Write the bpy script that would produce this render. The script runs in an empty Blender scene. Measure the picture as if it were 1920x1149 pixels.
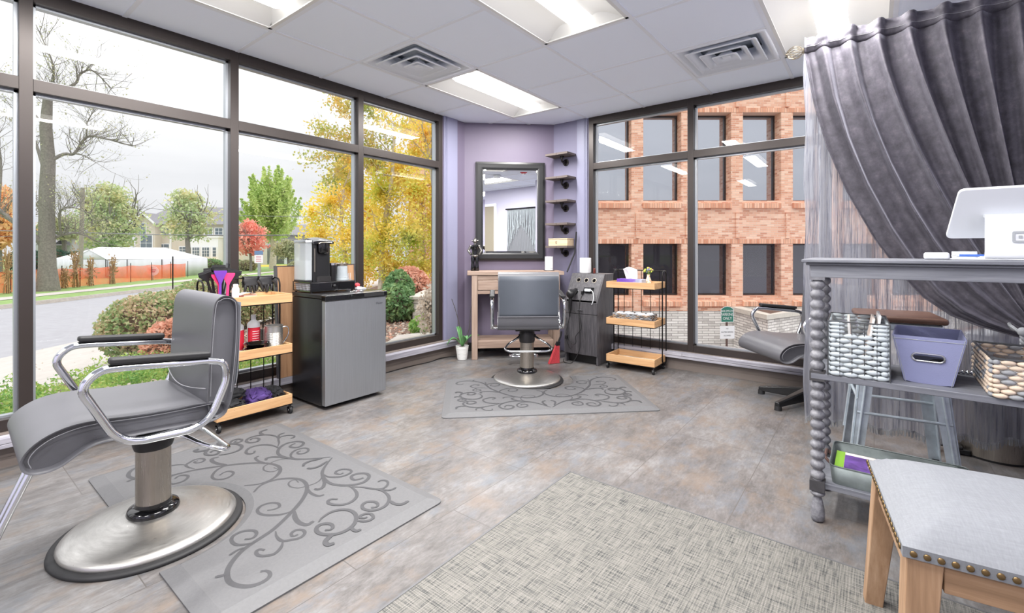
WORLD = 1.05; EXPO = .68
import bpy, bmesh, math, random
import numpy as np
from mathutils import Vector, Matrix, Quaternion
PI = math.pi
SC = bpy.context.scene
COL = SC.collection
random.seed(7)
rng = np.random.default_rng(11)
CAMZ = 1.08
YAW = 0.6606
FWD = (math.cos(YAW), math.sin(YAW)); RGT = (math.sin(YAW), -math.cos(YAW))


def far(t, r, z=0.0):
    """world point t metres along the view axis and r metres to its right (for the outdoor layout)"""
    return (FWD[0]*t + RGT[0]*r, FWD[1]*t + RGT[1]*r, z)


# ------------------------------------------------------------------ mesh builder
class MB:
    def __init__(s):
        s.v = []; s.f = []; s.m = []

    def add(s, vs, fs, m=0, M=None):
        n = len(s.v)
        if M is not None:
            vs = [tuple(M @ Vector(p)) for p in vs]
        s.v += [tuple(p) for p in vs]
        s.f += [tuple(i+n for i in f) for f in fs]
        s.m += [m]*len(fs)
        return s

    def box(s, x0, y0, z0, x1, y1, z1, m=0, M=None):
        vs = [(x0,y0,z0),(x1,y0,z0),(x1,y1,z0),(x0,y1,z0),(x0,y0,z1),(x1,y0,z1),(x1,y1,z1),(x0,y1,z1)]
        return s.add(vs, [(0,3,2,1),(4,5,6,7),(0,1,5,4),(1,2,6,5),(2,3,7,6),(3,0,4,7)], m, M)

    def cbox(s, c, d, m=0, rz=0, M=None):
        T = Matrix.Translation(c) @ Matrix.Rotation(rz, 4, 'Z')
        if M is not None: T = M @ T
        return s.box(-d[0]/2,-d[1]/2,-d[2]/2,d[0]/2,d[1]/2,d[2]/2, m, T)

    def hexa(s, b, t, m=0):
        """b, t: four corners of the bottom and of the top"""
        return s.add(list(b)+list(t), [(3,2,1,0),(4,5,6,7),(0,1,5,4),(1,2,6,5),(2,3,7,6),(3,0,4,7)], m)

    def prism(s, poly, h, M=None, m=0):
        """poly in local xy, extruded 0..h in local z"""
        n = len(poly)
        vs = [(p[0],p[1],0) for p in poly]+[(p[0],p[1],h) for p in poly]
        fs = [tuple(range(n-1,-1,-1)), tuple(range(n,2*n))]+[(i,(i+1)%n,n+(i+1)%n,n+i) for i in range(n)]
        return s.add(vs, fs, m, M)

    def lathe(s, prof, n=32, at=(0,0,0), m=0, M=None, cap=True):
        vs = []; fs = []
        for r, z in prof:
            for k in range(n):
                a = 2*PI*k/n
                vs.append((at[0]+r*math.cos(a), at[1]+r*math.sin(a), at[2]+z))
        for j in range(len(prof)-1):
            for k in range(n):
                k2 = (k+1) % n
                fs.append((j*n+k, j*n+k2, (j+1)*n+k2, (j+1)*n+k))
        if cap:
            fs.append(tuple(range(n-1,-1,-1))); o = (len(prof)-1)*n
            fs.append(tuple(o+k for k in range(n)))
        return s.add(vs, fs, m, M)

    def cyl(s, p0, p1, r0, r1=None, n=14, m=0, cap=True):
        r1 = r0 if r1 is None else r1
        p0 = Vector(p0); p1 = Vector(p1); d = p1-p0; L = d.length
        if L < 1e-7: return s
        q = Vector((0,0,1)).rotation_difference(d)
        M = Matrix.Translation(p0) @ q.to_matrix().to_4x4()
        return s.lathe([(r0,0),(r1,L)], n, (0,0,0), m, M, cap)

    def tube(s, path, r, n=8, closed=False, m=0, ry=None):
        P = [Vector(p) for p in path]; N = len(P)
        rr = r if isinstance(r, (list,tuple)) else [r]*N
        T = []
        for i in range(N):
            a = P[(i-1) % N] if (closed or i > 0) else P[0]
            b = P[(i+1) % N] if (closed or i < N-1) else P[-1]
            t = (b-a); T.append(t.normalized() if t.length > 1e-9 else Vector((0,0,1)))
        up = Vector((0,0,1)) if abs(T[0].z) < .9 else Vector((1,0,0))
        u = (up-T[0]*up.dot(T[0])).normalized(); vs = []; fs = []
        for i in range(N):
            if i:
                q = T[i-1].rotation_difference(T[i]); u = q @ u
                u = (u-T[i]*u.dot(T[i])).normalized()
            w = T[i].cross(u)
            for k in range(n):
                a = 2*PI*k/n
                vs.append(P[i]+u*(math.cos(a)*(ry if ry else rr[i]))+w*(math.sin(a)*rr[i]))
        seg = N if closed else N-1
        for i in range(seg):
            j = (i+1) % N
            for k in range(n):
                k2 = (k+1) % n
                fs.append((i*n+k, i*n+k2, j*n+k2, j*n+k))
        if not closed:
            fs.append(tuple(range(n-1,-1,-1))); fs.append(tuple((N-1)*n+k for k in range(n)))
        return s.add(vs, fs, m)

    def ball(s, c, r, n=14, m=0, M=None):
        rx, ry, rz = (r,r,r) if not isinstance(r,(tuple,list)) else r
        h = max(6, n//2); vs = []; fs = []
        for j in range(1,h):
            th = PI*j/h
            for k in range(n):
                a = 2*PI*k/n
                vs.append((c[0]+rx*math.sin(th)*math.cos(a), c[1]+ry*math.sin(th)*math.sin(a), c[2]-rz*math.cos(th)))
        b = len(vs); vs += [(c[0],c[1],c[2]-rz),(c[0],c[1],c[2]+rz)]
        for j in range(h-2):
            for k in range(n):
                k2 = (k+1) % n
                fs.append((j*n+k, j*n+k2, (j+1)*n+k2, (j+1)*n+k))
        for k in range(n):
            fs.append((b,(k+1) % n,k)); o = (h-2)*n
            fs.append((b+1,o+k,o+(k+1) % n))
        return s.add(vs, fs, m, M)

    def grid(s, fn, nu, nv, m=0, M=None, wrap=False):
        vs = [fn(i/nu, j/nv) for j in range(nv+1) for i in range(nu+1)]
        fs = [(j*(nu+1)+i, j*(nu+1)+i+1, (j+1)*(nu+1)+i+1, (j+1)*(nu+1)+i) for j in range(nv) for i in range(nu)]
        return s.add(vs, fs, m, M)

    def build(s, name, mats, parent=None, bevel=0, seg=2, smooth=True, solid=0, ang=38, flat=False):
        me = bpy.data.meshes.new(name)
        me.from_pydata([tuple(p) for p in s.v], [], s.f)
        if not isinstance(mats,(list,tuple)): mats = [mats]
        for mt in mats: me.materials.append(MAT[mt] if isinstance(mt,str) else mt)
        if len(mats) > 1: me.polygons.foreach_set('material_index', s.m)
        me.validate()
        if smooth:
            me.polygons.foreach_set('use_smooth', [True]*len(me.polygons))
            me.set_sharp_from_angle(angle=math.radians(ang))
        me.update()
        o = bpy.data.objects.new(name, me); COL.objects.link(o)
        if parent is not None: o.parent = parent
        if solid:
            md = o.modifiers.new('Solid','SOLIDIFY'); md.thickness = solid; md.offset = 0
        if bevel:
            md = o.modifiers.new('Bevel','BEVEL'); md.width = bevel; md.segments = seg; md.limit_method = 'ANGLE'
            md.angle_limit = math.radians(38); md.harden_normals = True
        return o


def rbox(name, mats, x0, y0, z0, x1, y1, z1, parent=None, bevel=.003, seg=2):
    return MB().box(x0,y0,z0,x1,y1,z1).build(name, mats, parent, bevel, seg)


def thing(name, label, cat, loc=(0,0,0), rz=0.0, group=None, kind=None):
    o = bpy.data.objects.new(name, None); COL.objects.link(o)
    o.empty_display_size = .1
    o.location = loc; o.rotation_euler = (0,0,rz)
    return tag(o, label, cat, group, kind)


def tag(o, label=None, cat=None, group=None, kind=None):
    if label: o['label'] = label
    if cat: o['category'] = cat
    if group: o['group'] = group
    if kind: o['kind'] = kind
    return o


def struct(o):
    o['kind'] = 'structure'
    return o


def copy_tree(o, parent=None):
    c = o.copy(); COL.objects.link(c)
    if parent is not None: c.parent = parent
    for ch in list(o.children): copy_tree(ch, c)
    return c


def arc(c, r, a0, a1, n, f=lambda x, y: (x, y)):
    return [f(c[0]+r*math.cos(a0+(a1-a0)*i/n), c[1]+r*math.sin(a0+(a1-a0)*i/n)) for i in range(n+1)]


def rounded(pts, r, n=5):
    """round the corners of a closed 2-D polygon; r scalar or list"""
    out = []; N = len(pts)
    for i, p in enumerate(pts):
        rr = r[i] if isinstance(r,(list,tuple)) else r
        a = Vector(pts[i-1]); b = Vector(p); c = Vector(pts[(i+1) % N])
        if rr <= 0: out.append(tuple(b)); continue
        d1 = (a-b); d2 = (c-b)
        rr = min(rr, d1.length*.49, d2.length*.49)
        s = b+d1.normalized()*rr; e = b+d2.normalized()*rr
        for k in range(n+1):
            t = k/n
            q = s*(1-t)**2+b*2*t*(1-t)+e*t*t
            out.append((q.x,q.y))
    return out


def path3(pts, r, n=6, closed=False):
    """round the corners of a 3-D polyline"""
    P = [Vector(p) for p in pts]; N = len(P); out = []
    for i, b in enumerate(P):
        if not closed and i in (0, N-1): out.append(b); continue
        a = P[i-1]; c = P[(i+1) % N]
        rr = min(r, (a-b).length*.49, (c-b).length*.49)
        s = b+(a-b).normalized()*rr; e = b+(c-b).normalized()*rr
        for k in range(n+1):
            t = k/n; out.append(s*(1-t)**2+b*2*t*(1-t)+e*t*t)
    return out


def spline(pts, n=10):
    """Catmull-Rom through 2-D or 3-D points"""
    P = [Vector(p) for p in pts]; P = [P[0]*2-P[1]]+P+[P[-1]*2-P[-2]]; out = []
    for i in range(1, len(P)-2):
        for k in range(n):
            t = k/n
            out.append(.5*((2*P[i])+(P[i+1]-P[i-1])*t+(2*P[i-1]-5*P[i]+4*P[i+1]-P[i+2])*t*t+(3*P[i]-P[i-1]-3*P[i+1]+P[i+2])*t**3))
    out.append(P[-2])
    return out


def text(name, body, size, mat, parent, M, extrude=.0004, align='CENTER', sx=1.0):
    cu = bpy.data.curves.new(name, 'FONT'); cu.body = body; cu.size = size; cu.extrude = extrude
    cu.align_x = align; cu.align_y = 'CENTER'; cu.resolution_u = 2
    ob = bpy.data.objects.new(name+'_tmp', cu); COL.objects.link(ob)
    dg = bpy.context.evaluated_depsgraph_get(); dg.update()
    me = bpy.data.meshes.new_from_object(ob.evaluated_get(dg))
    bpy.data.objects.remove(ob)
    me.transform(M @ Matrix.Diagonal((sx,1,1,1))); me.materials.clear(); me.materials.append(MAT[mat])
    o = bpy.data.objects.new(name, me); COL.objects.link(o)
    if parent is not None: o.parent = parent
    return o


def frame_M(o, ex, ey, ez=None):
    ex = Vector(ex).normalized(); ey = Vector(ey); ey = (ey-ex*ey.dot(ex)).normalized(); ez = ex.cross(ey)
    M = Matrix((( ex.x,ey.x,ez.x,o[0]),(ex.y,ey.y,ez.y,o[1]),(ex.z,ey.z,ez.z,o[2]),(0,0,0,1)))
    return M


# ------------------------------------------------------------------ materials
MAT = {}


class NT:
    def __init__(s, name):
        s.mat = bpy.data.materials.new(name); s.mat.use_nodes = True
        s.t = s.mat.node_tree; s.t.nodes.clear()
        s.out = s.n('ShaderNodeOutputMaterial'); MAT[name] = s.mat

    def n(s, typ, **kw):
        nd = s.t.nodes.new(typ)
        for k, v in kw.items():
            if k.startswith('i_'):
                nd.inputs[k[2:].replace('_',' ')].default_value = v
            else: setattr(nd, k, v)
        return nd

    def l(s, a, b): s.t.links.new(a, b)

    def bsdf(s, **kw):
        b = s.n('ShaderNodeBsdfPrincipled')
        for k, v in kw.items(): b.inputs[k].default_value = v
        s.l(b.outputs[0], s.out.inputs[0]); s.b = b
        return b

    def ramp(s, fac, stops, interp='LINEAR'):
        r = s.n('ShaderNodeValToRGB'); r.color_ramp.interpolation = interp
        e = r.color_ramp.elements
        while len(e) < len(stops): e.new(.5)
        for k, (p, c) in enumerate(stops):
            e[k].position = p; e[k].color = (*c, 1) if len(c) == 3 else c
        s.l(fac, r.inputs[0]); return r.outputs[0]

    def coord(s, kind='Object', scale=(1,1,1), rot=(0,0,0)):
        tc = s.n('ShaderNodeTexCoord'); mp = s.n('ShaderNodeMapping')
        mp.inputs['Scale'].default_value = scale; mp.inputs['Rotation'].default_value = rot
        s.l(tc.outputs[kind], mp.inputs[0]); return mp.outputs[0]

    def noise(s, vec, scale=5, detail=4, rough=.55, out='Fac', dist=0):
        nd = s.n('ShaderNodeTexNoise'); nd.inputs['Scale'].default_value = scale
        nd.inputs['Detail'].default_value = detail; nd.inputs['Roughness'].default_value = rough
        nd.inputs['Distortion'].default_value = dist
        s.l(vec, nd.inputs['Vector']); return nd.outputs[out]

    def mix(s, fac, a, b, mode='MIX'):
        m = s.n('ShaderNodeMix', data_type='RGBA', blend_type=mode)
        for k, v in ((0,fac),(6,a),(7,b)):
            if hasattr(v,'is_linked') or hasattr(v,'links'): s.l(v, m.inputs[k])
            else: m.inputs[k].default_value = (*v,1) if isinstance(v,tuple) and len(v) == 3 else v
        return m.outputs[2]

    def math(s, op, a, b=0.0):
        m = s.n('ShaderNodeMath', operation=op)
        for k, v in ((0,a),(1,b)):
            if hasattr(v,'links'): s.l(v, m.inputs[k])
            else: m.inputs[k].default_value = v
        return m.outputs[0]

    def bump(s, h, strength=.3, dist=.01):
        b = s.n('ShaderNodeBump'); b.inputs['Strength'].default_value = strength; b.inputs['Distance'].default_value = dist
        s.l(h, b.inputs['Height']); s.l(b.outputs[0], s.b.inputs['Normal']); return b


def lin(r, g, b):
    f = lambda c: ((c/255)/12.92 if c/255 <= .04045 else ((c/255+.055)/1.055)**2.4)
    return (f(r), f(g), f(b))


def plain(name, rgb, rough=.5, metal=0.0, noise=0.0, nscale=20, bump=0.0, bscale=80, coat=0.0, spec=.5):
    m = NT(name); c = lin(*rgb)
    b = m.bsdf(**{'Base Color': (*c,1), 'Roughness': rough, 'Metallic': metal, 'Coat Weight': coat, 'Specular IOR Level': spec})
    if noise or bump:
        v = m.coord()
        if noise:
            f = m.noise(v, nscale, 4)
            m.l(m.ramp(f, [(.25, tuple(x*(1-noise) for x in c)), (.75, tuple(min(1, x*(1+noise)) for x in c))]), b.inputs['Base Color'])
        if bump: m.bump(m.noise(v, bscale, 3), bump, .004)
    return m


def wood(name, c1, c2, c3, axis=0, scale=1.0, rough=.5, bump=.15, band=6):
    m = NT(name); b = m.bsdf(Roughness=rough)
    sc = [14*scale]*3; sc[axis] = 1.1*scale
    v = m.coord(scale=tuple(sc))
    a = m.noise(v, 2.2, 6, .62, dist=.6)
    sc2 = [60*scale]*3; sc2[axis] = 2.0*scale
    f = m.noise(m.coord(scale=tuple(sc2)), 2.5, 3, .6)
    h = m.math('ADD', m.math('MULTIPLY', a, .65), m.math('MULTIPLY', f, .35))
    m.l(m.ramp(h, [(.3, lin(*c1)), (.5, lin(*c2)), (.68, lin(*c3))]), b.inputs['Base Color'])
    m.bump(h, bump, .004)
    return m


plain('black_plastic', (24,24,26), .35)
plain('black_rubber', (30,30,32), .6)
plain('black_gloss', (12,12,14), .12, coat=.5)
plain('black_metal', (28,26,26), .4, .6)
plain('black_steel', (38,36,37), .45, .2, bump=.1, bscale=220)
plain('chrome', (225,228,232), .07, 1.0)
plain('steel_plain', (190,192,196), .25, 1.0)
plain('white_plastic', (212,215,220), .35)
plain('white_paper', (216,216,217), .8, bump=.15, bscale=160)
plain('white_metal', (226,230,238), .5)
plain('vinyl_grey', (87,87,92), .42, noise=.05, nscale=6, bump=.06, bscale=350)
plain('vinyl_grey_back', (80,85,94), .55, noise=.05, nscale=6, bump=.06, bscale=350)
plain('stitch', (128,128,133), .7)
plain('red_fibre', (205,70,78), .8, noise=.25, nscale=120)
plain('purple_plastic', (100,48,150), .4)
plain('pink_plastic', (238,52,110), .4)
plain('black_cloth', (34,34,37), .9, noise=.3, nscale=30, bump=.3, bscale=60)
plain('purple_cloth', (66,44,104), .8, noise=.35, nscale=20, bump=.3, bscale=50)
plain('glove_black', (30,30,33), .45, noise=.2, nscale=30)
plain('amber_glass', (92,34,24), .15, coat=.5)
plain('terracotta_white', (226,226,224), .5)
plain('cord_black', (22,22,23), .5)
plain('soil', (74,60,50), .95, noise=.4, nscale=90)
plain('blue_pen', (58,96,176), .3)
plain('label_red', (190,30,52), .5)
plain('text_dark', (60,62,66), .6)
plain('text_white', (240,240,240), .6)
plain('logo_grey', (150,154,158), .5)
plain('sign_green', (38,120,100), .5)
plain('sign_blue', (108,138,176), .5)
plain('brass_aged', (124,102,70), .35, .9)
plain('nickel', (178,170,156), .28, 1.0)
plain('galvanised', (188,198,206), .42, .6, noise=.18, nscale=22)
plain('tray_metal', (110,118,118), .5, .5, noise=.3, nscale=16)
plain('rust_handle', (96,72,66), .7)
plain('door_khaki', (150,142,124), .6)
plain('iron_pipe', (42,38,38), .4, .7)
plain('hinge_dark', (28,28,30), .4, .4)
plain('silver_figure', (150,146,140), .22, .9)
plain('box_bin', (128,132,166), .85, noise=.04, nscale=8, bump=.15, bscale=300)
plain('back_wall', (196,194,214), .6)
plain('shell_dark', (84,80,88), .8)
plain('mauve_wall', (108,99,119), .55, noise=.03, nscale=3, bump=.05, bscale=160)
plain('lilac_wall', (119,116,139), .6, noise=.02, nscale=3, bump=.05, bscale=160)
plain('lilac_pale', (135,135,159), .45)
plain('wall_taupe', (118,108,102), .6, noise=.03, nscale=3)
plain('ceiling_tile', (238,244,255), .85, bump=.12, bscale=260)
plain('ceiling_grid', (232,235,242), .5)
plain('troffer', (226,226,224), .4)
plain('vent_white', (236,240,248), .45)
plain('vent_dark', (165,173,183), .8)
plain('bronze', (56,49,47), .36, .35)
plain('alu_light', (175,180,186), .35, .7)
plain('concrete', (187,181,174), .9, noise=.10, nscale=6)
plain('concrete_cap', (214,208,196), .85, noise=.08, nscale=10)
plain('kerb', (164,158,150), .9, noise=.15, nscale=8)
plain('yellow_kerb', (226,190,84), .8)
plain('asphalt', (158,158,162), .92, noise=.07, nscale=5, bump=.2, bscale=120)
plain('tent_white', (206,208,212), .7, noise=.03, nscale=1.5, bump=.4, bscale=2.5)
plain('roof_grey', (136,134,138), .9, noise=.12, nscale=10)
plain('siding_beige', (206,198,186), .8, noise=.03, nscale=2)
plain('siding_grey', (176,176,178), .8, noise=.03, nscale=2)
plain('house_trim', (234,236,240), .6)
plain('house_glass', (108,120,132), .15)
plain('bark', (128,124,116), .95, noise=.3, nscale=14, bump=.6, bscale=20)
plain('bark_pale', (196,186,168), .95, noise=.3, nscale=9)
plain('pole_wood', (150,144,132), .9, noise=.1, nscale=12)
plain('wire', (120,120,124), .6)
plain('corn_stalk', (176,146,104), .9, noise=.35, nscale=20)
plain('glass_clear', (200,206,210), .1, coat=.3)
plain('car_dark', (66,70,78), .3)
plain('cardstock_purple', (92,62,132), .6, noise=.5, nscale=26)
plain('lime', (122,168,52), .6)
plain('cream_card', (228,216,208), .6)
plain('pink_tan_box', (214,164,150), .6)
plain('bronze_reflect', (70,66,70), .3)

# brushed steel with a fine radial or vertical grain
def brushed(name, rgb, scl, rough=.3):
    m = NT(name); b = m.bsdf(**{'Base Color': (*lin(*rgb),1), 'Metallic': .9, 'Roughness': rough})
    v = m.coord(scale=scl); f = m.noise(v, 3, 4, .7)
    m.l(m.ramp(f, [(.3, tuple(x*.82 for x in lin(*rgb))), (.7, lin(*rgb))]), b.inputs['Base Color'])
    m.l(m.ramp(f, [(.3, (rough+.1,)*3), (.7, (rough-.06,)*3)]), b.inputs['Roughness'])
    return m
brushed('steel_brushed', (196,194,190), (6,6,120), .33)
brushed('steel_column', (172,164,154), (90,90,2), .3)
brushed('fridge_door', (180,183,188), (160,160,1.2), .38)
plain('fridge_black', (26,26,29), .26, bump=.05, bscale=300)

wood('wood_pine', (170,126,86), (196,154,110), (210,172,130), 0, .8, .55)
wood('wood_pine_y', (170,126,86), (196,154,110), (210,172,130), 1, .8, .55)
wood('wood_vanity', (116,95,82), (150,128,114), (174,154,140), 0, .6, .65)
wood('wood_vanity_z', (116,95,82), (150,128,114), (174,154,140), 2, .6, .65)
wood('wood_bench', (122,94,70), (156,124,96), (180,150,122), 2, .6, .6)
wood('wood_bench_h', (122,94,70), (156,124,96), (180,150,122), 1, .6, .6)
wood('wood_seat', (66,46,38), (94,68,56), (118,90,76), 1, .7, .35)
wood('wood_board', (134,98,68), (160,122,90), (176,138,104), 2, .5, .7)
wood('wood_shelf', (66,56,54), (100,90,86), (128,118,112), 1, .6, .7)
wood('wood_box', (190,164,128), (214,190,156), (228,206,176), 1, .8, .6)
wood('laminate_dark', (44,42,45), (72,70,74), (98,95,98), 2, 2.2, .38, .08)
wood('console_paint', (82,84,92), (108,110,118), (130,132,138), 1, .8, .55)
wood('console_leg', (76,76,82), (112,112,118), (142,142,146), 0, .8, .55)
plain('console_dark', (58,57,60), .6, noise=.2, nscale=40)
wood('ledge_wood_x', (98,96,104), (150,148,158), (190,188,196), 0, .5, .6, .4)
wood('ledge_wood_y', (98,96,104), (150,148,158), (190,188,196), 1, .5, .6, .4)

# pane glass: clear, mirrors at its Fresnel rate
def pane(name, tint=(1,1,1), ior=1.45):
    m = NT(name)
    fr = m.n('ShaderNodeFresnel'); fr.inputs['IOR'].default_value = ior
    tr = m.n('ShaderNodeBsdfTransparent'); tr.inputs[0].default_value = (*tint,1)
    gl = m.n('ShaderNodeBsdfGlossy'); gl.inputs['Roughness'].default_value = 0.0
    mx = m.n('ShaderNodeMixShader')
    m.l(fr.outputs[0], mx.inputs[0]); m.l(tr.outputs[0], mx.inputs[1]); m.l(gl.outputs[0], mx.inputs[2])
    m.l(mx.outputs[0], m.out.inputs[0])
pane('window_glass', ior=1.38)
m = NT('tank_glass'); b = m.bsdf(**{'Base Color': (*lin(196,202,206),1), 'Roughness': .12})
tp = m.n('ShaderNodeBsdfTransparent'); mx = m.n('ShaderNodeMixShader'); mx.inputs[0].default_value = .42
m.l(tp.outputs[0], mx.inputs[1]); m.l(b.outputs[0], mx.inputs[2]); m.l(mx.outputs[0], m.out.inputs[0])
m = NT('mirror_glass'); m.bsdf(**{'Base Color': (.93,.94,.95,1), 'Metallic': 1.0, 'Roughness': 0.0})
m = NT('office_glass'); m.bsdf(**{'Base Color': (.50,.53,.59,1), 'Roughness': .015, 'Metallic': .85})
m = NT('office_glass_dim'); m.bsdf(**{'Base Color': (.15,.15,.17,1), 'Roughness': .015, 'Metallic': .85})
m = NT('sheer'); b = m.bsdf(Roughness=.8)
v = m.coord(scale=(30,30,1.0)); f = m.noise(v, 5, 6, .7, dist=.35)
cc = m.ramp(f, [(.34, lin(110,112,126)), (.5, lin(178,180,192)), (.66, lin(222,222,230))])
m.l(cc, b.inputs['Base Color']); m.bump(f, .8, .02)
tl = m.n('ShaderNodeBsdfTranslucent'); m.l(cc, tl.inputs[0])
tp = m.n('ShaderNodeBsdfTransparent')
m1 = m.n('ShaderNodeMixShader'); m1.inputs[0].default_value = .45; m.l(b.outputs[0], m1.inputs[1]); m.l(tl.outputs[0], m1.inputs[2])
m2 = m.n('ShaderNodeMixShader'); m.l(m.ramp(f, [(.42,(.04,)*3),(.62,(.50,)*3)]), m2.inputs[0]); m.l(m1.outputs[0], m2.inputs[1]); m.l(tp.outputs[0], m2.inputs[2])
m.l(m2.outputs[0], m.out.inputs[0])

m = NT('velvet'); b = m.bsdf(Roughness=.75); b.inputs['Sheen Weight'].default_value = .3
b.inputs['Sheen Roughness'].default_value = .35; b.inputs['Sheen Tint'].default_value = (*lin(205,205,222),1)
v = m.coord(); f = m.noise(v, 16, 8, .72)
m.l(m.ramp(f, [(.3, lin(52,49,57)), (.55, lin(76,73,82)), (.75, lin(101,96,105))]), b.inputs['Base Color']); m.bump(m.noise(v, 90, 4), .25, .004)

m = NT('bench_linen'); b = m.bsdf(Roughness=.85); v = m.coord(scale=(1,1,1))
f = m.noise(m.coord(scale=(160,14,60)), 2, 3); g = m.noise(m.coord(scale=(14,160,60)), 2, 3)
h = m.math('MULTIPLY', m.math('ADD', f, g), .5)
m.l(m.ramp(h, [(.35, lin(112,114,120)), (.65, lin(123,126,131))]), b.inputs['Base Color']); m.bump(h, .08, .002)

# vinyl floor: large mottled slabs with hairline joints
m = NT('floor_vinyl'); b = m.bsdf(Roughness=.38); b.inputs['Specular IOR Level'].default_value = .4
v = m.coord('Object')
br = m.n('ShaderNodeTexBrick', offset=.5, squash=1.0); m.l(v, br.inputs['Vector'])
for k, val in (('Scale',1.0),('Mortar Size',.0018),('Mortar Smooth',.1),('Bias',0.0),('Brick Width',.92),('Row Height',.46)): br.inputs[k].default_value = val
br.inputs['Color1'].default_value = (.40,.40,.40,1); br.inputs['Color2'].default_value = (.60,.60,.60,1); br.inputs['Mortar'].default_value = (.5,.5,.5,1)
big = m.noise(m.coord('Object', (1,1.5,1)), 2.1, 9, .66, dist=.5)
mid = m.noise(m.coord('Object', (3.5,7,1)), 3.0, 8, .7, dist=.4)
fine = m.noise(m.coord('Object', (9,34,1)), 3.0, 6, .75)
h = m.math('ADD', m.math('ADD', m.math('MULTIPLY', big, .34), m.math('MULTIPLY', fine, .22)), m.math('ADD', m.math('MULTIPLY', mid, .30), m.math('MULTIPLY', br.outputs['Color'], .14)))
base = m.ramp(h, [(.35, lin(63,60,59)), (.445, lin(89,86,85)), (.51, lin(106,103,102)), (.575, lin(122,121,121)), (.66, lin(137,136,137))])
warm = m.noise(m.coord('Object', (2.2,3,1)), 1.7, 7, .7)
w2 = m.ramp(warm, [(.50,(0,0,0)),(.64,(.55,)*3)])
cc = m.mix(w2, base, lin(117,102,89))
cool = m.ramp(m.noise(m.coord('Object', (1.5,2.6,1)), 2.6, 6, .7, dist=.3), [(.52,(0,0,0)),(.66,(.55,)*3)])
cc = m.mix(cool, cc, lin(100,107,116))
cc = m.mix(br.outputs['Fac'], cc, lin(84,80,78))
m.l(cc, b.inputs['Base Color']); m.bump(m.noise(v, 60, 4), .05, .002)

# woven vinyl rug
m = NT('rug_weave'); b = m.bsdf(Roughness=.75)
wx = m.noise(m.coord('Object', (1,210,1)), 1.0, 2, .4); wy = m.noise(m.coord('Object', (210,1,1)), 1.0, 2, .4)
sx_ = m.noise(m.coord('Object', (11,230,1)), 1.0, 2, .6); sy_ = m.noise(m.coord('Object', (230,11,1)), 1.0, 2, .6)
tc = m.coord('Object')
w1 = m.n('ShaderNodeTexWave', wave_type='BANDS', bands_direction='X'); w1.inputs['Scale'].default_value = 38; m.l(tc, w1.inputs[0])
wv = m.n('ShaderNodeTexWave', wave_type='BANDS', bands_direction='Y'); wv.inputs['Scale'].default_value = 38; m.l(tc, wv.inputs[0])
chk = m.math('MULTIPLY', w1.outputs['Fac'], wv.outputs['Fac'])
h = m.math('ADD', m.math('MULTIPLY', sx_, .52), m.math('MULTIPLY', sy_, .52))
cc = m.ramp(h, [(.37, lin(52,54,54)), (.45, lin(88,88,86)), (.51, lin(113,111,106)), (.62, lin(128,125,120))])
cc = m.mix(.42, cc, m.ramp(chk, [(0,(.42,)*3),(.6,(.95,)*3)]), 'MULTIPLY')
m.l(cc, b.inputs['Base Color']); m.bump(chk, .35, .002)

# foam mats
plain('mat_grey', (95,95,97), .6, noise=.07, nscale=90, bump=.12, bscale=260)
plain('mat_scroll', (64,64,67), .65, noise=.07, nscale=90)

# bricks in object space: x along wall, z up (facade objects are built with local x along the wall)
def bricks(name, c1, c2, c3, mortar, bw, rh, ms, rot=(PI/2,0,0), nz=.25, offset=.5, bump=.4):
    m = NT(name); b = m.bsdf(Roughness=.85)
    tc = m.n('ShaderNodeTexCoord'); mp = m.n('ShaderNodeMapping'); mp.inputs['Rotation'].default_value = rot
    sp = m.n('ShaderNodeSeparateXYZ'); m.l(tc.outputs['Object'], sp.inputs[0]); cb = m.n('ShaderNodeCombineXYZ')
    m.l(m.math('ADD', sp.outputs['X'], sp.outputs['Y']), cb.inputs['X']); m.l(sp.outputs['Z'], cb.inputs['Z']); m.l(cb.outputs[0], mp.inputs[0])
    br = m.n('ShaderNodeTexBrick', offset=offset); m.l(mp.outputs[0], br.inputs['Vector'])
    for k, val in (('Scale',1.0),('Mortar Size',ms),('Mortar Smooth',.2),('Bias',0.0),('Brick Width',bw),('Row Height',rh)): br.inputs[k].default_value = val
    br.inputs['Color1'].default_value = (0,0,0,1); br.inputs['Color2'].default_value = (1,1,1,1); br.inputs['Mortar'].default_value = (.5,.5,.5,1)
    f = m.noise(mp.outputs[0], 14, 3)
    h = m.math('ADD', m.math('MULTIPLY', br.outputs['Color'], 1-nz), m.math('MULTIPLY', f, nz))
    cc = m.ramp(h, [(.12, lin(*c1)), (.5, lin(*c2)), (.88, lin(*c3))])
    cc = m.mix(br.outputs['Fac'], cc, lin(*mortar))
    m.l(cc, b.inputs['Base Color'])
    iv = m.math('SUBTRACT', 1.0, br.outputs['Fac']); m.bump(iv, bump, .02)
bricks('brick', (210,146,118), (238,184,154), (250,212,186), (230,200,180), .24, .070, .008)
bricks('brick_soldier', (216,146,114), (238,182,150), (250,206,178), (206,160,136), .083, .5, .010)
bricks('ledgestone', (190,184,178), (230,225,218), (250,246,240), (150,144,138), .42, .085, .009, nz=.45)
bricks('pierstone', (196,191,186), (232,227,220), (250,246,240), (160,154,148), .26, .11, .008, nz=.45)

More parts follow.
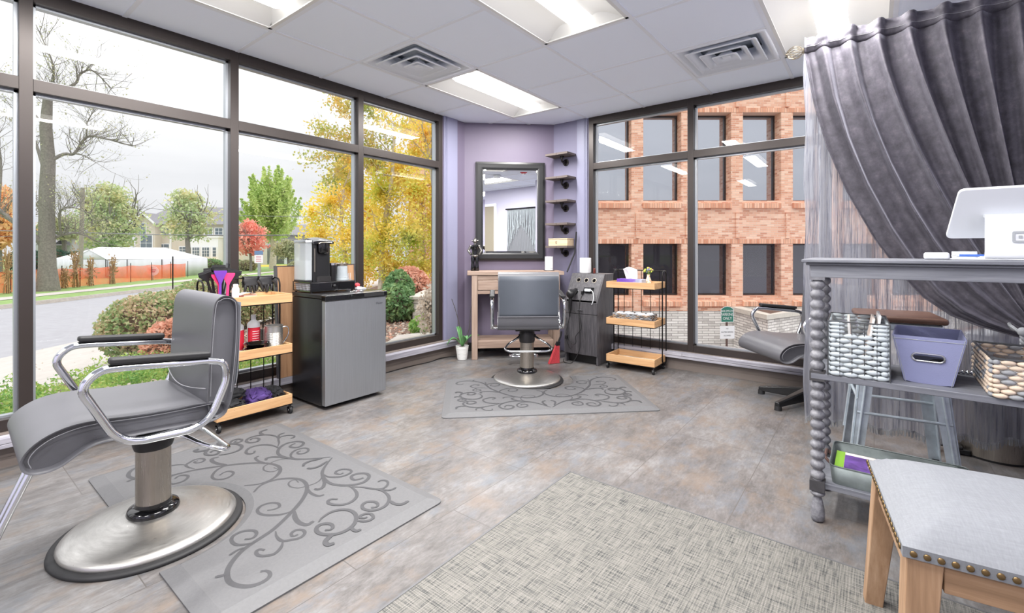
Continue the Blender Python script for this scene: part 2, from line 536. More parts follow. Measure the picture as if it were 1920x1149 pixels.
# leaves: colour differs from clump to clump, a property of the foliage
def leaves(name, cols, scale=1.5, seed=0.0, trans=.35, fine=.35):
    m = NT(name); b = m.bsdf(Roughness=.7)
    v = m.coord(); f = m.noise(v, scale, 3, .6); g = m.noise(v, scale*11, 2, .5)
    h = m.math('ADD', m.math('MULTIPLY', f, 1-fine), m.math('MULTIPLY', g, fine))
    n = len(cols)
    cc = m.ramp(h, [(.34+.32*i/(n-1), lin(*c)) for i, c in enumerate(cols)])
    m.l(cc, b.inputs['Base Color'])
    tl = m.n('ShaderNodeBsdfTranslucent'); m.l(cc, tl.inputs[0])
    mx = m.n('ShaderNodeMixShader'); mx.inputs[0].default_value = trans
    m.l(b.outputs[0], mx.inputs[1]); m.l(tl.outputs[0], mx.inputs[2]); m.l(mx.outputs[0], m.out.inputs[0])
leaves('leaf_yellow', [(176,204,92),(214,220,104),(246,230,116),(252,226,112),(250,208,112)], .9)
leaves('leaf_birch', [(140,166,100),(186,196,108),(228,206,116),(240,196,118)], 1.2)
leaves('leaf_ginkgo', [(166,196,112),(194,216,134),(212,228,150),(228,236,168)], .6)
leaves('leaf_green', [(150,182,132),(184,202,150),(212,212,164),(236,214,156)], .5)
leaves('leaf_dull', [(158,170,128),(186,188,150),(206,192,150)], .6)
leaves('leaf_red', [(232,148,136),(248,172,158),(250,204,176)], .8)
leaves('leaf_orange', [(232,180,132),(248,204,152),(250,218,178)], .8)
leaves('leaf_hedge', [(96,134,88),(140,170,112),(178,188,136),(220,186,160),(196,196,150)], 2.6, fine=.5)
leaves('leaf_pink', [(206,158,132),(236,184,160),(246,212,190)], 3)
leaves('leaf_ground', [(92,140,74),(134,180,92),(182,202,112),(196,186,120)], 3, fine=.5)
leaves('leaf_shrub', [(96,134,92),(132,170,114),(176,188,124)], 3)
leaves('leaf_dry', [(180,170,158),(220,210,196),(232,212,186)], 6)
leaves('leaf_hedge_dark', [(62,96,80),(86,122,98)], 2)
plain('grass', (130,158,92), .95, noise=.25, nscale=3, bump=.6, bscale=60)
plain('orchid_leaf', (88,140,84), .35, noise=.2, nscale=20)
plain('stem_dark', (70,66,60), .7)
plain('mulch', (112,90,78), .95, noise=.5, nscale=30, bump=.8, bscale=40)

# orange barrier mesh: see-through plastic netting
m = NT('orange_net'); b = m.bsdf(**{'Base Color': (*lin(255,124,78),1), 'Roughness': .6})
tp = m.n('ShaderNodeBsdfTransparent'); mx = m.n('ShaderNodeMixShader')
f = m.noise(m.coord(), 1.2, 3)
m.l(m.ramp(f, [(.35,(.22,)*3),(.65,(.45,)*3)]), mx.inputs[0])
tl = m.n('ShaderNodeBsdfTranslucent'); tl.inputs[0].default_value = (*lin(255,120,80),1)
m3 = m.n('ShaderNodeMixShader'); m3.inputs[0].default_value = .5; m.l(b.outputs[0], m3.inputs[1]); m.l(tl.outputs[0], m3.inputs[2])
m.l(m3.outputs[0], mx.inputs[1]); m.l(tp.outputs[0], mx.inputs[2]); m.l(mx.outputs[0], m.out.inputs[0])


def emit(name, rgb, strength):
    m = NT(name); e = m.n('ShaderNodeEmission'); e.inputs[0].default_value = (*rgb,1); e.inputs[1].default_value = strength
    m.l(e.outputs[0], m.out.inputs[0])
emit('lamp_lens', (1.0,.97,.93), 5.5)

# woven basket strands get their relief from mesh; colours only
plain('weave_white', (168,176,181), .6, noise=.12, nscale=14)
plain('weave_natural', (196,178,160), .75, noise=.22, nscale=14)
plain('weave_blue', (136,138,142), .75, noise=.15, nscale=14)
plain('weave_dark', (92,86,82), .7, noise=.3, nscale=30)
plain('weave_tan', (150,128,108), .7, noise=.3, nscale=30)
plain('metal_wire', (96,98,100), .4, .8)
m = NT('tissue_box'); b = m.bsdf(Roughness=.6); v = m.coord('Object', (1,1,1))
sp = m.n('ShaderNodeSeparateXYZ'); m.l(v, sp.inputs[0])
f = m.math('ADD', m.math('MULTIPLY', sp.outputs['X'], 3.6), m.math('MULTIPLY', m.noise(v, 26, 3), .35))
m.l(m.ramp(f, [(.0, lin(96,58,160)), (.3, lin(120,92,176)), (.5, lin(150,160,186)), (.8, lin(214,206,206))]), b.inputs['Base Color'])
m = NT('floral_paper'); b = m.bsdf(Roughness=.5); vo = m.n('ShaderNodeTexVoronoi'); vo.inputs['Scale'].default_value = 90
m.l(m.coord(), vo.inputs['Vector'])
m.l(m.ramp(vo.outputs['Distance'], [(.2, lin(196,80,80)), (.4, lin(226,206,170)), (.7, lin(236,226,206))]), b.inputs['Base Color'])
m = NT('pumpkin_label'); b = m.bsdf(Roughness=.6, **{'Base Color': (*lin(240,190,190),1)})
# =========================================================== ROOM
CH = 2.4416                      # ceiling height
YL, XR = 3.455, 4.28             # window planes: left wall y = YL, right wall x = XR
XB, YB = -3.0, -.90              # far end wall and the wall behind the camera
U = .6096
GX = lambda i: 1.9794+U*i
GY = lambda j: 2.3398-U*j

# floor and ceiling -------------------------------------------------
fl = MB(); fl.add([(XB,YB,0),(XR-.02,YB,0),(XR-.02,2.75,0),(3.62,YL-.02,0),(XB,YL-.02,0)], [(0,1,2,3,4)])
fl.add([(XB,YB,-.08),(XR-.02,YB,-.08),(XR-.02,2.75,-.08),(3.62,YL-.02,-.08),(XB,YL-.02,-.08)], [(4,3,2,1,0)])
struct(fl.build('floor', 'floor_vinyl', smooth=False))

LIGHTS = [(1,-1,2,1),(-1,1,2,1),(-3,-1,2,1),(1,3,2,1),(-3,1,2,1),(-3,3,2,1),(-7,0,2,1),(-7,3,2,1)]       # i0, j0, di, dj
VENTS = [(0,-1),(2,2),(-5,1)]
skip = set()
for i, j, a, c in LIGHTS:
    for p in range(a):
        for q in range(c): skip.add((i+p, j+q))
for i, j in VENTS: skip.add((i, j))
def clipx(x): return min(max(x, XB), XR)
def clipy(y): return min(max(y, YB), YL)
ce = MB()
for i in range(-9, 5):
    for j in range(-3, 6):
        if (i,j) in skip: continue
        x0, x1, y1, y0 = clipx(GX(i)), clipx(GX(i+1)), clipy(GY(j)), clipy(GY(j+1))
        if x1-x0 < .01 or y1-y0 < .01: continue
        ce.box(x0,y0,CH,x1,y1,CH+.015)
ce.box(XB-.1,YB-.1,CH+.22,XR+.2,YL+.15,CH+.3)
struct(ce.build('ceiling', 'ceiling_tile', smooth=False))
gr = MB()
inner_v = {(i+1, j) for i, j, a, c in LIGHTS}             # grid bars that a 2-cell light replaces
for i in range(-8, 5):
    for j in range(-3, 6):
        if (i, j) in inner_v: continue
        y1, y0 = clipy(GY(j)), clipy(GY(j+1))
        if y1-y0 > .01: gr.box(GX(i)-.012, y0, CH-.004, GX(i)+.012, y1, CH+.012)
for j in range(-1, 6):
    gr.box(XB, GY(j)-.012, CH-.0045, XR, GY(j)+.012, CH+.012)
struct(gr.build('trim_1', 'ceiling_grid', smooth=False))

# recessed lights: white trough with a lens down the middle
def troffer(i, j, label):
    x0, x1, y1, y0 = GX(i)+.012, GX(i+2)-.012, GY(j)-.012, GY(j+1)+.012
    cx, cy = (x0+x1)/2, (y0+y1)/2; hx, hy = (x1-x0)/2, (y1-y0)/2
    t = thing('ceiling_light', label, 'ceiling light', (cx,cy,CH), 0, 'recessed ceiling lights')
    b = MB()
    # curved reflector each side of the lens
    for s in (-1, 1):
        b.grid(lambda u, v: (-hx+.02+(2*hx-.04)*u, s*(hy-.018-(hy-.098)*v), .0+.055*math.sin(v*PI*.62)), 2, 8)
    for s in (-1, 1):
        b.grid(lambda u, v: (s*(hx-.0-.10*v), -hy+2*hy*u, .062*math.sin(v*PI/2)), 2, 5)
    for s in (-1, 1):
        b.box(-hx, s*hy-.02*(s>0), -.004, hx, s*hy+.02*(s<0), .004)
        b.box(s*hx-.02*(s>0), -hy, -.004, s*hx+.02*(s<0), hy, .004)
    b.box(-hx,-hy,.075,hx,hy,.085)
    b.build('reflector', 'troffer', t)
    l = MB()
    l.grid(lambda u, v: (-hx+.05+(2*hx-.10)*u, -.082+.164*v, .05-.056*math.sin(PI*v)*(1-.5*max(0, abs(2*u-1)-.9)/.1)), 20, 10)
    l.build('lens', 'lamp_lens', t)
    li = bpy.data.lights.new('lamp', 'AREA'); li.shape = 'RECTANGLE'; li.size = 1.1; li.size_y = .16; li.energy = 30; li.color = (1,.98,.95)
    lo = bpy.data.objects.new('lamp', li); COL.objects.link(lo); lo.parent = t; lo.location = (0,0,-.012)
    return t
labs = ['lit recessed ceiling light nearest the mirror corner, beyond the square air vent',
        'lit recessed ceiling light at the top centre, nearer than the mirror corner one',
        'lit recessed ceiling light at the top left, next to the left windows',
        'lit recessed ceiling light at the top right, partly hidden by the curtain header',
        'recessed ceiling light overhead, out of view', 'recessed ceiling light above the back wall, out of view',
        'recessed ceiling light far behind, window side', 'recessed ceiling light far behind, back wall side']
for (i,j,a,c), lb in zip(LIGHTS, labs): troffer(i, j, lb)

def vent(i, j, label):
    x0, x1, y1, y0 = GX(i)+.012, GX(i+1)-.012, GY(j)-.012, GY(j+1)+.012
    cx, cy, h = (x0+x1)/2, (y0+y1)/2, (x1-x0)/2
    t = thing('ceiling_vent', label, 'air vent', (cx,cy,CH), 0, 'square ceiling air vents')
    def ring(b, ro, zo, ri, zi):
        O = rounded([(-ro,-ro),(ro,-ro),(ro,ro),(-ro,ro)], .02, 3); I = rounded([(-ri,-ri),(ri,-ri),(ri,ri),(-ri,ri)], .02, 3); n = len(O)
        b.add([(p[0],p[1],zo) for p in O]+[(p[0],p[1],zi) for p in I], [(k,(k+1)%n,n+(k+1)%n,n+k) for k in range(n)])
    b = MB(); ring(b, h, -.003, h-.03, -.006); ring(b, h-.03, -.006, h-.10, .09); b.build('frame', 'vent_white', t, solid=.002)
    b = MB(); b.box(-h,-h,.12,h,h,.13); b.lathe([(.14,.09),(.14,.12)], 24); b.build('duct', 'vent_dark', t)
    for k, ro in enumerate((.225, .150, .082)):
        b = MB(); z = -.012-.005*k
        ring(b, ro, z, ro-.012, z-.004); ring(b, ro-.012, z-.004, max(ro-.065,.02), z+.055)
        b.build('louvre', 'vent_white', t, solid=.002)
    b = MB(); b.cbox((0,0,-.012), (.05,.05,.004)); b.cbox((0,0,.03), (.008,.008,.09)); b.build('centre_plate', 'vent_white', t)
    return t
vent(0, -1, 'square louvred ceiling air vent at the near end of the mirror corner light')
vent(2, 2, 'square louvred ceiling air vent near the curtain rod end')
vent(-5, 1, 'square louvred ceiling air vent behind the camera')

# window walls -------------------------------------------------------
def window(n, a0, a1, wall, last=False, clip0=None):
    """one bay from a0 to a1 (mullion centres) measured along the wall"""
    f = MB(); w = .026; d0, d1 = 0.0, .11
    def B(m, s0, z0, s1, z1, e0=d0, e1=d1):
        if wall == 'L': m.box(s0, YL+e0, z0, s1, YL+e1, z1)
        else: m.box(XR+e0, s0, z0, XR+e1, s1, z1)
    z = [.165, .225, 1.905, 1.970, 2.372, CH]
    B(f, a0-w, .165, a0+w, CH)                              # mullion
    if last: B(f, a1-w, .165, a1+w, CH)
    B(f, a0+w, z[0], a1-w, z[1]); B(f, a0+w, z[2], a1-w, z[3]); B(f, a0+w, z[4], a1-w, z[5])
    # glazing beads
    g = MB()
    for zz0, zz1 in ((z[1],z[2]),(z[3],z[4])):
        for s0, s1, p0, p1 in ((a0+w,a0+w+.014,zz0,zz1),(a1-w-.014,a1-w,zz0,zz1),(a0+w,a1-w,zz0,zz0+.012),(a0+w,a1-w,zz1-.012,zz1)):
            B(g, s0, p0, s1, p1, .045, .085)
    o = struct(f.build('window_%d' % n, 'bronze', bevel=.0015))
    g.build('glazing_bead', 'alu_light', o)
    for zz0, zz1 in ((z[1],z[2]),(z[3],z[4])):
        p = MB(); s0, s1 = a0+w, a1-w
        if wall == 'L': p.add([(s0,YL+.066,zz0),(s1,YL+.066,zz0),(s1,YL+.066,zz1),(s0,YL+.066,zz1)], [(0,1,2,3)])
        else: p.add([(XR+.066,s0,zz0),(XR+.066,s1,zz0),(XR+.066,s1,zz1),(XR+.066,s0,zz1)], [(0,1,2,3)])
        p.build('glass_pane', 'window_glass', o, smooth=False)
    return o
xs = [-2.62,-1.626,-.633,.360,1.354,2.348,3.30]
for k in range(6): window(k+1, xs[k], xs[k+1]-(.026 if k == 5 else 0), 'L', last=(k == 5))
ys = [-.70,.30,1.300,2.325]
for k in range(3): window(k+7, ys[k], ys[k+1]-(.026 if k == 2 else 0), 'R', last=(k == 2))
# solid walls
w = MB(); w.box(XB-.1, YL, 0, -2.646, YL+.12, CH+.2); w.box(-2.646, YL-.045, 0, 3.62, YL+.12, .165); w.box(XB-.1,YL,CH,XR,YL+.12,CH+.22)
struct(w.build('wall_left', 'wall_taupe', smooth=False))
w = MB(); w.box(XR-.02, YB, 0, XR+.12, 2.34, .165); w.box(XR, YB-.1, 0, XR+.12, -.726, CH); w.box(XR,YB-.1,CH,XR+.12,YL+.12,CH+.22)
struct(w.build('wall_right', 'wall_taupe', smooth=False))
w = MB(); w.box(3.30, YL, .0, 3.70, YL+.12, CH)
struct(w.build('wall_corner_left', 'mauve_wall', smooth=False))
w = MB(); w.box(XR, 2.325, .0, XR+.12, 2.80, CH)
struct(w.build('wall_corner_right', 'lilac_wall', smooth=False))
w = MB(); w.add([(3.62,YL,0),(4.28,2.75,0),(4.40,2.84,0),(3.72,3.575,0),(3.62,YL,CH),(4.28,2.75,CH),(4.40,2.84,CH),(3.72,3.575,CH)],
                [(3,2,1,0),(4,5,6,7),(0,1,5,4),(1,2,6,5),(2,3,7,6),(3,0,4,7)])
struct(w.build('wall_diagonal', 'mauve_wall', smooth=False))
w = MB(); w.box(3.31,YL-.012,.165,3.50,YL,CH-.001)  # paler ribbed strip of wall between the left windows and the corner
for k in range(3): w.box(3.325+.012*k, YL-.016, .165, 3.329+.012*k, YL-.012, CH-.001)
struct(w.build('trim_2', 'lilac_pale', smooth=False))
w = MB(); w.box(XR-.012,2.335,.165,XR,2.455,CH-.001)  # paler ribbed strip of wall next to the right windows
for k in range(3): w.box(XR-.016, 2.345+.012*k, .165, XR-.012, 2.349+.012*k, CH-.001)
struct(w.build('trim_3', 'lilac_pale', smooth=False))
w = MB(); w.box(XB-.1, YB-.1, 0, XR, YB, CH+.2)
struct(w.build('wall_back', 'back_wall', smooth=False))
w = MB(); w.box(XB-.1, YB, 0, XB, YL, CH+.2)
struct(w.build('wall_end', 'back_wall', smooth=False))
# timber ledges on the low walls
def ledge(n, wall):
    b = MB(); r = random.Random(n)
    a, end = (-3.0, 3.40) if wall == 'L' else (YB, 2.36)
    while a < end-.01:
        e = min(end, a+r.uniform(.7,1.3)); q = r.uniform(-.002,.002)
        for s0, s1 in ((0.0,.055),(.056,.112)):
            if wall == 'L': b.box(a, YL-s1, .133+q, e-.002, YL-s0, .160+q)
            else: b.box(XR-s1*.75, a, .133+q, XR-s0*.75, e-.002, .160+q)
        a = e
    if wall == 'L': b.box(-3.0, YL-.112, .112, 3.40, YL-.092, .132)
    else: b.box(XR-.084, YB, .112, XR-.064, 2.36, .132)
    return struct(b.build('trim_%d' % n, 'ledge_wood_x' if wall == 'L' else 'ledge_wood_y', bevel=.002))
ledge(4, 'L'); ledge(5, 'R')
b = MB(); b.box(-3,YL-.05,0,3.58,YL-.045,.05); struct(b.build('baseboard_left','wall_taupe',smooth=False))
b = MB(); b.box(XR-.025,YB,0,XR-.02,2.30,.05); struct(b.build('baseboard_right','wall_taupe',smooth=False))
b = MB(); ex = Vector((.66,-.705,0)).normalized()
M = Matrix.Translation((3.63,3.44,0)) @ Matrix.Rotation(math.atan2(ex.y,ex.x),4,'Z'); b.box(0,-.012,0,.95,0,.09,M=M)
struct(b.build('baseboard_diagonal','black_rubber',smooth=False))

# wall behind the camera: door, switch, smoke detector, fringed hanging (all seen in the mirror)
o = struct(rbox('door_1', 'door_khaki', -1.02, YB, 0, -.10, YB+.03, 2.08))
b = MB()
for q in ((-1.08,0,-1.02,2.14),(-.10,0,-.04,2.14),(-1.02,2.08,-.10,2.14)): b.box(q[0],YB,q[1],q[2],YB+.04,q[3])
b.build('door_frame', 'house_trim', o)
b = MB(); b.cyl((-.17,YB+.03,1.02),(-.17,YB+.09,1.02),.012); b.cyl((-.17,YB+.085,1.02),(-.29,YB+.085,1.02),.010); b.build('door_handle','chrome',o)
o = rbox('light_switch', 'white_plastic', .09, YB, 1.21, .165, YB+.008, 1.33); tag(o,'white wall light switch seen in the mirror, beside the door','light switch')
rbox('switch_rocker','white_plastic',.112,YB+.008,1.245,.143,YB+.014,1.295,o)
t = thing('smoke_detector','round white smoke detector on the ceiling, seen in the mirror','smoke detector',(1.45,.66,CH-.0045))
MB().lathe([(.075,0),(.075,-.02),(.055,-.045),(0.001,-.05)],28).build('housing','white_plastic',t)
t = thing('alarm_strobe','red ceiling fire alarm strobe, seen in the mirror','fire alarm',(2.07,.65,CH-.0045))
MB().lathe([(.06,0),(.06,-.02),(.03,-.035),(0.001,-.036)],24).build('housing','label_red',t)
b = MB(); b.box(-.02,-.02,-.055,.02,.02,-.035); b.build('strobe_lens','glass_clear',t)
t = thing('wall_hanging','pale fringed cloth hanging with swags, seen in the mirror','wall hanging',(.72,YB+.012,0))
b = MB(); b.grid(lambda u, v: (-.42+.84*u, .012+.006*math.sin(u*70+3*math.sin(v*5)), .25+1.72*v), 90, 12); b.build('cloth','bench_linen',t,solid=.002)
b = MB(); r = random.Random(3)
for k in range(70):
    x = -.40+.8*k/69; side = 1-abs(x)/.42; L = .35+.55*(abs(x)/.42)**1.5+r.uniform(-.06,.06)
    b.tube([(x,.03,1.95),(x+r.uniform(-.02,.02),.034+.01*r.random(),1.95-L*.5),(x+r.uniform(-.04,.04),.03,1.95-L)], .004, 4)
b.build('fringe','weave_white',t)
MB().cyl((-.45,.03,1.985),(.45,.03,1.985),.012).build('hanging_rod','black_metal',t)
# =========================================================== STYLING CHAIRS AND MATS
def slab(mb, prof, w, edge=.03, m=0, n=5):
    """side profile (u,z) swept over width 2w with softly rounded sides; u -> x, lateral -> y"""
    P = [Vector((p[0],p[1])) for p in prof]; N = len(P)
    nor = []
    for i in range(N):
        d = (P[(i+1) % N]-P[i-1]); nor.append(Vector((d.y,-d.x)).normalized())
    area = sum(P[i].x*P[(i+1)%N].y-P[(i+1)%N].x*P[i].y for i in range(N))
    if area < 0: nor = [-q for q in nor]
    rings = []
    for k in range(n+1):
        a = PI/2*k/n; rings.append((-w+edge*(1-math.sin(a)), edge*.55*(1-math.cos(a)) if False else edge*.5*math.cos(a)))
    rings = rings[::1]
    full = [(y, i) for y, i in rings]+[(-y, i) for y, i in rings[::-1]]
    vs = []
    for y, ins in full:
        for i in range(N):
            q = P[i]-nor[i]*ins; vs.append((q.x, y, q.y))
    fs = []
    for j in range(len(full)-1):
        for i in range(N): fs.append((j*N+i, j*N+(i+1)%N, (j+1)*N+(i+1)%N, (j+1)*N+i))
    fs.append(tuple(range(N-1,-1,-1))); o = (len(full)-1)*N; fs.append(tuple(o+i for i in range(N)))
    return mb.add(vs, fs, m)

SEAT_P = [(-.135,.505),(-.08,.513),(0,.516),(.10,.522),(.19,.532),(.26,.533),(.315,.518),(.355,.49),(.374,.455),(.368,.425),(.345,.408),(.31,.405),(.28,.414),(.255,.430),(.225,.447),(.18,.455),(.05,.450),(-.05,.442),(-.12,.436),(-.165,.450),(-.178,.478),(-.165,.50)]
BACK_P = [(-.108,.515),(-.112,.60),(-.118,.70),(-.124,.80),(-.130,.865),(-.146,.895),(-.172,.905),(-.200,.893),(-.218,.860),(-.220,.80),(-.214,.70),(-.206,.60),(-.198,.535),(-.186,.485),(-.165,.455),(-.14,.445),(-.118,.468)]

def styling_chair(name, label, loc, ang, group, base='disc', dz=0.0):
    """local +x is the way the sitter faces"""
    t = thing(name, label, 'salon chair', loc, ang, group)
    W = .245
    seat = slab(MB(), [(a.x,a.y+dz) for a in (Vector(p) for p in spline([(p[0],p[1]) for p in SEAT_P+SEAT_P[:1]], 3)[:-1])], W, .022).build('seat', 'vinyl_grey', t, ang=60)
    for sd in (-1,1):
        s = MB()
        sp = spline([(-.12,.503),(.0,.505),(.10,.511),(.19,.520),(.25,.519),(.305,.505),(.34,.482),(.356,.455),(.350,.430)], 6)
        s.tube([(p.x, sd*(W-.001), p.y+dz) for p in sp], .0013, 5)
        s.build('seam', 'stitch', seat)
    back = slab(MB(), [(a.x,a.y+dz) for a in (Vector(p) for p in spline([(p[0],p[1]) for p in BACK_P+BACK_P[:1]], 3)[:-1])], W-.005, .022).build('backrest', ['vinyl_grey'], t, ang=60)
    for sd in (-1,1):
        s = MB()
        sp = spline([(-.120,.53),(-.126,.70),(-.138,.86),(-.155,.888),(-.176,.893),(-.197,.884),(-.208,.855),(-.206,.70),(-.19,.53)], 6)
        s.tube([(p.x, sd*(W-.006), p.y+dz) for p in sp], .0013, 5)
        s.build('seam', 'stitch', back)
    s = MB()   # outside back cover panel with its hem
    sp = [(-.2225,.875),(-.2245,.80),(-.2185,.70),(-.2105,.60),(-.2045,.555)]
    s.grid(lambda u, v: (np.interp(v*4, range(5), [q[0] for q in sp])-.002, (-1+2*u)*(W-.012), np.interp(v*4, range(5), [q[1] for q in sp])+dz), 1, 8)
    cov = s.build('back_cover', 'vinyl_grey_back', back, solid=.003)
    s = MB(); s.tube([(-.2065,(-1+2*k/12)*(W-.008),.555+dz) for k in range(13)], .003, 6)
    s.tube([(-.2065-.018*(k/8)**.5-.002,-(W-.013),.555+.32*k/8+dz) for k in range(9)], .002, 5)
    s.tube([(-.2065-.018*(k/8)**.5-.002,(W-.013),.555+.32*k/8+dz) for k in range(9)], .002, 5)
    s.build('hem', 'stitch', cov)
    s = MB()   # waist seam between seat and back
    s.tube([(-.105+.02*math.cos(PI*(k/16-.5)), (-1+2*k/16)*(W-.01), .562-.02*math.cos(PI*(k/16-.5))+dz) for k in range(17)], .002, 5)
    s.build('seam', 'stitch', back)
    # arms
    for sd in (-1,1):
        y = sd*.288
        fr = [(-.095,y,.676),(-.150,y,.664),(-.160,y,.60),(-.095,y,.437),(.150,y,.446),(.250,y,.652),(.205,y,.700),(.150,y,.699)]
        fr = [(a,b,c+dz) for a,b,c in fr]
        p = path3(fr[:-1]+[fr[-1],(-.095,y,.676+dz)], .075, 7)
        a = MB().tube(p, .013, 10, ry=.013); arm = a.build('arm_tube', 'chrome', t, ang=80)
        q = MB()
        M = Matrix.Translation((.04,y,.709+dz)) @ Matrix.Rotation(-.088,4,'Y')
        q.box(-.142,-.021,-.008,.142,.021,.014, M=M); q.build('arm_pad', 'black_rubber', arm, bevel=.008, seg=3)
        q = MB(); q.box(-.06,min(y,sd*.20),.436+dz,.10,max(y,sd*.20),.446+dz); q.box(-.155,min(sd*.235,y),.50+dz,-.125,max(sd*.235,y),.53+dz) if False else None
        q.build('arm_bracket', 'steel_plain', arm, bevel=.002)
    # under-seat frame
    q = MB(); q.box(-.12,-.10,.425+dz,.14,.10,.442+dz); q.box(-.05,-.21,.428+dz,.10,.21,.440+dz); q.build('seat_plate','black_metal',t,bevel=.002)
    if base == 'disc':
        b = MB().lathe([(.298,0),(.301,.004),(.299,.012),(.288,.016),(.27,.016)], 72).build('base_ring', 'black_rubber', t, ang=60)
        b = MB().lathe([(.274,.012),(.277,.022),(.270,.031),(.25,.040),(.19,.055),(.12,.066),(.07,.073),(.06,.078)], 72).build('base', 'steel_brushed', t, ang=60)
        b = MB().lathe([(.082,.070),(.085,.078),(.080,.092),(.060,.100),(.058,.112)], 40).build('collar', 'black_gloss', t, ang=50)
        b = MB().lathe([(.056,.09),(.056,.335)], 40).build('column', 'steel_column', t)
        b = MB(); b.lathe([(.061,.318),(.066,.335),(.063,.395),(.052,.418),(.05,.428)], 36); h = b.build('pump_housing', 'black_steel', t, ang=50)
        MB().cyl((.02,-.060,.362),(.026,-.073,.362),.011,n=12).build('bolt','black_gloss',h); MB().cyl((-.03,.060,.362),(-.034,.072,.362),.011,n=12).build('bolt','black_gloss',h)
        b = MB(); pts = [(-.02,.062,.372),(-.075,.085,.36),(-.125,.16,.325),(-.185,.19,.296),(-.215,.15,.285),(-.215,-.15,.285),(-.185,-.19,.296),(-.125,-.16,.325),(-.075,-.085,.36),(-.02,-.062,.372)]
        b.tube(path3(pts,.04,5), .0085, 9); b.build('pump_lever','chrome',t,ang=80)
        b = MB(); b.cyl((-.02,-.07,.372),(-.02,.07,.372),.014,n=12); b.build('lever_hub','black_steel',t)
        # foot rest reaching forward to the floor
        b = MB()
        for sy in (-.028,.028):
            b.tube(path3([(.20,sy,.425),(.315,sy,.40),(.43,sy,.12),(.47,sy,.085),(.52,sy,.085)],.05,6), .011, 9)
        b.tube(path3([(.50,-.13,.085),(.56,-.13,.085),(.56,.13,.085),(.50,.13,.085),(.47,.0,.085)],.03,4,closed=True), .010, 8)
        b.build('footrest','chrome',t,ang=80)
    else:
        b = MB(); b.cyl((0,0,.06),(0,0,.43+dz),.024,n=20); b.cyl((0,0,.03),(0,0,.16),.045,.032,n=20); b.build('column','black_plastic',t)
        for k in range(5):
            a = 2*PI*k/5+.35
            b = MB(); c, s_ = math.cos(a), math.sin(a)
            M = Matrix.Rotation(a,4,'Z')
            b.hexa([M@Vector(p) for p in ((.02,-.030,.035),(.33,-.020,.022),(.33,.020,.022),(.02,.030,.035))],[M@Vector(p) for p in ((.02,-.026,.115),(.33,-.017,.055),(.33,.017,.055),(.02,.026,.115))])
            lg = b.build('leg','black_plastic',t,bevel=.008,seg=3)
            MB().cyl((.315*c,.315*s_,0),(.315*c,.315*s_,.03),.024,.022,n=16).build('foot','black_rubber',lg)
    return t

styling_chair('styling_chair', 'grey vinyl styling chair on round steel base in the left foreground', (.575,2.21,0), PI-.035, 'grey styling chairs')
styling_chair('styling_chair', 'grey vinyl styling chair with its back to us, facing the wall mirror', (3.130,2.275,0), .69, 'grey styling chairs')
styling_chair('styling_chair', 'grey vinyl chair on a black star base, half hidden behind the curtain', (3.86,.36,0), math.atan2(.7896,-.6136)+.06, 'grey styling chairs', base='star', dz=-.06)

# ---- anti-fatigue mats with engraved scrolls
# half of the scroll design in millimetres: along the mat, depth from the straight edge; then a stroke width
SCROLLS = [([(65,150),(126,201),(176,236),(197,275),(190,317),(178,346),(142,362),(108,356),(90,338),(96,318),(131,321)],5),([(89,504),(55,480),(20,433),(22,376),(61,326),(114,302),(171,307),(228,335),(282,382),(326,437),(370,503),(404,565),(420,619),(435,670),(455,706),(488,743),(525,767),(573,779),(615,770),(647,748),(660,718),(654,692),(635,681),(615,684),(604,697)],11),([(195,320),(258,335),(309,329),(322,307)],9),([(317,428),(335,464),(321,500),(286,531),(250,544),(216,537),(197,512),(205,480),(233,463),(263,471),(266,492),(252,515)],8),([(343,448),(389,470),(438,478),(474,467),(472,438)],12),([(421,561),(457,574),(498,574),(520,549),(532,524),(520,500),(494,495),(475,510),(481,531),(504,537),(507,519)],8),([(495,569),(532,594),(549,625),(537,649),(514,664),(489,660),(484,647),(502,637)],8),([(427,629),(419,659),(392,685),(353,687),(325,669),(325,635),(354,609),(384,614),(396,635),(381,654)],8),([(432,672),(427,698),(435,726)],6),([(524,770),(527,780),(516,799)],8),([(19,87),(57,136),(102,184),(144,213),(204,233),(264,235),(315,211),(349,177),(362,135),(341,94),(307,81),(276,98),(265,128),(282,148),(310,151),(323,130),(326,114)],10),([(150,209),(186,209),(221,187),(239,156),(233,118),(205,108),(176,123),(168,151),(185,169),(209,162),(210,144)],8),([(169,227),(219,246),(255,273),(260,297),(241,307)],10),([(340,199),(394,203),(441,225),(464,263),(460,297),(431,323),(402,332),(382,324),(380,308),(401,292)],9),([(356,195),(405,164),(456,143),(479,115),(463,80),(434,66),(412,77),(412,96)],7),([(464,134),(503,119),(518,100),(518,77)],7),([(456,143),(503,133),(548,142),(582,165),(604,202),(600,240),(575,263),(545,267),(522,252),(518,229),(539,210),(565,209),(581,226),(569,245)],9),([(585,163),(621,166),(647,151),(650,116)],10),([(494,430),(478,407),(469,365),(483,331),(515,310),(555,310),(589,327),(617,358),(627,394),(620,427),(596,453),(564,467),(535,463),(517,446),(520,425),(543,409),(567,414),(575,429),(563,444)],10),([(595,334),(620,326),(639,308),(637,283),(612,272),(592,281),(585,302),(596,313),(610,307),(615,294)],8),([(618,368),(642,377),(662,373),(665,357)],9),([(613,438),(616,462),(630,482),(653,484),(662,465)],12),([(36,123),(55,175),(51,209),(30,226)],9)]
def scroll_curves():
    return [([tuple(p) for p in spline([((a-12)/1000,(b)/1000) for a, b in pts], 7)], w*.00080) for pts, w in SCROLLS]

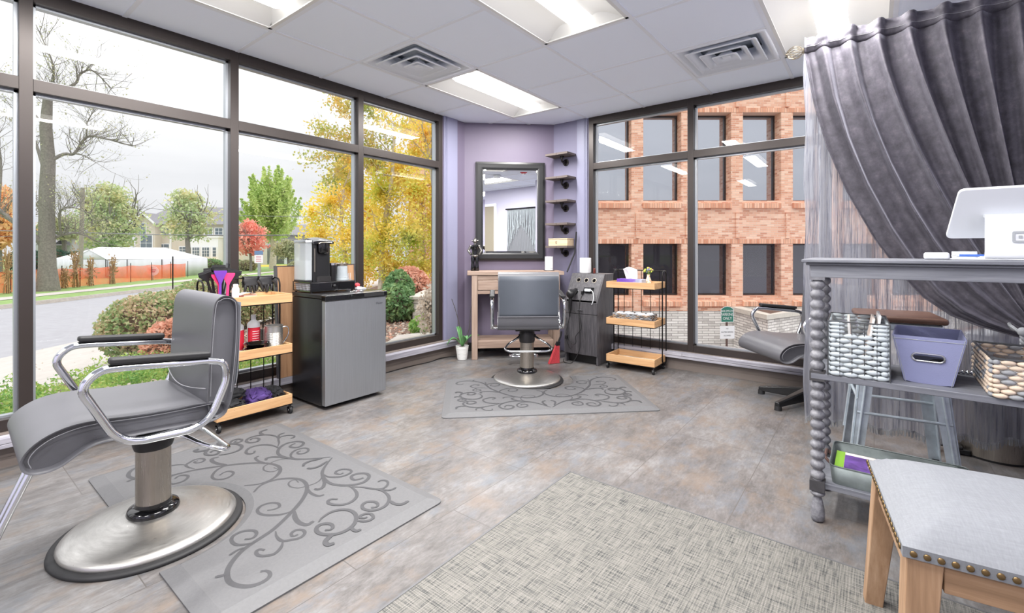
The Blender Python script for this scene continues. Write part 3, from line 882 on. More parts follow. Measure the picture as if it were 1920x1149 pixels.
def floor_mat(name, label, loc, ang, L=1.46, D=.895, cut_r=.312, cut_in=.06):
    """local: x = 0 on the straight edge and grows towards the chair, y along the mat"""
    t = thing(name, label, 'floor mat', loc, ang, 'grey anti-fatigue mats')
    hl = L/2; cx = D-cut_in; a0 = math.acos(min(1,cut_in/cut_r))
    top = rounded([(0,-hl),(D,-hl)], 0)   # plain corners
    out = []
    out += arc((.03,-hl+.03), .03, -PI, -PI/2, 5); out += arc((D-.02,-hl+.02), .02, -PI/2, 0, 4)
    ca = arc((cx,0), cut_r, -a0-0, -2*PI+a0, 40)
    out += ca
    out += arc((D-.02,hl-.02), .02, 0, PI/2, 4); out += arc((.03,hl-.03), .03, PI/2, PI, 5)
    n = len(out); P = [Vector(p) for p in out]; ins = []
    i0 = 11; i1 = 11+len(ca)
    for i in range(n): ins.append(.03 if i0 <= i < i1 else .05)
    V0 = []; V2 = []
    for i in range(n):
        a = (P[i]-P[i-1]); b = (P[(i+1)%n]-P[i])
        if a.length < 1e-6: a = b
        if b.length < 1e-6: b = a
        na = Vector((-a.y,a.x)).normalized(); nb = Vector((-b.y,b.x)).normalized(); nn = (na+nb)
        nn = nn.normalized() if nn.length > .1 else na
        k = 1/max(.35, nn.dot(na))
        V2.append(P[i]+nn*ins[i]*k); V0.append(P[i])
    # keep the inset loop tidy at the tight corners
    def clampc(p):
        return Vector((min(max(p.x,.05), D-.05 if abs(p.y) > cut_r*.9 else p.x), min(max(p.y,-hl+.05),hl-.05)))
    V2 = [clampc(v) if not (i0 <= i < i1) else Vector((min(v.x, D-.05), v.y)) for i, v in enumerate(V2)]
    b = MB(); vs = [(v.x,v.y,.0) for v in V0]+[(v.x,v.y,.006) for v in V0]+[(v.x,v.y,.021) for v in V2]
    fs = []
    for i in range(n):
        j = (i+1)%n; fs += [(i,j,n+j,n+i),(n+i,n+j,2*n+j,2*n+i)]
    b.add(vs, fs, 0)
    R2 = cut_r+.03; yy = sorted(set([round(v.y,5) for v in V2[i0:i1]]+[-hl+.05,hl-.05,-R2*.9999,R2*.9999,-R2,R2]+[k*.1-.6 for k in range(13)]))
    def xr(y):
        if abs(y) >= R2: return D-.05
        return min(D-.05, cx-math.sqrt(max(0,R2*R2-y*y)))
    vs = []
    for y in yy: vs += [(.05,y,.021),(xr(y),y,.021)]
    b.add(vs, [(2*k,2*k+1,2*k+3,2*k+2) for k in range(len(yy)-1)], 0)
    for ci, (pts, w) in enumerate(scroll_curves()):
        for sg in (-1,1):
            zz = .0213+.00004*(2*ci+(sg > 0))
            N = len(pts)
            Q = [Vector((p[1], sg*p[0])) for p in pts]; vs = []; fs = []
            for i in range(N):
                d = (Q[min(i+1,N-1)]-Q[max(i-1,0)]); d = d.normalized() if d.length > 1e-7 else Vector((1,0)); nn = Vector((-d.y,d.x))
                u = i/(N-1); ww = w*min(1, .35+u*4, .55+(1-u)*2.2)*(1.25 if u > 1-1.5/(N-1)*2 else 1)
                vs += [(Q[i].x+nn.x*ww, Q[i].y+nn.y*ww, zz), (Q[i].x-nn.x*ww, Q[i].y-nn.y*ww, zz)]
            for i in range(N-1): fs.append((2*i,2*i+1,2*i+3,2*i+2) if sg > 0 else (2*i,2*i+2,2*i+3,2*i+1))
            ok = all(math.hypot(v[0]-cx, v[1]) > cut_r+.028 for v in vs)
            if ok: b.add(vs, fs, 1)
            else:
                keep = [f for f in fs if all(math.hypot(vs[q][0]-cx, vs[q][1]) > cut_r+.035 for q in f)]
                b.add(vs, keep, 1)
    b.build('pad', ['mat_grey','mat_scroll'], t, ang=8)
    return t
floor_mat('anti_fatigue_mat', 'grey foam mat with scroll pattern under the left foreground chair', (1.400,2.188,0), PI)
floor_mat('anti_fatigue_mat', 'grey foam mat with scroll pattern under the chair facing the mirror', (2.577,1.654,0), math.atan2(.69,.725))

# ---- woven rug
b = MB(); b.box(-.9,-.88,.0005,1.955,1.165,.006)
o = b.build('woven_rug','rug_weave',bevel=.002); tag(o,'flat grey woven vinyl rug across the foreground floor','rug')
b = MB()
for q in ((-.9,1.160,1.955,1.168),(1.951,-.88,1.958,1.165)): b.box(q[0],q[1],.0004,q[2],q[3],.0072)
b.build('bound_edge','mat_grey',o)
# =========================================================== LEFT SIDE: FRIDGE, CART, COFFEE THINGS
def fold_noise(x, y, s): return math.sin(x*31+s*7)*math.cos(y*27+s*3)*.5+math.sin(x*67+y*43+s)*.3+math.sin(x*17-y*61+s*2)*.2

def mini_fridge():
    t = thing('mini_fridge','grey and black mini fridge standing beside the left windows','fridge',(1.938,3.10,0))
    b = MB().box(-.245,-.155,.02,.245,.235,.745); b.build('body','fridge_black',t,bevel=.006)
    b = MB().box(-.250,-.165,.748,.250,.235,.778); tp = b.build('top_panel','fridge_black',t,bevel=.006)
    b = MB().box(-.245,-.205,.03,.245,-.16,.735); d = b.build('door','fridge_door',t,bevel=.005)
    b = MB().box(-.250,-.215,.735,.250,-.16,.775); b.build('door_cap','black_gloss',d,bevel=.006)
    b = MB().box(.05,-.2165,.743,.22,-.214,.765); b.build('handle_recess','black_rubber',d,bevel=.001)
    MB().cyl((.248,-.19,.43),(.248,-.19,.60),.008).build('side_grip','black_plastic',d)
    text('brand_badge','Haier',.026,'text_dark',d,frame_M((.185,-.2056,.688),(1,0,0),(0,0,1)),.0003)
    for sx in (-.2,.2):
        for sy in (-.12,.19): MB().cyl((sx,sy,0),(sx,sy,.022),.014).build('foot','black_rubber',t)
mini_fridge()

# wood board leaning behind the fridge on the ledge
t = thing('wood_board','tall brown wooden board leaning on the window behind the mini fridge','board',(1.93,3.37,.160))
M = Matrix.Rotation(-.06,4,'X')
b = MB(); b.box(-.315,-.012,0,.315,.012,.80,M=M); b.build('panel','wood_board',t,bevel=.002)
b = MB(); b.box(-.327,-.014,0,-.313,.014,.802,M=M); b.box(.313,-.014,0,.327,.014,.802,M=M); b.box(-.327,-.014,.80,.327,.014,.806,M=M); b.build('edge_band','laminate_dark',t)

# pod drawer
FZ = .7785
t = thing('pod_drawer','black coffee pod drawer on the mini fridge, under the coffee maker','drawer unit',(1.865,3.205,FZ))
b = MB(); b.box(-.175,-.125,.008,.175,.12,.016); b.box(-.175,-.125,.070,.175,.12,.076)
for x in (-.172,.172):
    for y in (-.122,.117): b.cyl((x,y,.008),(x,y,.076),.0035,n=8)
for k in range(4): b.cyl((-.173,-.122,.020+.013*k),(-.173,.117,.020+.013*k),.0018,n=6)
for sx in (-.16,.16):
    for sy in (-.11,.10): b.cyl((sx,sy,0),(sx,sy,.01),.008,n=10)
b.build('rack','black_gloss',t)
b = MB(); b.box(-.172,-.130,.012,.172,-.122,.072); f = b.build('drawer_front','black_gloss',t,bevel=.002)
MB().ball((0,-.138,.044),(.011,.009,.011),12).build('knob','black_rubber',f)
for k in range(5):
    MB().lathe([(.015,0),(.022,.042),(.0235,.044),(.0235,.046)],16,(-.145,-.095+.047*k,.017)).build('coffee_pod','white_plastic',t)

# coffee maker
t = thing('coffee_maker','black single cup coffee maker with clear water tank','coffee maker',(1.775,3.222,FZ+.0765))
b = MB()
body = rounded([(-.045,-.11),(.095,-.11),(.095,.09),(-.045,.09)],.02,4)
def poly_z(mb, poly, z0, z1, sc=1.0, m=0, cx=0, cy=0):
    n = len(poly)
    vs = [(p[0],p[1],z0) for p in poly]+[(cx+(p[0]-cx)*sc,cy+(p[1]-cy)*sc,z1) for p in poly]
    return mb.add(vs,[tuple(range(n-1,-1,-1)),tuple(range(n,2*n))]+[(i,(i+1)%n,n+(i+1)%n,n+i) for i in range(n)],m)
poly_z(b, rounded([(-.045,-.098),(.095,-.098),(.095,.09),(-.045,.09)],.02,4), 0, .275)
poly_z(b, rounded([(-.045,-.11),(-.02,-.11),(-.02,.0),(-.045,.0)],.006,3), 0, .27)
b.build('body','black_plastic',t,ang=50)
b = MB(); poly_z(b, rounded([(-.025,-.125),(.092,-.125),(.092,-.02),(-.025,-.02)],.025,4), 0, .032); poly_z(b, rounded([(-.015,-.12),(.085,-.12),(.085,-.03),(-.015,-.03)],.02,4), .032, .036)
b.build('drip_tray','black_steel',t,ang=50)
b = MB(); b.lathe([(.030,.195),(.040,.20),(.046,.215),(.047,.262),(.047,.275)],28,(.033,-.088,0)); hd = b.build('brew_head','black_gloss',t,ang=50)
b = MB(); b.grid(lambda u, v: (-.05+.15*u, -.128+.22*v, .272+.045*math.sin(PI*(.12+.80*v))*(1-.25*(2*u-1)**2)), 8, 12)
b.grid(lambda u, v: (-.05+.15*u, -.128+.22*v, .268), 1, 1)
for s in (0,1): b.grid(lambda u, v: (-.05+.15*s, -.128+.22*u, .268+v*(.004+.045*math.sin(PI*(.12+.80*u))*.75)), 12, 1)
b.grid(lambda u, v: (-.05+.15*u,-.128,.268+v*(.004+.045*math.sin(PI*.12)*(1-.25*(2*u-1)**2))), 8, 1); b.grid(lambda u, v: (-.05+.15*u,.092,.268+v*(.004+.045*math.sin(PI*.92)*(1-.25*(2*u-1)**2))), 8, 1)
b.build('lid','black_gloss',t,ang=50)
MB().tube([(-.016,-.132,.270),(-.005,-.142,.277),(.035,-.146,.279),(.075,-.142,.277),(.086,-.132,.270)],.0045,8).build('lid_handle','nickel',hd)
b = MB(); b.box(-.041,-.1135,.07,-.033,-.110,.235); b.build('side_strip','nickel',t)
b = MB(); poly_z(b, rounded([(-.092,-.09),(-.048,-.105),(-.048,.085),(-.092,.075)],.012,4), .012, .275); tk = b.build('water_tank','tank_glass',t,ang=50)
b = MB(); poly_z(b, rounded([(-.088,-.084),(-.050,-.098),(-.050,.080),(-.088,.070)],.010,4), .016, .15); b.build('water','tank_glass',tk,ang=50)
b = MB(); poly_z(b, rounded([(-.095,-.094),(-.046,-.11),(-.046,.088),(-.095,.078)],.012,4), .275, .296, .96, cx=-.07, cy=0); b.build('tank_lid','steel_plain',tk,bevel=.004)
b = MB(); poly_z(b, rounded([(-.093,-.091),(-.046,-.106),(-.046,.087),(-.093,.077)],.012,4), 0, .012); b.build('tank_base','black_plastic',tk)

# canisters
t = thing('thermos_mug','black and steel travel mug beside the coffee maker','mug',(1.925,3.20,FZ+.0765))
MB().lathe([(.030,0),(.034,.06),(.036,.11),(.036,.122)],24).build('cup','black_plastic',t)
MB().lathe([(.0375,.112),(.038,.125),(.034,.129)],24).build('rim','chrome',t)
t = thing('steel_canister','small cream ribbed canister with a metal lid by the coffee maker','canister',(2.002,3.195,FZ+.0765))
pr = [(.045,0),(.045,.012),(.043,.014),(.045,.02),(.043,.022),(.044,.028),(.040,.105)]
MB().lathe(pr,28).build('pot','weave_white',t,ang=30)
l = MB().lathe([(.041,.105),(.042,.122),(.036,.125),(.034,.128)],28).build('lid','nickel',t,ang=30)
MB().ball((0,0,.132),.005,10).build('knob','nickel',l)
t = thing('stir_stick_glass','small glass of white stir sticks on the pod drawer','glass cup',(2.030,3.245,FZ+.0765))
# it stands beside the drawer's right end
t.location = (2.082,3.235,FZ)
MB().lathe([(.022,.0),(.028,.075),(.0265,.075),(.021,.004)],20,cap=False).build('cup','tank_glass',t)
b = MB(); r = random.Random(5)
for k in range(11):
    a = r.uniform(0,2*PI); q = r.uniform(.0,.015); b.cyl((q*math.cos(a),q*math.sin(a),.003),(1.9*q*math.cos(a+.3),1.9*q*math.sin(a+.3),.11+r.uniform(-.01,.015)),.0016,n=5)
b.build('sticks','white_plastic',t)
t = thing('egg_timer','small red and white gadget on the right of the mini fridge','gadget',(2.118,3.13,FZ),.2)
b = MB(); b.hexa([(-.045,-.02,0),(.055,-.02,0),(.055,.03,0),(-.045,.03,0)],[(-.035,-.012,.026),(.050,-.014,.008),(.050,.026,.008),(-.035,.024,.026)]); b.build('holder','white_plastic',t,bevel=.004)
b = MB(); b.ball((-.025,.004,.032),(.024,.017,.018),14); b.build('dial','red_fibre',t)
t = thing('foil_strip','crumpled silver foil strip lying on the mini fridge','foil',(1.985,3.00,FZ),.1)
b = MB(); b.grid(lambda u, v: (-.06+.12*u, -.012+.024*v, .003+.003*math.sin(u*40+v*5)),16,2); b.build('foil','chrome',t,solid=.0008)

# ---------------------------------------------------------------- rolling carts
def cart(label, loc, rz):
    t = thing('rolling_cart', label, 'cart', loc, rz, 'three tier rolling carts')
    hx, hy = .225, .142
    for z0, z1, key in ((.065,.128,0),(.405,.462,1),(.737,.792,2)):
        b = MB(); w = .012
        b.box(-hx,-hy,z0,hx,-hy+w,z1); b.box(-hx,hy-w,z0,hx,hy,z1); b.box(-hx,-hy+w,z0,-hx+w,hy-w,z1); b.box(hx-w,-hy+w,z0,hx,hy-w,z1)
        tr = b.build('tray','wood_pine',t,bevel=.0015)
        b = MB(); b.box(-hx+w,-hy+w,z0+.004,hx-w,hy-w,z0+.010); b.build('tray_bottom','wood_box',tr)
        b = MB(); b.box(-hx,-hy,z0-.006,hx,-hy+.010,z0-.0005); b.box(-hx,hy-.010,z0-.006,hx,hy,z0-.0005); b.box(-hx,-hy+.01,z0-.006,-hx+.010,hy-.01,z0-.0005); b.box(hx-.010,-hy+.01,z0-.006,hx,hy-.01,z0-.0005)
        b.build('tray_band','black_metal',tr)
    for sx in (-1,1):
        x = sx*(hx+.006)
        b = MB(); b.tube(path3([(x,hy-.098,.0+.12),(x,hy-.098,.885),(x,hy+.004,.895),(x,hy+.004,.05),(x,hy-.045,.052)],.075,8),.0055,8); b.tube(path3([(x,hy-.098,.13),(x,hy-.09,.065),(x,hy,.058)],.05,5),.0055,8)
        b.build('side_frame','black_metal',t,ang=80)
    b = MB(); b.cyl((-hx,hy+.004,.890),(hx,hy+.004,.890),.0050,n=10); b.build('top_rail','black_metal',t)
    for k in range(5):
        x = -hx+.055+.085*k*(2*hx-.11)/.34
        b = MB(); b.cyl((x,hy+.004,.06),(x,hy+.004,.890),.0032,n=8); b.build('rod','black_metal',t)
    for sx in (-1,1):
        for sy in (-1,1):
            c = Vector((sx*(hx-.012),sy*(hy-.012),0))
            b = MB(); b.cyl(c+Vector((0,0,.042)),c+Vector((0,0,.062)),.008,n=12); b.box(c.x-.013,c.y-.016,.018,c.x-.010,c.y+.012,.044); b.box(c.x+.010,c.y-.016,.018,c.x+.013,c.y+.012,.044); b.box(c.x-.013,c.y-.016,.040,c.x+.013,c.y+.012,.044)
            f = b.build('caster','black_plastic',t)
            w_ = MB().cyl(c+Vector((-.009,-.004,.0225)),c+Vector((.009,-.004,.0225)),.0225,n=20).build('wheel','black_rubber',f,bevel=.003)
            MB().cyl(c+Vector((-.0145,-.004,.0225)),c+Vector((.0145,-.004,.0225)),.007,n=10).build('hub','chrome',f)
    return t
CX1, CY1 = 1.32, 3.185
cart('black wire cart with wooden trays, loaded with bottles, cloths and colour brushes', (CX1,CY1,0), 0)
TZ = (.0765,.4165,.7485)      # tray floors

# --- top tray of the left cart
t = thing('brush_holder','black cup holder on the cart, full of colour brushes','brush holder',(1.175,3.215,TZ[2]))
MB().box(-.06,-.035,0,.06,.035,.055).build('holder_box','black_plastic',t,bevel=.004)
def colour_brush(label, mat, loc, lean, rz, h, w, group='hair colour brushes in the holder'):
    t = thing('colour_brush', label, 'hair brush', loc, rz, group)
    M = Matrix.Rotation(lean,4,'Y')
    b = MB()
    pr = [(-.008,0),(-.007,h*.6),(-.012,h*.68),(-w,h-.012),(-w,h),(w,h),(w,h-.012),(.012,h*.68),(.007,h*.6),(.008,0)]
    b.prism(pr,.006,M @ Matrix.Translation((0,.003,0)) @ Matrix.Rotation(PI/2,4,'X')); b.build('handle',mat,t,bevel=.0012)
    b = MB(); b.prism([(-w+.002,h),(-w+.002,h+.012),(w-.002,h+.012),(w-.002,h)],.005,M @ Matrix.Translation((0,.0025,0)) @ Matrix.Rotation(PI/2,4,'X')); b.build('bristles','black_cloth',t)
    return t
BZ = TZ[2]+.056
colour_brush('purple fan shaped hair colour brush, frontmost in the holder','purple_plastic',(1.150,3.150,TZ[2]+.001),.02,0,.205,.036)
colour_brush('pink fan shaped hair colour brush just behind and right of the purple one','pink_plastic',(1.192,3.156,TZ[2]+.001),.05,0,.188,.036)
colour_brush('pink fan shaped hair colour brush behind the purple one, leaning left','pink_plastic',(1.158,3.165,TZ[2]+.001),-.06,0,.184,.038)
for k, (x, y, ln, rz, h, lb) in enumerate([(1.125,3.20,-.30,.2,.185,'black colour brush leaning furthest left in the holder'),(1.150,3.235,-.12,-.1,.20,'black colour brush upright at the back left of the holder'),
        (1.215,3.20,.26,-.2,.19,'black colour brush leaning furthest right in the holder'),(1.19,3.235,.10,.1,.20,'black colour brush upright at the back right of the holder'),(1.17,3.222,.0,.0,.215,'tallest black colour brush in the middle of the holder')]):
    colour_brush(lb,'black_plastic',(x,y,BZ),ln,rz,h-.045,.040)
t = thing('rat_tail_comb','black tooth comb standing up behind the colour brushes','comb',(1.205,3.24,BZ),.1)
M = Matrix.Rotation(.18,4,'Y'); b = MB(); b.box(-.004,-.002,0,.004,.002,.19,M=M); b.box(-.012,-.002,.11,-.004,.002,.115,M=M)
for k in range(14): b.box(-.020,-.0012,.118+.0055*k,-.004,.0012,.1205+.0055*k,M=M)
b.build('comb_body','black_plastic',t)

def bottle(name, label, loc, r, h, mats, cap='white_plastic', label_mat=None, txt=None, group=None, neck=.012, cat='bottle', rz=0):
    t = thing(name, label, cat, loc, rz, group)
    MB().lathe([(r*.95,0),(r,.006),(r,h*.72),(r*.93,h*.78),(neck+.004,h*.85),(neck,h*.87)],26).build('bottle_body',mats,t,ang=40)
    MB().lathe([(neck+.003,h*.86),(neck+.003,h),(neck*.9,h+.002)],20).build('cap',cap,t,ang=40)
    if label_mat:
        b = MB(); b.grid(lambda u, v: ((r+.0006)*math.cos(-PI*.95+PI*.9*u),(r+.0006)*math.sin(-PI*.95+PI*.9*u),h*(.10+.56*v)),14,1); lb = b.build('label',label_mat,t)
        if txt: text('label_text',txt,r*.55,'text_white',lb,frame_M((-.3*r,-(r+.002),h*.38),(0,0,1),(-1,0,0)),.0002)
        else:
            b = MB()
            for k in range(7): b.grid(lambda u, v: ((r+.001)*math.cos(-PI*.68+PI*.36*u),(r+.001)*math.sin(-PI*.68+PI*.36*u),h*(.16+.065*k+.012*v)),6,1)
            b.build('print_lines','text_white',lb)
    return t
bottle('spray_bottle','small plain white bottle on the cart right of the brushes',(1.245,3.165,TZ[2]),.022,.115,'white_plastic')
t = thing('clip_bundle','bundle of zebra striped hair clips standing behind the white bottle','hair clips',(1.265,3.255,TZ[2]))
b = MB(); r = random.Random(8)
for k in range(4):
    x, y = r.uniform(-.02,.02), r.uniform(-.012,.012)
    for j in range(8): b.cyl((x+.002*j*(k-1.5)*.3,y,.0+.015*j),(x+.002*(j+1)*(k-1.5)*.3,y,.015*(j+1)),.0075,n=8,m=j%2)
b.build('clips',['weave_tan','black_plastic'],t)
t = thing('foil_box','small pinkish box with a sheet of paper on top, front of the cart','box',(1.285,3.085,TZ[2]),.1)
MB().box(-.04,-.03,0,.04,.03,.052).build('carton','pink_tan_box',t,bevel=.001)
b = MB(); b.grid(lambda u, v: (-.065+.10*u,-.035+.06*v,.055+.012*math.sin(PI*(1-u))),8,2); b.build('sheet','white_paper',t,solid=.0012)
# gloves hanging from the rear rail
def glove(label, x, n):
    t = thing('work_glove', label, 'glove', (x,CY1+.146,.8955), 0, 'black gloves hanging on the cart rail')
    b = MB(); r = random.Random(n)
    pal = [(-.045,0),(-.048,-.03),(-.040,-.062),(.040,-.060),(.046,-.03),(.045,0)]
    b.grid(lambda u, v: (-.046+.092*u+.004*math.sin(v*9+n), -.012-.006*math.sin(PI*u)-.010*v, .002-.062*v), 8, 6)
    b.grid(lambda u, v: (-.046+.092*u, -.012+.022*v, .002+.004*math.sin(PI*v)), 8, 3)
    b.grid(lambda u, v: (-.046+.092*u+.003*math.sin(v*9), .010+.004*math.sin(PI*u), .002-.07*v), 8, 4)
    b.build('palm','glove_black',t,solid=.003)
    for k in range(4):
        x0 = -.036+.024*k; L = (.042,.052,.050,.038)[k]; c = r.uniform(-.012,.012)
        MB().tube([(x0,-.021,-.055),(x0+c*.5,-.026,-.055-L*.5),(x0+c,-.024,-.055-L)],[.0105,.0100,.007],8).build('finger','glove_black',t)
    MB().tube([(.040,-.018,-.025),(.058,-.024,-.045),(.064,-.024,-.075)],[.011,.010,.007],8).build('thumb','glove_black',t)
glove('left black glove of the pair hanging on the cart rail', 1.40, 1); glove('right black glove of the pair hanging on the cart rail', 1.50, 2)

# --- middle tray
bottle('developer_bottle','white bottle with red vertical lettering label, left one on the middle shelf',(1.285,3.235,TZ[1]),.036,.225,'white_plastic',label_mat='label_red',txt='MOCHA',group='white bottles with red labels')
bottle('developer_bottle','white bottle with red printed label, right one on the middle shelf',(1.382,3.235,TZ[1]),.038,.235,'white_plastic',label_mat='label_red',group='white bottles with red labels')
def bowl(label, loc, r0, h):
    t = thing('mixing_bowl', label, 'bowl', loc, 0, 'black mixing bowls')
    MB().lathe([(r0*.55,0),(r0*.60,.004),(r0*.9,h*.8),(r0,h),(r0*1.05,h),(r0*1.05,h+.003),(r0*.97,h+.002),(r0*.86,h*.8),(r0*.55,.008),(.001,.006)],32,cap=False).build('bowl_body','black_gloss',t,ang=40)
    MB().box(r0,-.012,h-.001,r0+.025,.012,h+.003).build('grip','black_gloss',t,bevel=.001)
bowl('lower black mixing bowl of the stack on the middle shelf',(1.345,3.125,TZ[1]),.063,.034)
bowl('upper black mixing bowl of the stack on the middle shelf',(1.347,3.122,TZ[1]+.030),.066,.038)
t = thing('steel_mug','ribbed stainless steel mug with a loop handle on the cart','mug',(1.470,3.140,TZ[1]))
pr = [(.052,0)]
for k in range(14): z = .03+.007*k; pr += [(.0525,z),(.0540,z+.0035)]
pr += [(.053,.135),(.053,.16),(.056,.163),(.056,.166),(.051,.166),(.051,.01),(.001,.008)]
MB().lathe(pr,36,cap=False).build('cup','steel_brushed',t,ang=25)
MB().tube(path3([(.05,0,.145),(.095,0,.150),(.100,0,.09),(.052,0,.03)],.03,5),.004,8,ry=.004).build('handle','chrome',t)
t = thing('wire_sorter','small wire stand holding folded foils behind the steel mug','wire stand',(1.462,3.262,TZ[1]))
b = MB()
for k in range(5):
    x = -.045+.022*k; b.tube(path3([(x,-.03,0),(x,-.028,.17+.01*(k%2)),(x,.028,.17+.01*(k%2)),(x,.03,0)],.02,4),.0016,6)
b.build('wire_loops','black_metal',t)
b = MB()
for k in range(4): b.box(-.038+.022*k,-.022,.0,-.035+.022*k,.022,.13,m=k%2)
b.build('foils',['pumpkin_label','steel_plain'],t)

# --- bottom tray cloths
def cloth(name, label, loc, dx, dy, h, mat, seed, rz=0, cat='cloth', lob=2):
    t = thing(name, label, cat, loc, rz, 'folded cloths on the cart bottom tray')
    def f(u, v):
        th = 2*PI*u; ph = PI*v
        r = 1+.24*fold_noise(u, v, seed)
        sx = math.copysign(abs(math.cos(th))**.6, math.cos(th)); sy = math.copysign(abs(math.sin(th))**.6, math.sin(th))
        q = math.sin(ph)**.6
        return (dx*sx*q*r*.5, dy*sy*q*r*.5, h*.5*(1-math.copysign(abs(math.cos(ph))**.8, math.cos(ph)))*(1+.20*fold_noise(u*1.5, v*1.3, seed+2))+.001)
    MB().grid(f,44,18).build('folds',mat,t,ang=90)
cloth('folded_cape','folded charcoal cape at the left of the bottom tray',(1.195,3.155,TZ[0]),.15,.19,.075,'black_cloth',1,.2,'cape')
cloth('folded_cape','charcoal cape lying on top of the left cape in the bottom tray',(1.235,3.205,TZ[0]+.062),.13,.13,.06,'black_cloth',6,.35,'cape')
cloth('purple_smock','crumpled purple smock in the middle of the bottom tray',(1.375,3.165,TZ[0]),.15,.19,.095,'purple_cloth',3,-.2,'smock')
cloth('striped_towel','crumpled black and white cloth at the right of the bottom tray',(1.483,3.18,TZ[0]),.085,.16,.085,'black_cloth',5,.1,'towel')
# floor cable along the left wall
t = thing('floor_cable','thin black cable lying along the foot of the left wall','cable',(0,0,0))
MB().tube(spline([(2.30,3.36,.005),(2.55,3.375,.005),(2.8,3.385,.005),(3.05,3.37,.005),(3.2,3.40,.005),(3.30,3.38,.005),(3.36,3.33,.005)],6),.004,6).build('cord','cord_black',t)
# =========================================================== CORNER: MIRROR, VANITY, SHELVES, STATION, SECOND CART
AD = math.atan2(-.730,.683)
def mirror():
    t = thing('wall_mirror','large wall mirror in a wide black frame on the mauve corner wall','mirror',(3.955-.001,3.098-.001,.968),AD)
    hx, H = .372, 1.052; fw = .075
    b = MB()
    O = [(-hx,0),(hx,0),(hx,H),(-hx,H)]; I = [(-hx+fw,fw),(hx-fw,fw),(hx-fw,H-fw),(-hx+fw,H-fw)]; Q = [(-hx+.022,.022),(hx-.022,.022),(hx-.022,H-.022),(-hx+.022,H-.022)]; R = [(-hx+fw-.014,fw-.014),(hx-fw+.014,fw-.014),(hx-fw+.014,H-fw+.014),(-hx+fw-.014,H-fw+.014)]
    lv = [(O,0.0),(O,-.030),(Q,-.036),(Q,-.030),(R,-.026),(R,-.032),(I,-.028),(I,-.006)]
    vs = []; fs = []
    for P, y in lv: vs += [(p[0],y,p[1]) for p in P]
    for k in range(len(lv)-1):
        for i in range(4): fs.append((4*k+i,4*k+(i+1)%4,4*k+4+(i+1)%4,4*k+4+i))
    b.add(vs, fs); b.build('mirror_frame','black_plastic',t,ang=20)
    x0, x1, z0, z1, e = -hx+fw, hx-fw, fw, H-fw, .024
    b = MB()
    b.add([(x0+e,-.0135,z0+e),(x1-e,-.0135,z0+e),(x1-e,-.0135,z1-e),(x0+e,-.0135,z1-e),(x0,-.010,z0),(x1,-.010,z0),(x1,-.010,z1),(x0,-.010,z1)],
          [(0,1,2,3),(4,5,1,0),(5,6,2,1),(6,7,3,2),(7,4,0,3)])
    b.build('mirror_glass','mirror_glass',t,smooth=False)
mirror()

t = thing('vanity_table','weathered wood vanity table with a drawer under the wall mirror','table',(3.663,2.793,0),AD)
b = MB(); b.box(-.482,0,.830,.482,.395,.866); b.build('table_top','wood_vanity',t,bevel=.004)
for sx in (-.41,.41):
    for sy in (.035,.355): MB().box(sx-.029,sy-.029,0,sx+.029,sy+.029,.830).build('leg','wood_vanity_z',t,bevel=.003)
b = MB(); b.box(-.381,.015,.785,.381,.045,.830); b.box(-.381,.015,.645,.381,.045,.680); b.box(-.381,.34,.66,.381,.37,.83)
for sx in (-1,1): b.box(sx*.41-.012,.064,.66,sx*.41+.012,.326,.83)
b.build('apron','wood_vanity',t,bevel=.002)
for x0, x1 in ((-.378,-.004),(.004,.378)):
    d = MB().box(x0,.008,.684,x1,.04,.781).build('drawer','wood_vanity',t,bevel=.003)
    MB().ball(((x0+x1)/2+(.03 if x0 < 0 else 0),-.006,.733),(.015,.014,.015),12).build('knob','hinge_dark',d)
b = MB(); b.box(-.381,.035,.105,.381,.355,.178); b.build('lower_shelf','wood_vanity',t,bevel=.003)

# figurine on the vanity
def dl(x, y, z=0):       # vanity frame to world
    return (3.663+x*math.cos(AD)-y*math.sin(AD), 2.793+x*math.sin(AD)+y*math.cos(AD), z)
t = thing('metal_figurine','black and silver metal figure with hands on hips on the vanity','figurine',dl(-.405,.20,.8662),AD)
b = MB()
for s in (-1,1):
    b.lathe([(.020,0),(.024,.008),(.020,.05),(.017,.085),(.023,.125),(.018,.150)],12,(s*.021,0,0))
b.build('legs','black_gloss',t)
b = MB(); b.lathe([(.030,.145),(.038,.17),(.030,.20),(.046,.245),(.040,.262),(.014,.272)],18); b.build('torso','black_gloss',t)
b = MB(); b.box(-.030,-.035,.15,.030,-.028,.165); b.ball((0,-.034,.152),(.016,.010,.012),10); b.build('belt','silver_figure',t)
for s in (-1,1):
    b = MB(); b.tube([(s*.042,0,.248),(s*.068,-.005,.205),(s*.040,-.022,.165)],[.016,.013,.010],10); b.ball((s*.042,0,.25),(.018,.018,.016),10); b.build('arm','silver_figure',t)
b = MB(); b.ball((0,0,.305),(.024,.026,.026),16); b.cyl((0,0,.268),(0,0,.285),.012,n=12); b.cyl((-.034,0,.308),(.034,0,.308),.006,n=10); b.ball((0,-.024,.300),(.012,.008,.010),10); b.cyl((0,0,.325),(0,0,.340),.006,n=8); b.build('head','silver_figure',t)
t = thing('smart_speaker','small white fabric speaker at the right end of the vanity','speaker',dl(.365,.22,.8662),AD)
b = MB(); poly_z(b, rounded([(-.042,-.035),(.042,-.035),(.042,.035),(-.042,.035)],.03,5), .005, .145); b.build('speaker_body','white_paper',t,ang=50)
MB().box(-.05,-.042,0,.05,.042,.006).build('base_plate','black_plastic',t,bevel=.002); text('badge','sonos',.012,'text_dark',t,frame_M((.018,-.0357,.022),(1,0,0),(0,0,1)),.0002)

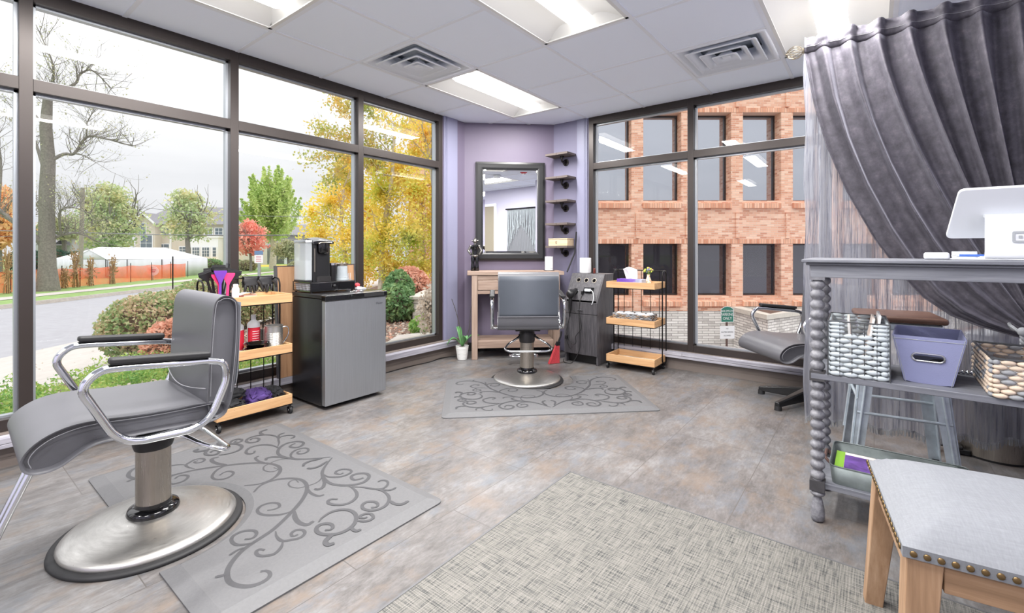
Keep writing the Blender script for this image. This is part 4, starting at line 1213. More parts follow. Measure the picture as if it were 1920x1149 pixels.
# orchid
t = thing('potted_orchid','bare stemmed orchid in a white textured pot left of the vanity','plant',(3.335,3.215,0))
pr = [(.045,0),(.048,.004)]
for k in range(9): pr += [(.048+.0018*k+.001,.006+.0135*k),(.048+.0018*k-.0005,.012+.0135*k)]
pr += [(.065,.135),(.060,.135),(.058,.12)]
pot = MB().lathe(pr,36,cap=True).build('pot','terracotta_white',t,ang=20)
MB().lathe([(.057,.115),(.03,.124),(.001,.125)],20,cap=False).build('soil','soil',pot)
def leaf_strip(L, W, az, rise, drop, z0=.125, curl=.5):
    b = MB()
    def f(u, v):
        s = v*L; x = s*(1-.12*v); z = z0+rise*math.sin(PI*.5*min(1,v*1.3))-drop*v**2.2
        w = W*math.sin(PI*min(1,(v*.93+.07)))**.7*(2*u-1)
        X, Y = x, w
        return (X*math.cos(az)-Y*math.sin(az), X*math.sin(az)+Y*math.cos(az), z+abs(2*u-1)*W*.35)
    b.grid(f,4,12); return b
for L, W, az, ri, dr in ((.17,.030,2.45,.12,.10),(.13,.026,1.3,.19,.02),(.12,.024,-1.9,.14,.06),(.19,.026,-.75,.13,.03),(.12,.024,.3,.10,.05)):
    leaf_strip(L,W,az,ri,dr).build('leaf','orchid_leaf',t,solid=.002)
for pts in ([(0,0,.12),(-.02,.01,.30),(-.055,.03,.47),(-.09,.055,.60)],[(.01,0,.12),(.05,-.045,.30),(.07,-.055,.50),(.11,-.09,.60)]):
    b = MB(); P_ = spline(pts,6); b.tube(P_,.003,6)
    for k in (8,11,14): b.ball(tuple(P_[k]),.005,8)
    b.build('flower_stem','stem_dark',t)

# shelves on pipe brackets
labs = ['small wood shelf on a pipe bracket, topmost of the five in the corner','small wood shelf on a pipe bracket, second from the top','small wood shelf on a pipe bracket, middle one of the five','small wood shelf on a pipe bracket, second from the bottom','lowest small wood shelf on a pipe bracket, holding the wooden box']
for k, zc in enumerate((2.010,1.766,1.521,1.282,1.043)):
    t = thing('wall_shelf', labs[k], 'shelf', (4.279,2.61,zc), 0, 'pipe bracket shelves in the corner')
    b = MB()
    for q in range(2): b.box(-.175,-.135+.136*q,.058,-.002,-.001+.136*q,.080)
    b.build('board','wood_shelf',t,bevel=.002)
    b = MB(); b.lathe([(.001,0),(.036,0),(.036,.006),(.020,.008),(.016,.020)],24,M=Matrix.Translation((-.001,-.015,0)) @ Matrix.Rotation(-PI/2,4,'Y'),cap=False)
    b.build('flange','iron_pipe',t,ang=40)
    for a in range(4): MB().ball((-.009,-.015+.027*math.cos(a*PI/2+.8),.027*math.sin(a*PI/2+.8)),.0035,8).build('screw','nickel',t)
    b = MB(); b.tube(path3([(-.01,-.015,0),(-.085,-.015,0),(-.085,-.015,.045)],.035,6),.0105,12); b.cyl((-.045,-.015,0),(-.058,-.015,0),.0145,n=14); b.cyl((-.085,-.015,.030),(-.085,-.015,.045),.0145,n=14); b.cyl((-.085,-.015,.045),(-.085,-.015,.0578),.022,n=18)
    b.build('pipe','iron_pipe',t,ang=60)
t = thing('wooden_box','pale wooden lidded box on the lowest corner shelf','box',(4.195,2.605,1.1235))
MB().box(-.065,-.115,0,.065,.115,.066).build('box_body','wood_box',t,bevel=.002)
MB().box(-.067,-.117,.068,.067,.117,.078).build('box_lid','wood_box',t,bevel=.002)
b = MB(); Mx = frame_M((-.0656,.02,.036),(0,-1,0),(0,0,1)); b.tube([Mx@Vector((.009*math.cos(a*PI/8),.009*math.sin(a*PI/8)-.004,0)) for a in range(16)],.0012,5,closed=True); b.cyl(Mx@Vector((0,-.02,0)),Mx@Vector((0,.020,0)),.0012,n=5); b.cyl(Mx@Vector((-.014,.008,0)),Mx@Vector((.014,.008,0)),.0012,n=5); b.build('emblem','text_dark',t)

# styling station
t = thing('station_cabinet','dark wood grain styling station with a sloping tool panel','cabinet',(4.085,2.205,0))
hx, hy = .175, .178
b = MB()
sp = [(-hx,0.075),(-hx,.60),(-.035,.848),(hx,.848),(hx,0.0),(-hx+.04,0.0),(-hx+.04,.075)]
for y0, y1 in ((-hy,-hy+.018),(hy-.018,hy)):
    pl = [(-hx,0),(-hx,.60),(-.035,.848),(hx,.848),(hx,0)]
    b.prism(pl,y1-y0,Matrix.Translation((0,y1,0)) @ Matrix.Rotation(PI/2,4,'X'))
b.box(hx-.015,-hy+.018,0,hx,hy-.018,.848); b.box(-.035,-hy+.018,.830,hx-.015,hy-.018,.848)
b.build('carcass','laminate_dark',t,bevel=.0015)
b = MB(); b.box(-hx+.045,-hy+.018,0,-hx+.060,hy-.018,.085); b.build('toe_kick','black_plastic',t)
# sloping panel with three round tool holes
n0 = Vector((-.248,0,.140)).normalized(); ex = Vector((0,-1,0)); ey = Vector((.140,0,.248)).normalized()
Lp = math.hypot(.14,.248); M = frame_M((-hx,0,.60),ex,ey)
b = MB(); hr = .020; hc = [(-.085,Lp-.072),(0,Lp-.072),(.085,Lp-.072)]; big_hole = (-.075,.115,.030)
xs_ = [-hy+.018,-.135,-.035,.045,.125,hy-.018]
def holed(mb, x0, x1, y0, y1, holes, z=0.0, depth=-.03):
    # plate split in cells, each with at most one round hole
    cells = sorted(holes)
    cut = [x0]+[(cells[i][0]+cells[i+1][0])/2 for i in range(len(cells)-1)]+[x1]
    for k, (hx_, hy_, r_) in enumerate(cells):
        a, c = cut[k], cut[k+1]; N = 32
        ring = [(hx_+r_*math.cos(2*PI*i/N),hy_+r_*math.sin(2*PI*i/N)) for i in range(N)]
        outp = []
        for i in range(N):
            dx, dy = math.cos(2*PI*i/N), math.sin(2*PI*i/N); s = 1e9
            if dx > 1e-9: s = min(s,(c-hx_)/dx)
            if dx < -1e-9: s = min(s,(a-hx_)/dx)
            if dy > 1e-9: s = min(s,(y1-hy_)/dy)
            if dy < -1e-9: s = min(s,(y0-hy_)/dy)
            outp.append((hx_+dx*s,hy_+dy*s))
        # add exact corners
        vs = [M@Vector((p[0],p[1],z)) for p in ring]+[M@Vector((p[0],p[1],z)) for p in outp]+[M@Vector((p[0],p[1],depth)) for p in ring]
        fs = [(i,(i+1)%N,N+(i+1)%N,N+i) for i in range(N)]+[(i,2*N+i,2*N+(i+1)%N,(i+1)%N) for i in range(N)]
        mb.add(vs,fs)
        for (qx, qy) in ((a,y0),(c,y0),(c,y1),(a,y1)):
            an = math.atan2(qy-hy_,qx-hx_)/(2*PI/N); i = math.floor(an)%N; j = (i+1)%N
            mb.add([M@Vector((outp[i][0],outp[i][1],z)),M@Vector((qx,qy,z)),M@Vector((outp[j][0],outp[j][1],z))],[(0,1,2)])
holed(b,-hy+.018,hy-.018,Lp-.13,Lp-.001,[(c[0],c[1],hr) for c in hc])
holed(b,-hy+.018,hy-.018,.0,Lp-.13,[(-.085,.085,.030)])
pn = b.build('tool_panel','laminate_dark',t,smooth=False)
for c in hc: MB().lathe([(hr-.0015,.0012),(hr+.004,.0012),(hr+.004,.003),(hr-.0015,.003)],28,M=M@Matrix.Translation((c[0],c[1],0)),cap=False).build('tool_hole_rim','nickel',pn)
MB().lathe([(.029,.0),(.034,.0),(.034,.004),(.029,.004)],28,M=M@Matrix.Translation((-.085,.085,0)),cap=False).build('dryer_ring','chrome',pn)
b = MB(); b.box(-hy+.02,.01,-.06,hy-.02,Lp-.02,-.05,M=M); b.build('inner_liner','black_plastic',pn)
b = MB(); b.box(.0,.075,.001,.105,.135,.006,M=M); b.build('outlet_plate','black_gloss',pn)
# drawer and door fronts
d = MB().box(-hx-.016,-hy+.002,.475,-hx,hy-.002,.585).build('drawer','laminate_dark',t,bevel=.001)
MB().box(-hx-.028,-.028,.505,-hx-.0165,.028,.513).build('drawer_pull','steel_plain',d,bevel=.001)
d = MB().box(-hx-.016,-hy+.002,.088,-hx,hy-.002,.47).build('door','laminate_dark',t,bevel=.001)
MB().box(-hx-.030,.145,.36,-hx-.0165,.153,.43).build('door_handle','steel_plain',d,bevel=.001)

# hair dryer in its ring
def st(x, y, z): return (4.085+x, 2.205+y, z)
t = thing('hair_dryer','black hair dryer hanging in the ring of the styling station','hair dryer',st(-.16,.085,.64))
b = MB(); ax = Vector((.86,0,.25)).normalized()
Mh = frame_M((.01,0,.035),Vector((0,1,0)),Vector((0,0,1)).cross(ax) if False else ax.cross(Vector((0,1,0))))
Mh = Matrix.Translation((-.035,0,.03)) @ Vector((0,0,1)).rotation_difference(-ax).to_matrix().to_4x4()
b.lathe([(.022,-.07),(.026,-.03),(.036,.0),(.040,.03),(.036,.055),(.020,.068),(.001,.070)],24,M=Mh,cap=False); b.build('barrel','black_plastic',t,ang=60)
b = MB(); b.tube([(-.06,0,.01),(-.062,.008,-.06),(-.055,.014,-.13),(-.050,.018,-.165)],[.018,.017,.014,.009],12); b.build('handle','black_plastic',t,ang=60)
b = MB(); b.tube([(-.050,.018,-.165),(-.049,.02,-.20)],.006,8); b.build('strain_relief','hinge_dark',t)
b = MB(); b.tube(spline([(-.049,.02,-.20),(-.05,.045,-.30),(-.055,.03,-.40),(-.060,-.02,-.455),(-.06,-.055,-.44),(-.055,-.050,-.38),(-.055,-.11,-.30),(-.055,-.09,-.20),(-.05,-.02,-.12)],8),.0028,6); b.build('cord','cord_black',t)
t = thing('white_charger','white power adapter with its lead plugged into the styling station','charger',(0,0,0))
c0 = Vector(st(*(M@Vector((.055,.100,.022)))))
b = MB(); b.cbox((c0.x,c0.y,c0.z),(.028,.062,.028)); b.build('adapter','white_plastic',t,bevel=.007,seg=3)
b = MB(); b.tube(spline([(c0.x,c0.y-.036,c0.z),(c0.x-.02,c0.y-.065,c0.z-.015),(c0.x-.05,c0.y-.088,c0.z-.07),(c0.x-.055,c0.y-.078,c0.z-.115),(c0.x-.05,c0.y-.068,c0.z-.130)],6),.0035,8); b.build('lead','white_plastic',t)
t = thing('plug_lead','black power plug and lead hanging down the styling station front','power lead',(0,0,0))
c1 = Vector(st(*(M@Vector((.0,.075,.012)))))
b = MB(); b.cbox((c1.x,c1.y,c1.z),(.026,.022,.034)); b.build('plug','black_plastic',t,bevel=.004)
b = MB(); b.tube(spline([(c1.x-.005,c1.y,c1.z-.015),(c1.x-.045,c1.y+.004,c1.z-.09),st(-.205,.005,.45),st(-.208,-.005,.30),st(-.205,.0,.14),st(-.24,.05,.02),st(-.26,.11,.005),st(-.235,.155,.006),st(-.215,.165,.03)],8),.0035,7); b.build('cord','cord_black',t)
t = thing('hanging_plug','black plug on a thin cord hanging on the cabinet door','power lead',(0,0,0))
b = MB(); b.tube(spline([st(-.20,.13,.36),st(-.205,.145,.30),st(-.205,.14,.26)],6),.0025,6); b.tube(spline([st(-.205,.14,.22),st(-.2,.13,.17),st(-.2,.10,.13)],6),.0025,6); b.build('cord','cord_black',t)
b = MB(); b.cbox(st(-.208,.142,.240),(.022,.026,.036)); b.build('plug','black_plastic',t,bevel=.005)
# things on the station
t = thing('paper_roll','white smooth cylindrical roll standing on the styling station','roll',st(.065,.085,.8485))
MB().lathe([(.054,0),(.057,.004),(.058,.01),(.056,.148),(.054,.152),(.02,.152),(.02,.02)],40).build('roll','white_paper',t,ang=40)
bottle('amber_dropper','tiny amber bottle beside the white roll on the styling station',st(.065,-.015,.8485),.013,.062,'amber_glass',cap='hinge_dark',neck=.006)
t = thing('leaning_rod','thin black rod leaning from the vanity up to the corner shelves','rod',(4.18,2.42,0))
MB().tube([(-.07,.06,.8485+.008),(.03,.028,1.05),(.045,.018,1.268)],.008,8).build('rod','black_plastic',t)
# whisk broom
t = thing('whisk_broom','red bristled whisk broom standing beside the styling station','broom',(3.755,2.405,0),-.5)
b = MB(); r = random.Random(2)
for k in range(70):
    u = r.uniform(-1,1); w = r.uniform(-1,1); b.tube([(.018*u+.03,.010*w,.175),(.035*u+.012,.016*w,.09),(.058*u-.01,.020*w,.0015)],.0026,4)
b.hexa([(-.062,-.018,.004),(.042,-.018,.004),(.042,.018,.004),(-.062,.018,.004)],[(.012,-.010,.172),(.048,-.010,.172),(.048,.010,.172),(.012,.010,.172)])
b.build('bristles','red_fibre',t,smooth=False)
b = MB(); b.hexa([(.008,-.014,.168),(.052,-.014,.168),(.052,.014,.168),(.008,.014,.168)],[(.024,-.010,.205),(.060,-.010,.205),(.060,.010,.205),(.024,.010,.205)]); b.tube([(.042,0,.20),(.065,.0,.25),(.075,0,.30)],.009,8); b.build('handle','black_plastic',t,bevel=.002)

# second cart and its things
C2 = (4.058,1.722)
cart('black wire cart with wooden trays beside the styling station', (C2[0],C2[1],0), -PI/2+.03)
def c2(x, y, z):
    a = -PI/2+.03
    return (C2[0]+x*math.cos(a)-y*math.sin(a), C2[1]+x*math.sin(a)+y*math.cos(a), z)
t = thing('tissue_box','purple and white tissue box on the top tray of the right cart','tissue box',c2(-.035,-.015,TZ[2]),-PI/2+.05)
MB().box(-.118,-.055,0,.118,.055,.066).build('box_body','tissue_box',t,bevel=.001)
b = MB(); b.grid(lambda u, v: ((-.045+.10*u)*(1+.45*v)-.02*v, .012*math.sin(u*8+v*2)*(.4+v), .062+v*(.115-.025*abs(u-.45)*2)), 18, 10); b.build('tissue','white_paper',t,solid=.0015)
t = thing('flower_vase','small floral vase with dried pastel flowers behind the tissue box','vase',c2(.085,.095,TZ[2]))
MB().lathe([(.020,0),(.026,.02),(.026,.05),(.014,.085),(.013,.10),(.016,.106)],24).build('vase_body','floral_paper',t)
b = MB(); r = random.Random(4)
for k in range(26):
    a = r.uniform(0,2*PI); q = r.uniform(.0,.045); z = .135+r.uniform(0,.035)-q*.4; b.ball((q*math.cos(a),q*math.sin(a),z),r.uniform(.006,.011),6,m=k%4)
    if k < 12: b.cyl((0,0,.09),(q*math.cos(a),q*math.sin(a),z),.001,n=4,m=3)
b.build('flowers',['leaf_pink','leaf_yellow','box_bin','leaf_ground'],t)

def weave(mb, w, d, h, rows, cell, th, taper=1.0, mats=1, seed=0, squash=.42, gap=1.0, z0=0.0):
    """rows of lens shaped strands round a rectangular basket"""
    r = random.Random(seed); rh = h/rows
    for k in range(rows):
        s = 1-(1-taper)*(1-(k+.5)/rows); hw, hd = w/2*s, d/2*s; z = z0+(k+.5)*rh
        for (ax, L, off, sg) in (('x',2*hw,hd,-1),('x',2*hw,hd,1),('y',2*hd,hw,-1),('y',2*hd,hw,1)):
            n = max(2, round(L/cell)); cl = L/n
            for j in range(-1 if k % 2 else 0, n):
                c = -L/2+(j+.5+(.5 if k % 2 else 0))*cl; a0 = max(-L/2, c-cl/2); a1 = min(L/2, c+cl/2)
                if a1-a0 < .004: continue
                c = (a0+a1)/2; e = (a1-a0)/2*1.05; m_ = r.randrange(mats)
                if ax == 'x': mb.ball((c,sg*off,z),(e,th,rh*.56*gap),8,m_)
                else: mb.ball((sg*off,c,z),(th,e,rh*.56*gap),8,m_)
    return mb
t = thing('wicker_basket','small dark woven basket of white rolls on the right cart middle tray','basket',c2(-.01,.0,TZ[1]),-PI/2+.03)
b = weave(MB(), .355, .17, .085, 9, .038, .006, 1, 3, 3); b.box(-.172,-.080,0,.172,.080,.006); b.build('basket_body',['weave_dark','weave_tan','weave_blue'],t,ang=80)
for k in range(6):
    x, y = -.13+.052*k, -.03+.05*(k%2)
    q = thing('towel_roll','small white rolled item lying in the dark woven basket','towel roll',(0,0,0),0,'white rolls in the dark basket')
    q.location = c2(-.01+x,y,TZ[1]+.045); q.rotation_euler = (0,0,-PI/2+.4*(k%3))
    MB().tube([(-.035,0,0.012),(-.01,0,.035),(.02,0,.036),(.04,0,.018)],.016,10).build('roll','white_plastic',q)
t = thing('tray_liner','white paper sheet lying in the bottom tray of the right cart','paper',c2(0,.01,TZ[0]),-PI/2+.03)
MB().box(-.15,-.07,0.0,.16,.08,.0012).build('sheet','white_paper',t)
# =========================================================== RIGHT SIDE: CONSOLE, BENCH, STOOL, CURTAINS
t = thing('console_table','tall grey painted console table with bobbin turned legs','console table',(2.373,0,0))
b = MB(); b.box(-.195,-.86,1.020,.195,.215,1.030); b.box(-.208,-.87,1.030,.208,.228,1.044); b.build('table_top','console_paint',t,bevel=.004)
b = MB()
for y0, y1, x0, x1 in ((-.86,.20,-.182,-.160),(-.86,.20,.160,.182)): b.box(x0,y0,.972,x1,y1,1.020)
b.box(-.160,.178,.972,.160,.20,1.020)
b.build('apron','console_paint',t,bevel=.002)
def bobbin_leg(x, y):
    b = MB(); pr = [(.012,0),(.020,.004),(.024,.018),(.0245,.035),(.022,.06),(.0165,.088),(.013,.098)]
    def beads(z0, z1, n):
        o = []; L = (z1-z0)/n
        for k in range(n):
            for j in range(7): a = PI*j/6; o.append((.0165+.0095*math.sin(a)**.8 if 0 < j < 6 else .0165, z0+L*(k+j/6*.86+.07)))
        return o
    pr += beads(.100,.126,1); b.lathe(pr,22,(x,y,0))
    b.lathe([(.017,.166)]+beads(.166,.562,10)+[(.017,.562)],22,(x,y,0)); b.lathe([(.017,.600)]+beads(.600,.962,9)+[(.017,.962)],22,(x,y,0))
    for z0, z1 in ((.126,.166),(.562,.600),(.962,1.02)): b.box(x-.0255,y-.0255,z0,x+.0255,y+.0255,z1,m=0 if z0 > .9 else 1)
    return b
for x in (-.156,.156):
    for y in (.178,-.835): bobbin_leg(x,y).build('leg',['console_leg','console_dark'],t,ang=50)
b = MB(); b.box(-.182,-.855,.570,.182,.20,.594)
b.build('middle_shelf','console_paint',t,bevel=.003)
b = MB(); b.box(-.160,-.855,.134,.160,.20,.158); b.build('lower_shelf','console_paint',t,bevel=.003)
SZ, LZ, TT = .5945, .1585, 1.0445

# white woven magazine basket
t = thing('woven_basket','white-grey woven basket of magazines on the console shelf','basket',(2.335,.052,SZ),.03)
b = weave(MB(), .285, .180, .165, 9, .046, .007, 1, 1, 2, gap=.93); b.box(-.136,-.084,0,.136,.084,.006); b.build('strands','weave_white',t,ang=80)
b = MB()
for z in (.21,): b.tube([(-.146,-.094,z),(.146,-.094,z),(.146,.094,z),(-.146,.094,z)],.0025,6,closed=True)
for x in (-.146,.146):
    for y in (-.094,.094): b.cyl((x,y,0),(x,y,.21),.0025,n=6)
for k in range(1,5): b.cyl((-.1465,-.094+.188*k/5,.0),(-.1465,-.094+.188*k/5,.21),.0016,n=5)
b.build('wire_frame','metal_wire',t)
b = weave(MB(), .02, .055, .045, 3, .03, .007, 1, 1, 2, z0=.165)
bb = MB()
for v_ in (-.066,.066):
    for k in range(3): bb.ball((-.1425,v_,.172+.015*k),(.007,.026,.008),8)
for s in (1,):
    for k in range(3):
        for j in range(4): bb.ball((.1425,-.07+.047*j,.172+.015*k),(.007,.024,.008),8)
for sy in (-1,1):
    for k in range(3):
        for j in range(6): bb.ball((-.12+.048*j,sy*.09,.172+.015*k),(.025,.007,.008),8)
bb.build('rim_strands','weave_white',t,ang=80)
for k, (y, ln, mt, lb) in enumerate([(-.045,.10,'white_paper','magazine standing at the right in the white woven basket'),(-.015,.16,'cream_card','magazine with a cream cover in the middle of the white woven basket'),(.02,-.05,'cream_card','magazine at the left in the white woven basket')]):
    q = thing('magazine', lb, 'magazine', (2.345,.052+y,SZ+.0065), .03, 'magazines in the woven basket')
    M_ = Matrix.Rotation(ln,4,'X'); MB().box(-.09+.01*k,-.004,0.002,.11,.004,.228-.012*k,M=M_).build('cover',mt,q,bevel=.001)
    MB().box(-.0905+.01*k,-.003,0.003,-.0885+.01*k,.003,.226-.012*k,M=M_).build('page_edges','white_paper',q)
# periwinkle fabric bin
t = thing('fabric_bin','periwinkle fabric storage bin with a metal ring handle on the console','storage bin',(2.38,-.162,SZ),-.06)
b = MB(); wt, wb, dt, db, H = .100,.066,.150,.125,.172
def ringq(w, d, z): return [(-d,-w,z),(d,-w,z),(d,w,z),(-d,w,z)]
vs = ringq(wb,db,0)+ringq(wt,dt,H)+ringq(wt-.004,dt-.004,H)+ringq(wb-.004,db-.004,.004)
b.add(vs,[(3,2,1,0)]+[(i,(i+1)%4,4+(i+1)%4,4+i) for i in range(4) if i != 3]+[(4+i,4+(i+1)%4,8+(i+1)%4,8+i) for i in range(4)]+[(8+i,8+(i+1)%4,12+(i+1)%4,12+i) for i in range(4)if i != 3]+[(12,13,14,15)])
# front wall (facing -x) with the slot
def fw(y, z, off=0.0):
    u = z/H; return (-(db+(dt-db)*u)+off, y, z)
slot = [];N_ = 12
for i in range(N_+1): a = -PI/2+PI*i/N_; slot.append((.030+.014*math.cos(a), .098+.014*math.sin(a)))
for i in range(1,12): slot.append((.030-.005*i, .112))
for i in range(N_+1): a = PI/2+PI*i/N_; slot.append((-.030+.014*math.cos(a), .098+.014*math.sin(a)))
for i in range(1,12): slot.append((-.030+.005*i, .084))
n_ = len(slot)
outer = []
for y, z in slot:
    dy, dz = y, z-.098; s = 1e9
    # intersect with trapezoid
    for (ny, nz, c) in ((0,1,H-.098),(0,-1,.098)):
        q = dy*ny+dz*nz
        if q > 1e-9: s = min(s, c/q)
    sl = (wt-wb)/H
    for sg in (1,-1):
        q = sg*dy-sl*dz
        if q > 1e-9: s = min(s, (wb+sl*.098)/q)
    outer.append((dy*s, .098+dz*s))
for off in (0.0,.004):
    b.add([fw(y,z,off) for y,z in slot]+[fw(y,z,off) for y,z in outer],[(i,n_+i,n_+(i+1)%n_,(i+1)%n_) for i in range(n_)])
    for cy, cz in ((-wb,0),(wb,0),(wt,H),(-wt,H)):
        an = [abs((math.atan2(o[1]-.098,o[0])-math.atan2(cz-.098,cy)+PI)%(2*PI)-PI) for o in outer]
        i = sorted(range(n_), key=lambda q: an[q])[:2]
        b.add([fw(*outer[i[0]],off),fw(cy,cz,off),fw(*outer[i[1]],off)],[(0,1,2)])
b.build('bin_body','box_bin',t,smooth=False)
b = MB(); b.tube([fw(y,z,-.001) for y,z in slot],.0036,8,closed=True); b.build('ring_handle','steel_plain',t)
b = MB(); b.tube([fw(-wt,H-.012,-.0008),fw(wt,H-.012,-.0008)],.0009,4); b.tube([fw(-wb+.004,.0,-.0008),fw(-wt+.004,H,-.0008)],.0009,4); b.tube([fw(wb-.004,.0,-.0008),fw(wt-.004,H,-.0008)],.0009,4); b.build('stitching','logo_grey',t)
b = MB(); b.ball((-.085,-.03,.075),(.016,.030,.014),12); b.box(-.10,-.05,.004,.10,.05,.062); b.build('contents','black_plastic',t)
# string of pearls
for k in range(5):
    q = thing('silver_bead','silver bead lying on the console shelf between bin and wicker basket','bead',(2.52+.001*k,-.262-.013*k,SZ+.008),0,'silver beads on the shelf'); MB().ball((0,0,0),.0078,12).build('sphere','chrome',q)
# natural wicker basket
t = thing('wicker_basket','natural water hyacinth basket at the right end of the console shelf','basket',(2.365,-.475,SZ))
b = weave(MB(), .36, .335, .125, 8, .036, .009, 1, 3, 6); b.box(-.17,-.16,0,.17,.16,.008); b.build('strands',['weave_natural','weave_natural','weave_blue'],t,ang=80)
b = MB(); b.tube([(-.18,-.168,.128),(.18,-.168,.128),(.18,.168,.128),(-.18,.168,.128)],.004,6,closed=True); b.build('rim_wire','metal_wire',t)
q = thing('folded_leaflet','grey-green folded leaflet lying in the natural basket','leaflet',(2.36,-.40,SZ+.009),.3); MB().box(-.07,-.05,.085,.07,.05,.094,M=Matrix.Rotation(.12,4,'X')).build('paper','steel_plain',q); MB().box(-.06,-.045,0,.06,.045,.080).build('stack','white_paper',q)
q = thing('lilac_card','lilac card lying in the natural basket at the frame edge','card',(2.30,-.535,SZ+.009),-.2); MB().box(-.06,-.05,.088,.06,.05,.091,M=Matrix.Rotation(.15,4,'X')).build('card','lilac_pale',q); MB().box(-.05,-.03,0,.05,.03,.082).build('stack','white_paper',q)

# metal tray and lavender card on the lower shelf
t = thing('metal_tray','weathered metal tray with rust handles on the lowest console shelf','tray',(2.375,-.075,LZ),0)
b = MB(); O = rounded([(-.150,-.215),(.150,-.215),(.150,.215),(-.150,.215)],.03,4); I = rounded([(-.142,-.207),(.142,-.207),(.142,.207),(-.142,.207)],.026,4); n = len(O)
b.add([(p[0],p[1],.0) for p in I]+[(p[0],p[1],.072) for p in O],[tuple(range(n))]+[(i,(i+1)%n,n+(i+1)%n,n+i) for i in range(n)]); tb = b.build('tray_body','tray_metal',t,solid=.0022)
MB().tube([(p[0],p[1],.072) for p in O],.0028,6,closed=True).build('rolled_rim','tray_metal',tb)
MB().tube(path3([(-.05,.219,.045),(-.05,.236,.062),(.05,.236,.062),(.05,.219,.045)],.012,4),.006,8).build('handle','rust_handle',t)
t = thing('lavender_card','card printed with lavender and a lime stripe in the metal tray','card',(2.36,-.055,LZ+.0022),.0)
M_ = Matrix.Translation((-.015,.022,.050))
b = MB(); b.box(-.11,-.13,-.002,.115,.16,.0,M=M_); b.build('card_back','cream_card',t)
b = MB(); b.box(-.11,.130,.0002,.115,.160,.0012,M=M_); b.build('stripe','lime',t)
b = MB(); b.box(-.11,-.13,.0002,.085,.129,.0012,M=M_); b.build('lavender_photo','cardstock_purple',t)
b = MB(); b.lathe([(.055,.0012),(.055,.0022),(.001,.0022)],40,(0,0,0),M=M_@Matrix.Translation((-.005,-.03,0)) @ Matrix.Diagonal((1.0,1.5,1,1)),cap=False); b.build('medallion','white_paper',t)
for k, wd_ in enumerate(('LAVENDER','SPA')): text('card_text',wd_,.019,'text_dark',t,M_@Matrix.Translation((.005-.028*k,-.03,.0026))@Matrix.Rotation(PI*1.5,4,'Z'),.0002)
MB().box(-.10,-.12,-.049,.10,.13,-.0022,M=M_).build('leaflet_stack','white_paper',t)

# point of sale stand
t = thing('payment_terminal','white tablet payment stand on top of the console table','payment terminal',(2.38,-.30,TT))
b = MB()     # C shaped stand: base, back panel, top lip
pr = rounded([(-.055,.0),(.10,.0),(.10,.012),(-.035,.012),(-.045,.030),(-.045,.150),(.02,.158),(.02,.164),(-.056,.160)],[.018,.003,.003,.01,.01,.01,.003,.003,.012],5)
b.prism(pr,.27,Matrix.Translation((0,-.01,0)) @ Matrix.Rotation(PI/2,4,'X')); sd = b.build('stand','white_plastic',t,ang=40)
b = MB(); b.box(.0,-.012,.0,.12,.060,.006); b.box(.116,-.012,.006,.122,.060,.030); b.build('side_tray','white_plastic',t,bevel=.002)
lg = MB(); Ml = frame_M((-.0575,-.095,.080),(0,-1,0),(0,0,1))
def rr(w, r_): return rounded([(-w,-w),(w,-w),(w,w),(-w,w)],r_,5)
O, I = rr(.0195,.006), rr(.0125,.002); n = len(O)
lg.add([Ml@Vector((p[0],p[1],.0012)) for p in O]+[Ml@Vector((p[0],p[1],.0012)) for p in I],[(i,(i+1)%n,n+(i+1)%n,n+i) for i in range(n)])
Q = rr(.0048,.001); lg.add([Ml@Vector((p[0],p[1],.0012)) for p in Q],[tuple(range(len(Q)))]); lg.build('logo','logo_grey',sd,smooth=False)
b = MB()     # tablet slab leaning back over the stand
pts = rounded([(.085,0),(-.26,0),(-.24,.215),(.060,.215)],[.022,.02,.02,.02],6)
Mt = frame_M((.045,.0,.078),(0,1,.0),(-.62,.0,.80))
b.prism(pts,.014,Mt); tb = b.build('tablet','white_plastic',t,bevel=.003)
b = MB(); b.prism(rounded([(.070,.012),(-.245,.012),(-.227,.203),(.047,.203)],.012,4),.0006,Mt@Matrix.Translation((0,0,.0141))); b.build('screen','black_gloss',tb)
t = thing('card_reader','small white rounded card reader left of the payment terminal','card reader',(2.365,-.185,TT),-.05)
MB().box(-.035,-.036,0,.035,.036,.026).build('reader_body','white_plastic',t,bevel=.008,seg=3)
t = thing('ballpoint_pen','blue ballpoint pen lying at the foot of the payment terminal','pen',(2.44,-.275,TT+.0145),0)
MB().cyl((0,-.06,0),(0,.02,0),.0045,n=12).build('barrel','blue_pen',t); MB().cyl((0,.02,0),(0,.042,0),.0045,.001,n=12).build('tip','steel_plain',t)
t = thing('counter_cable','thin white cable lying on the console table top','cable',(0,0,0))
MB().tube(spline([(2.345,-.215,TT+.003),(2.30,-.26,TT+.003),(2.27,-.32,TT+.003),(2.285,-.38,TT+.003),(2.25,-.44,TT+.003)],6),.0022,6).build('cord','white_plastic',t)

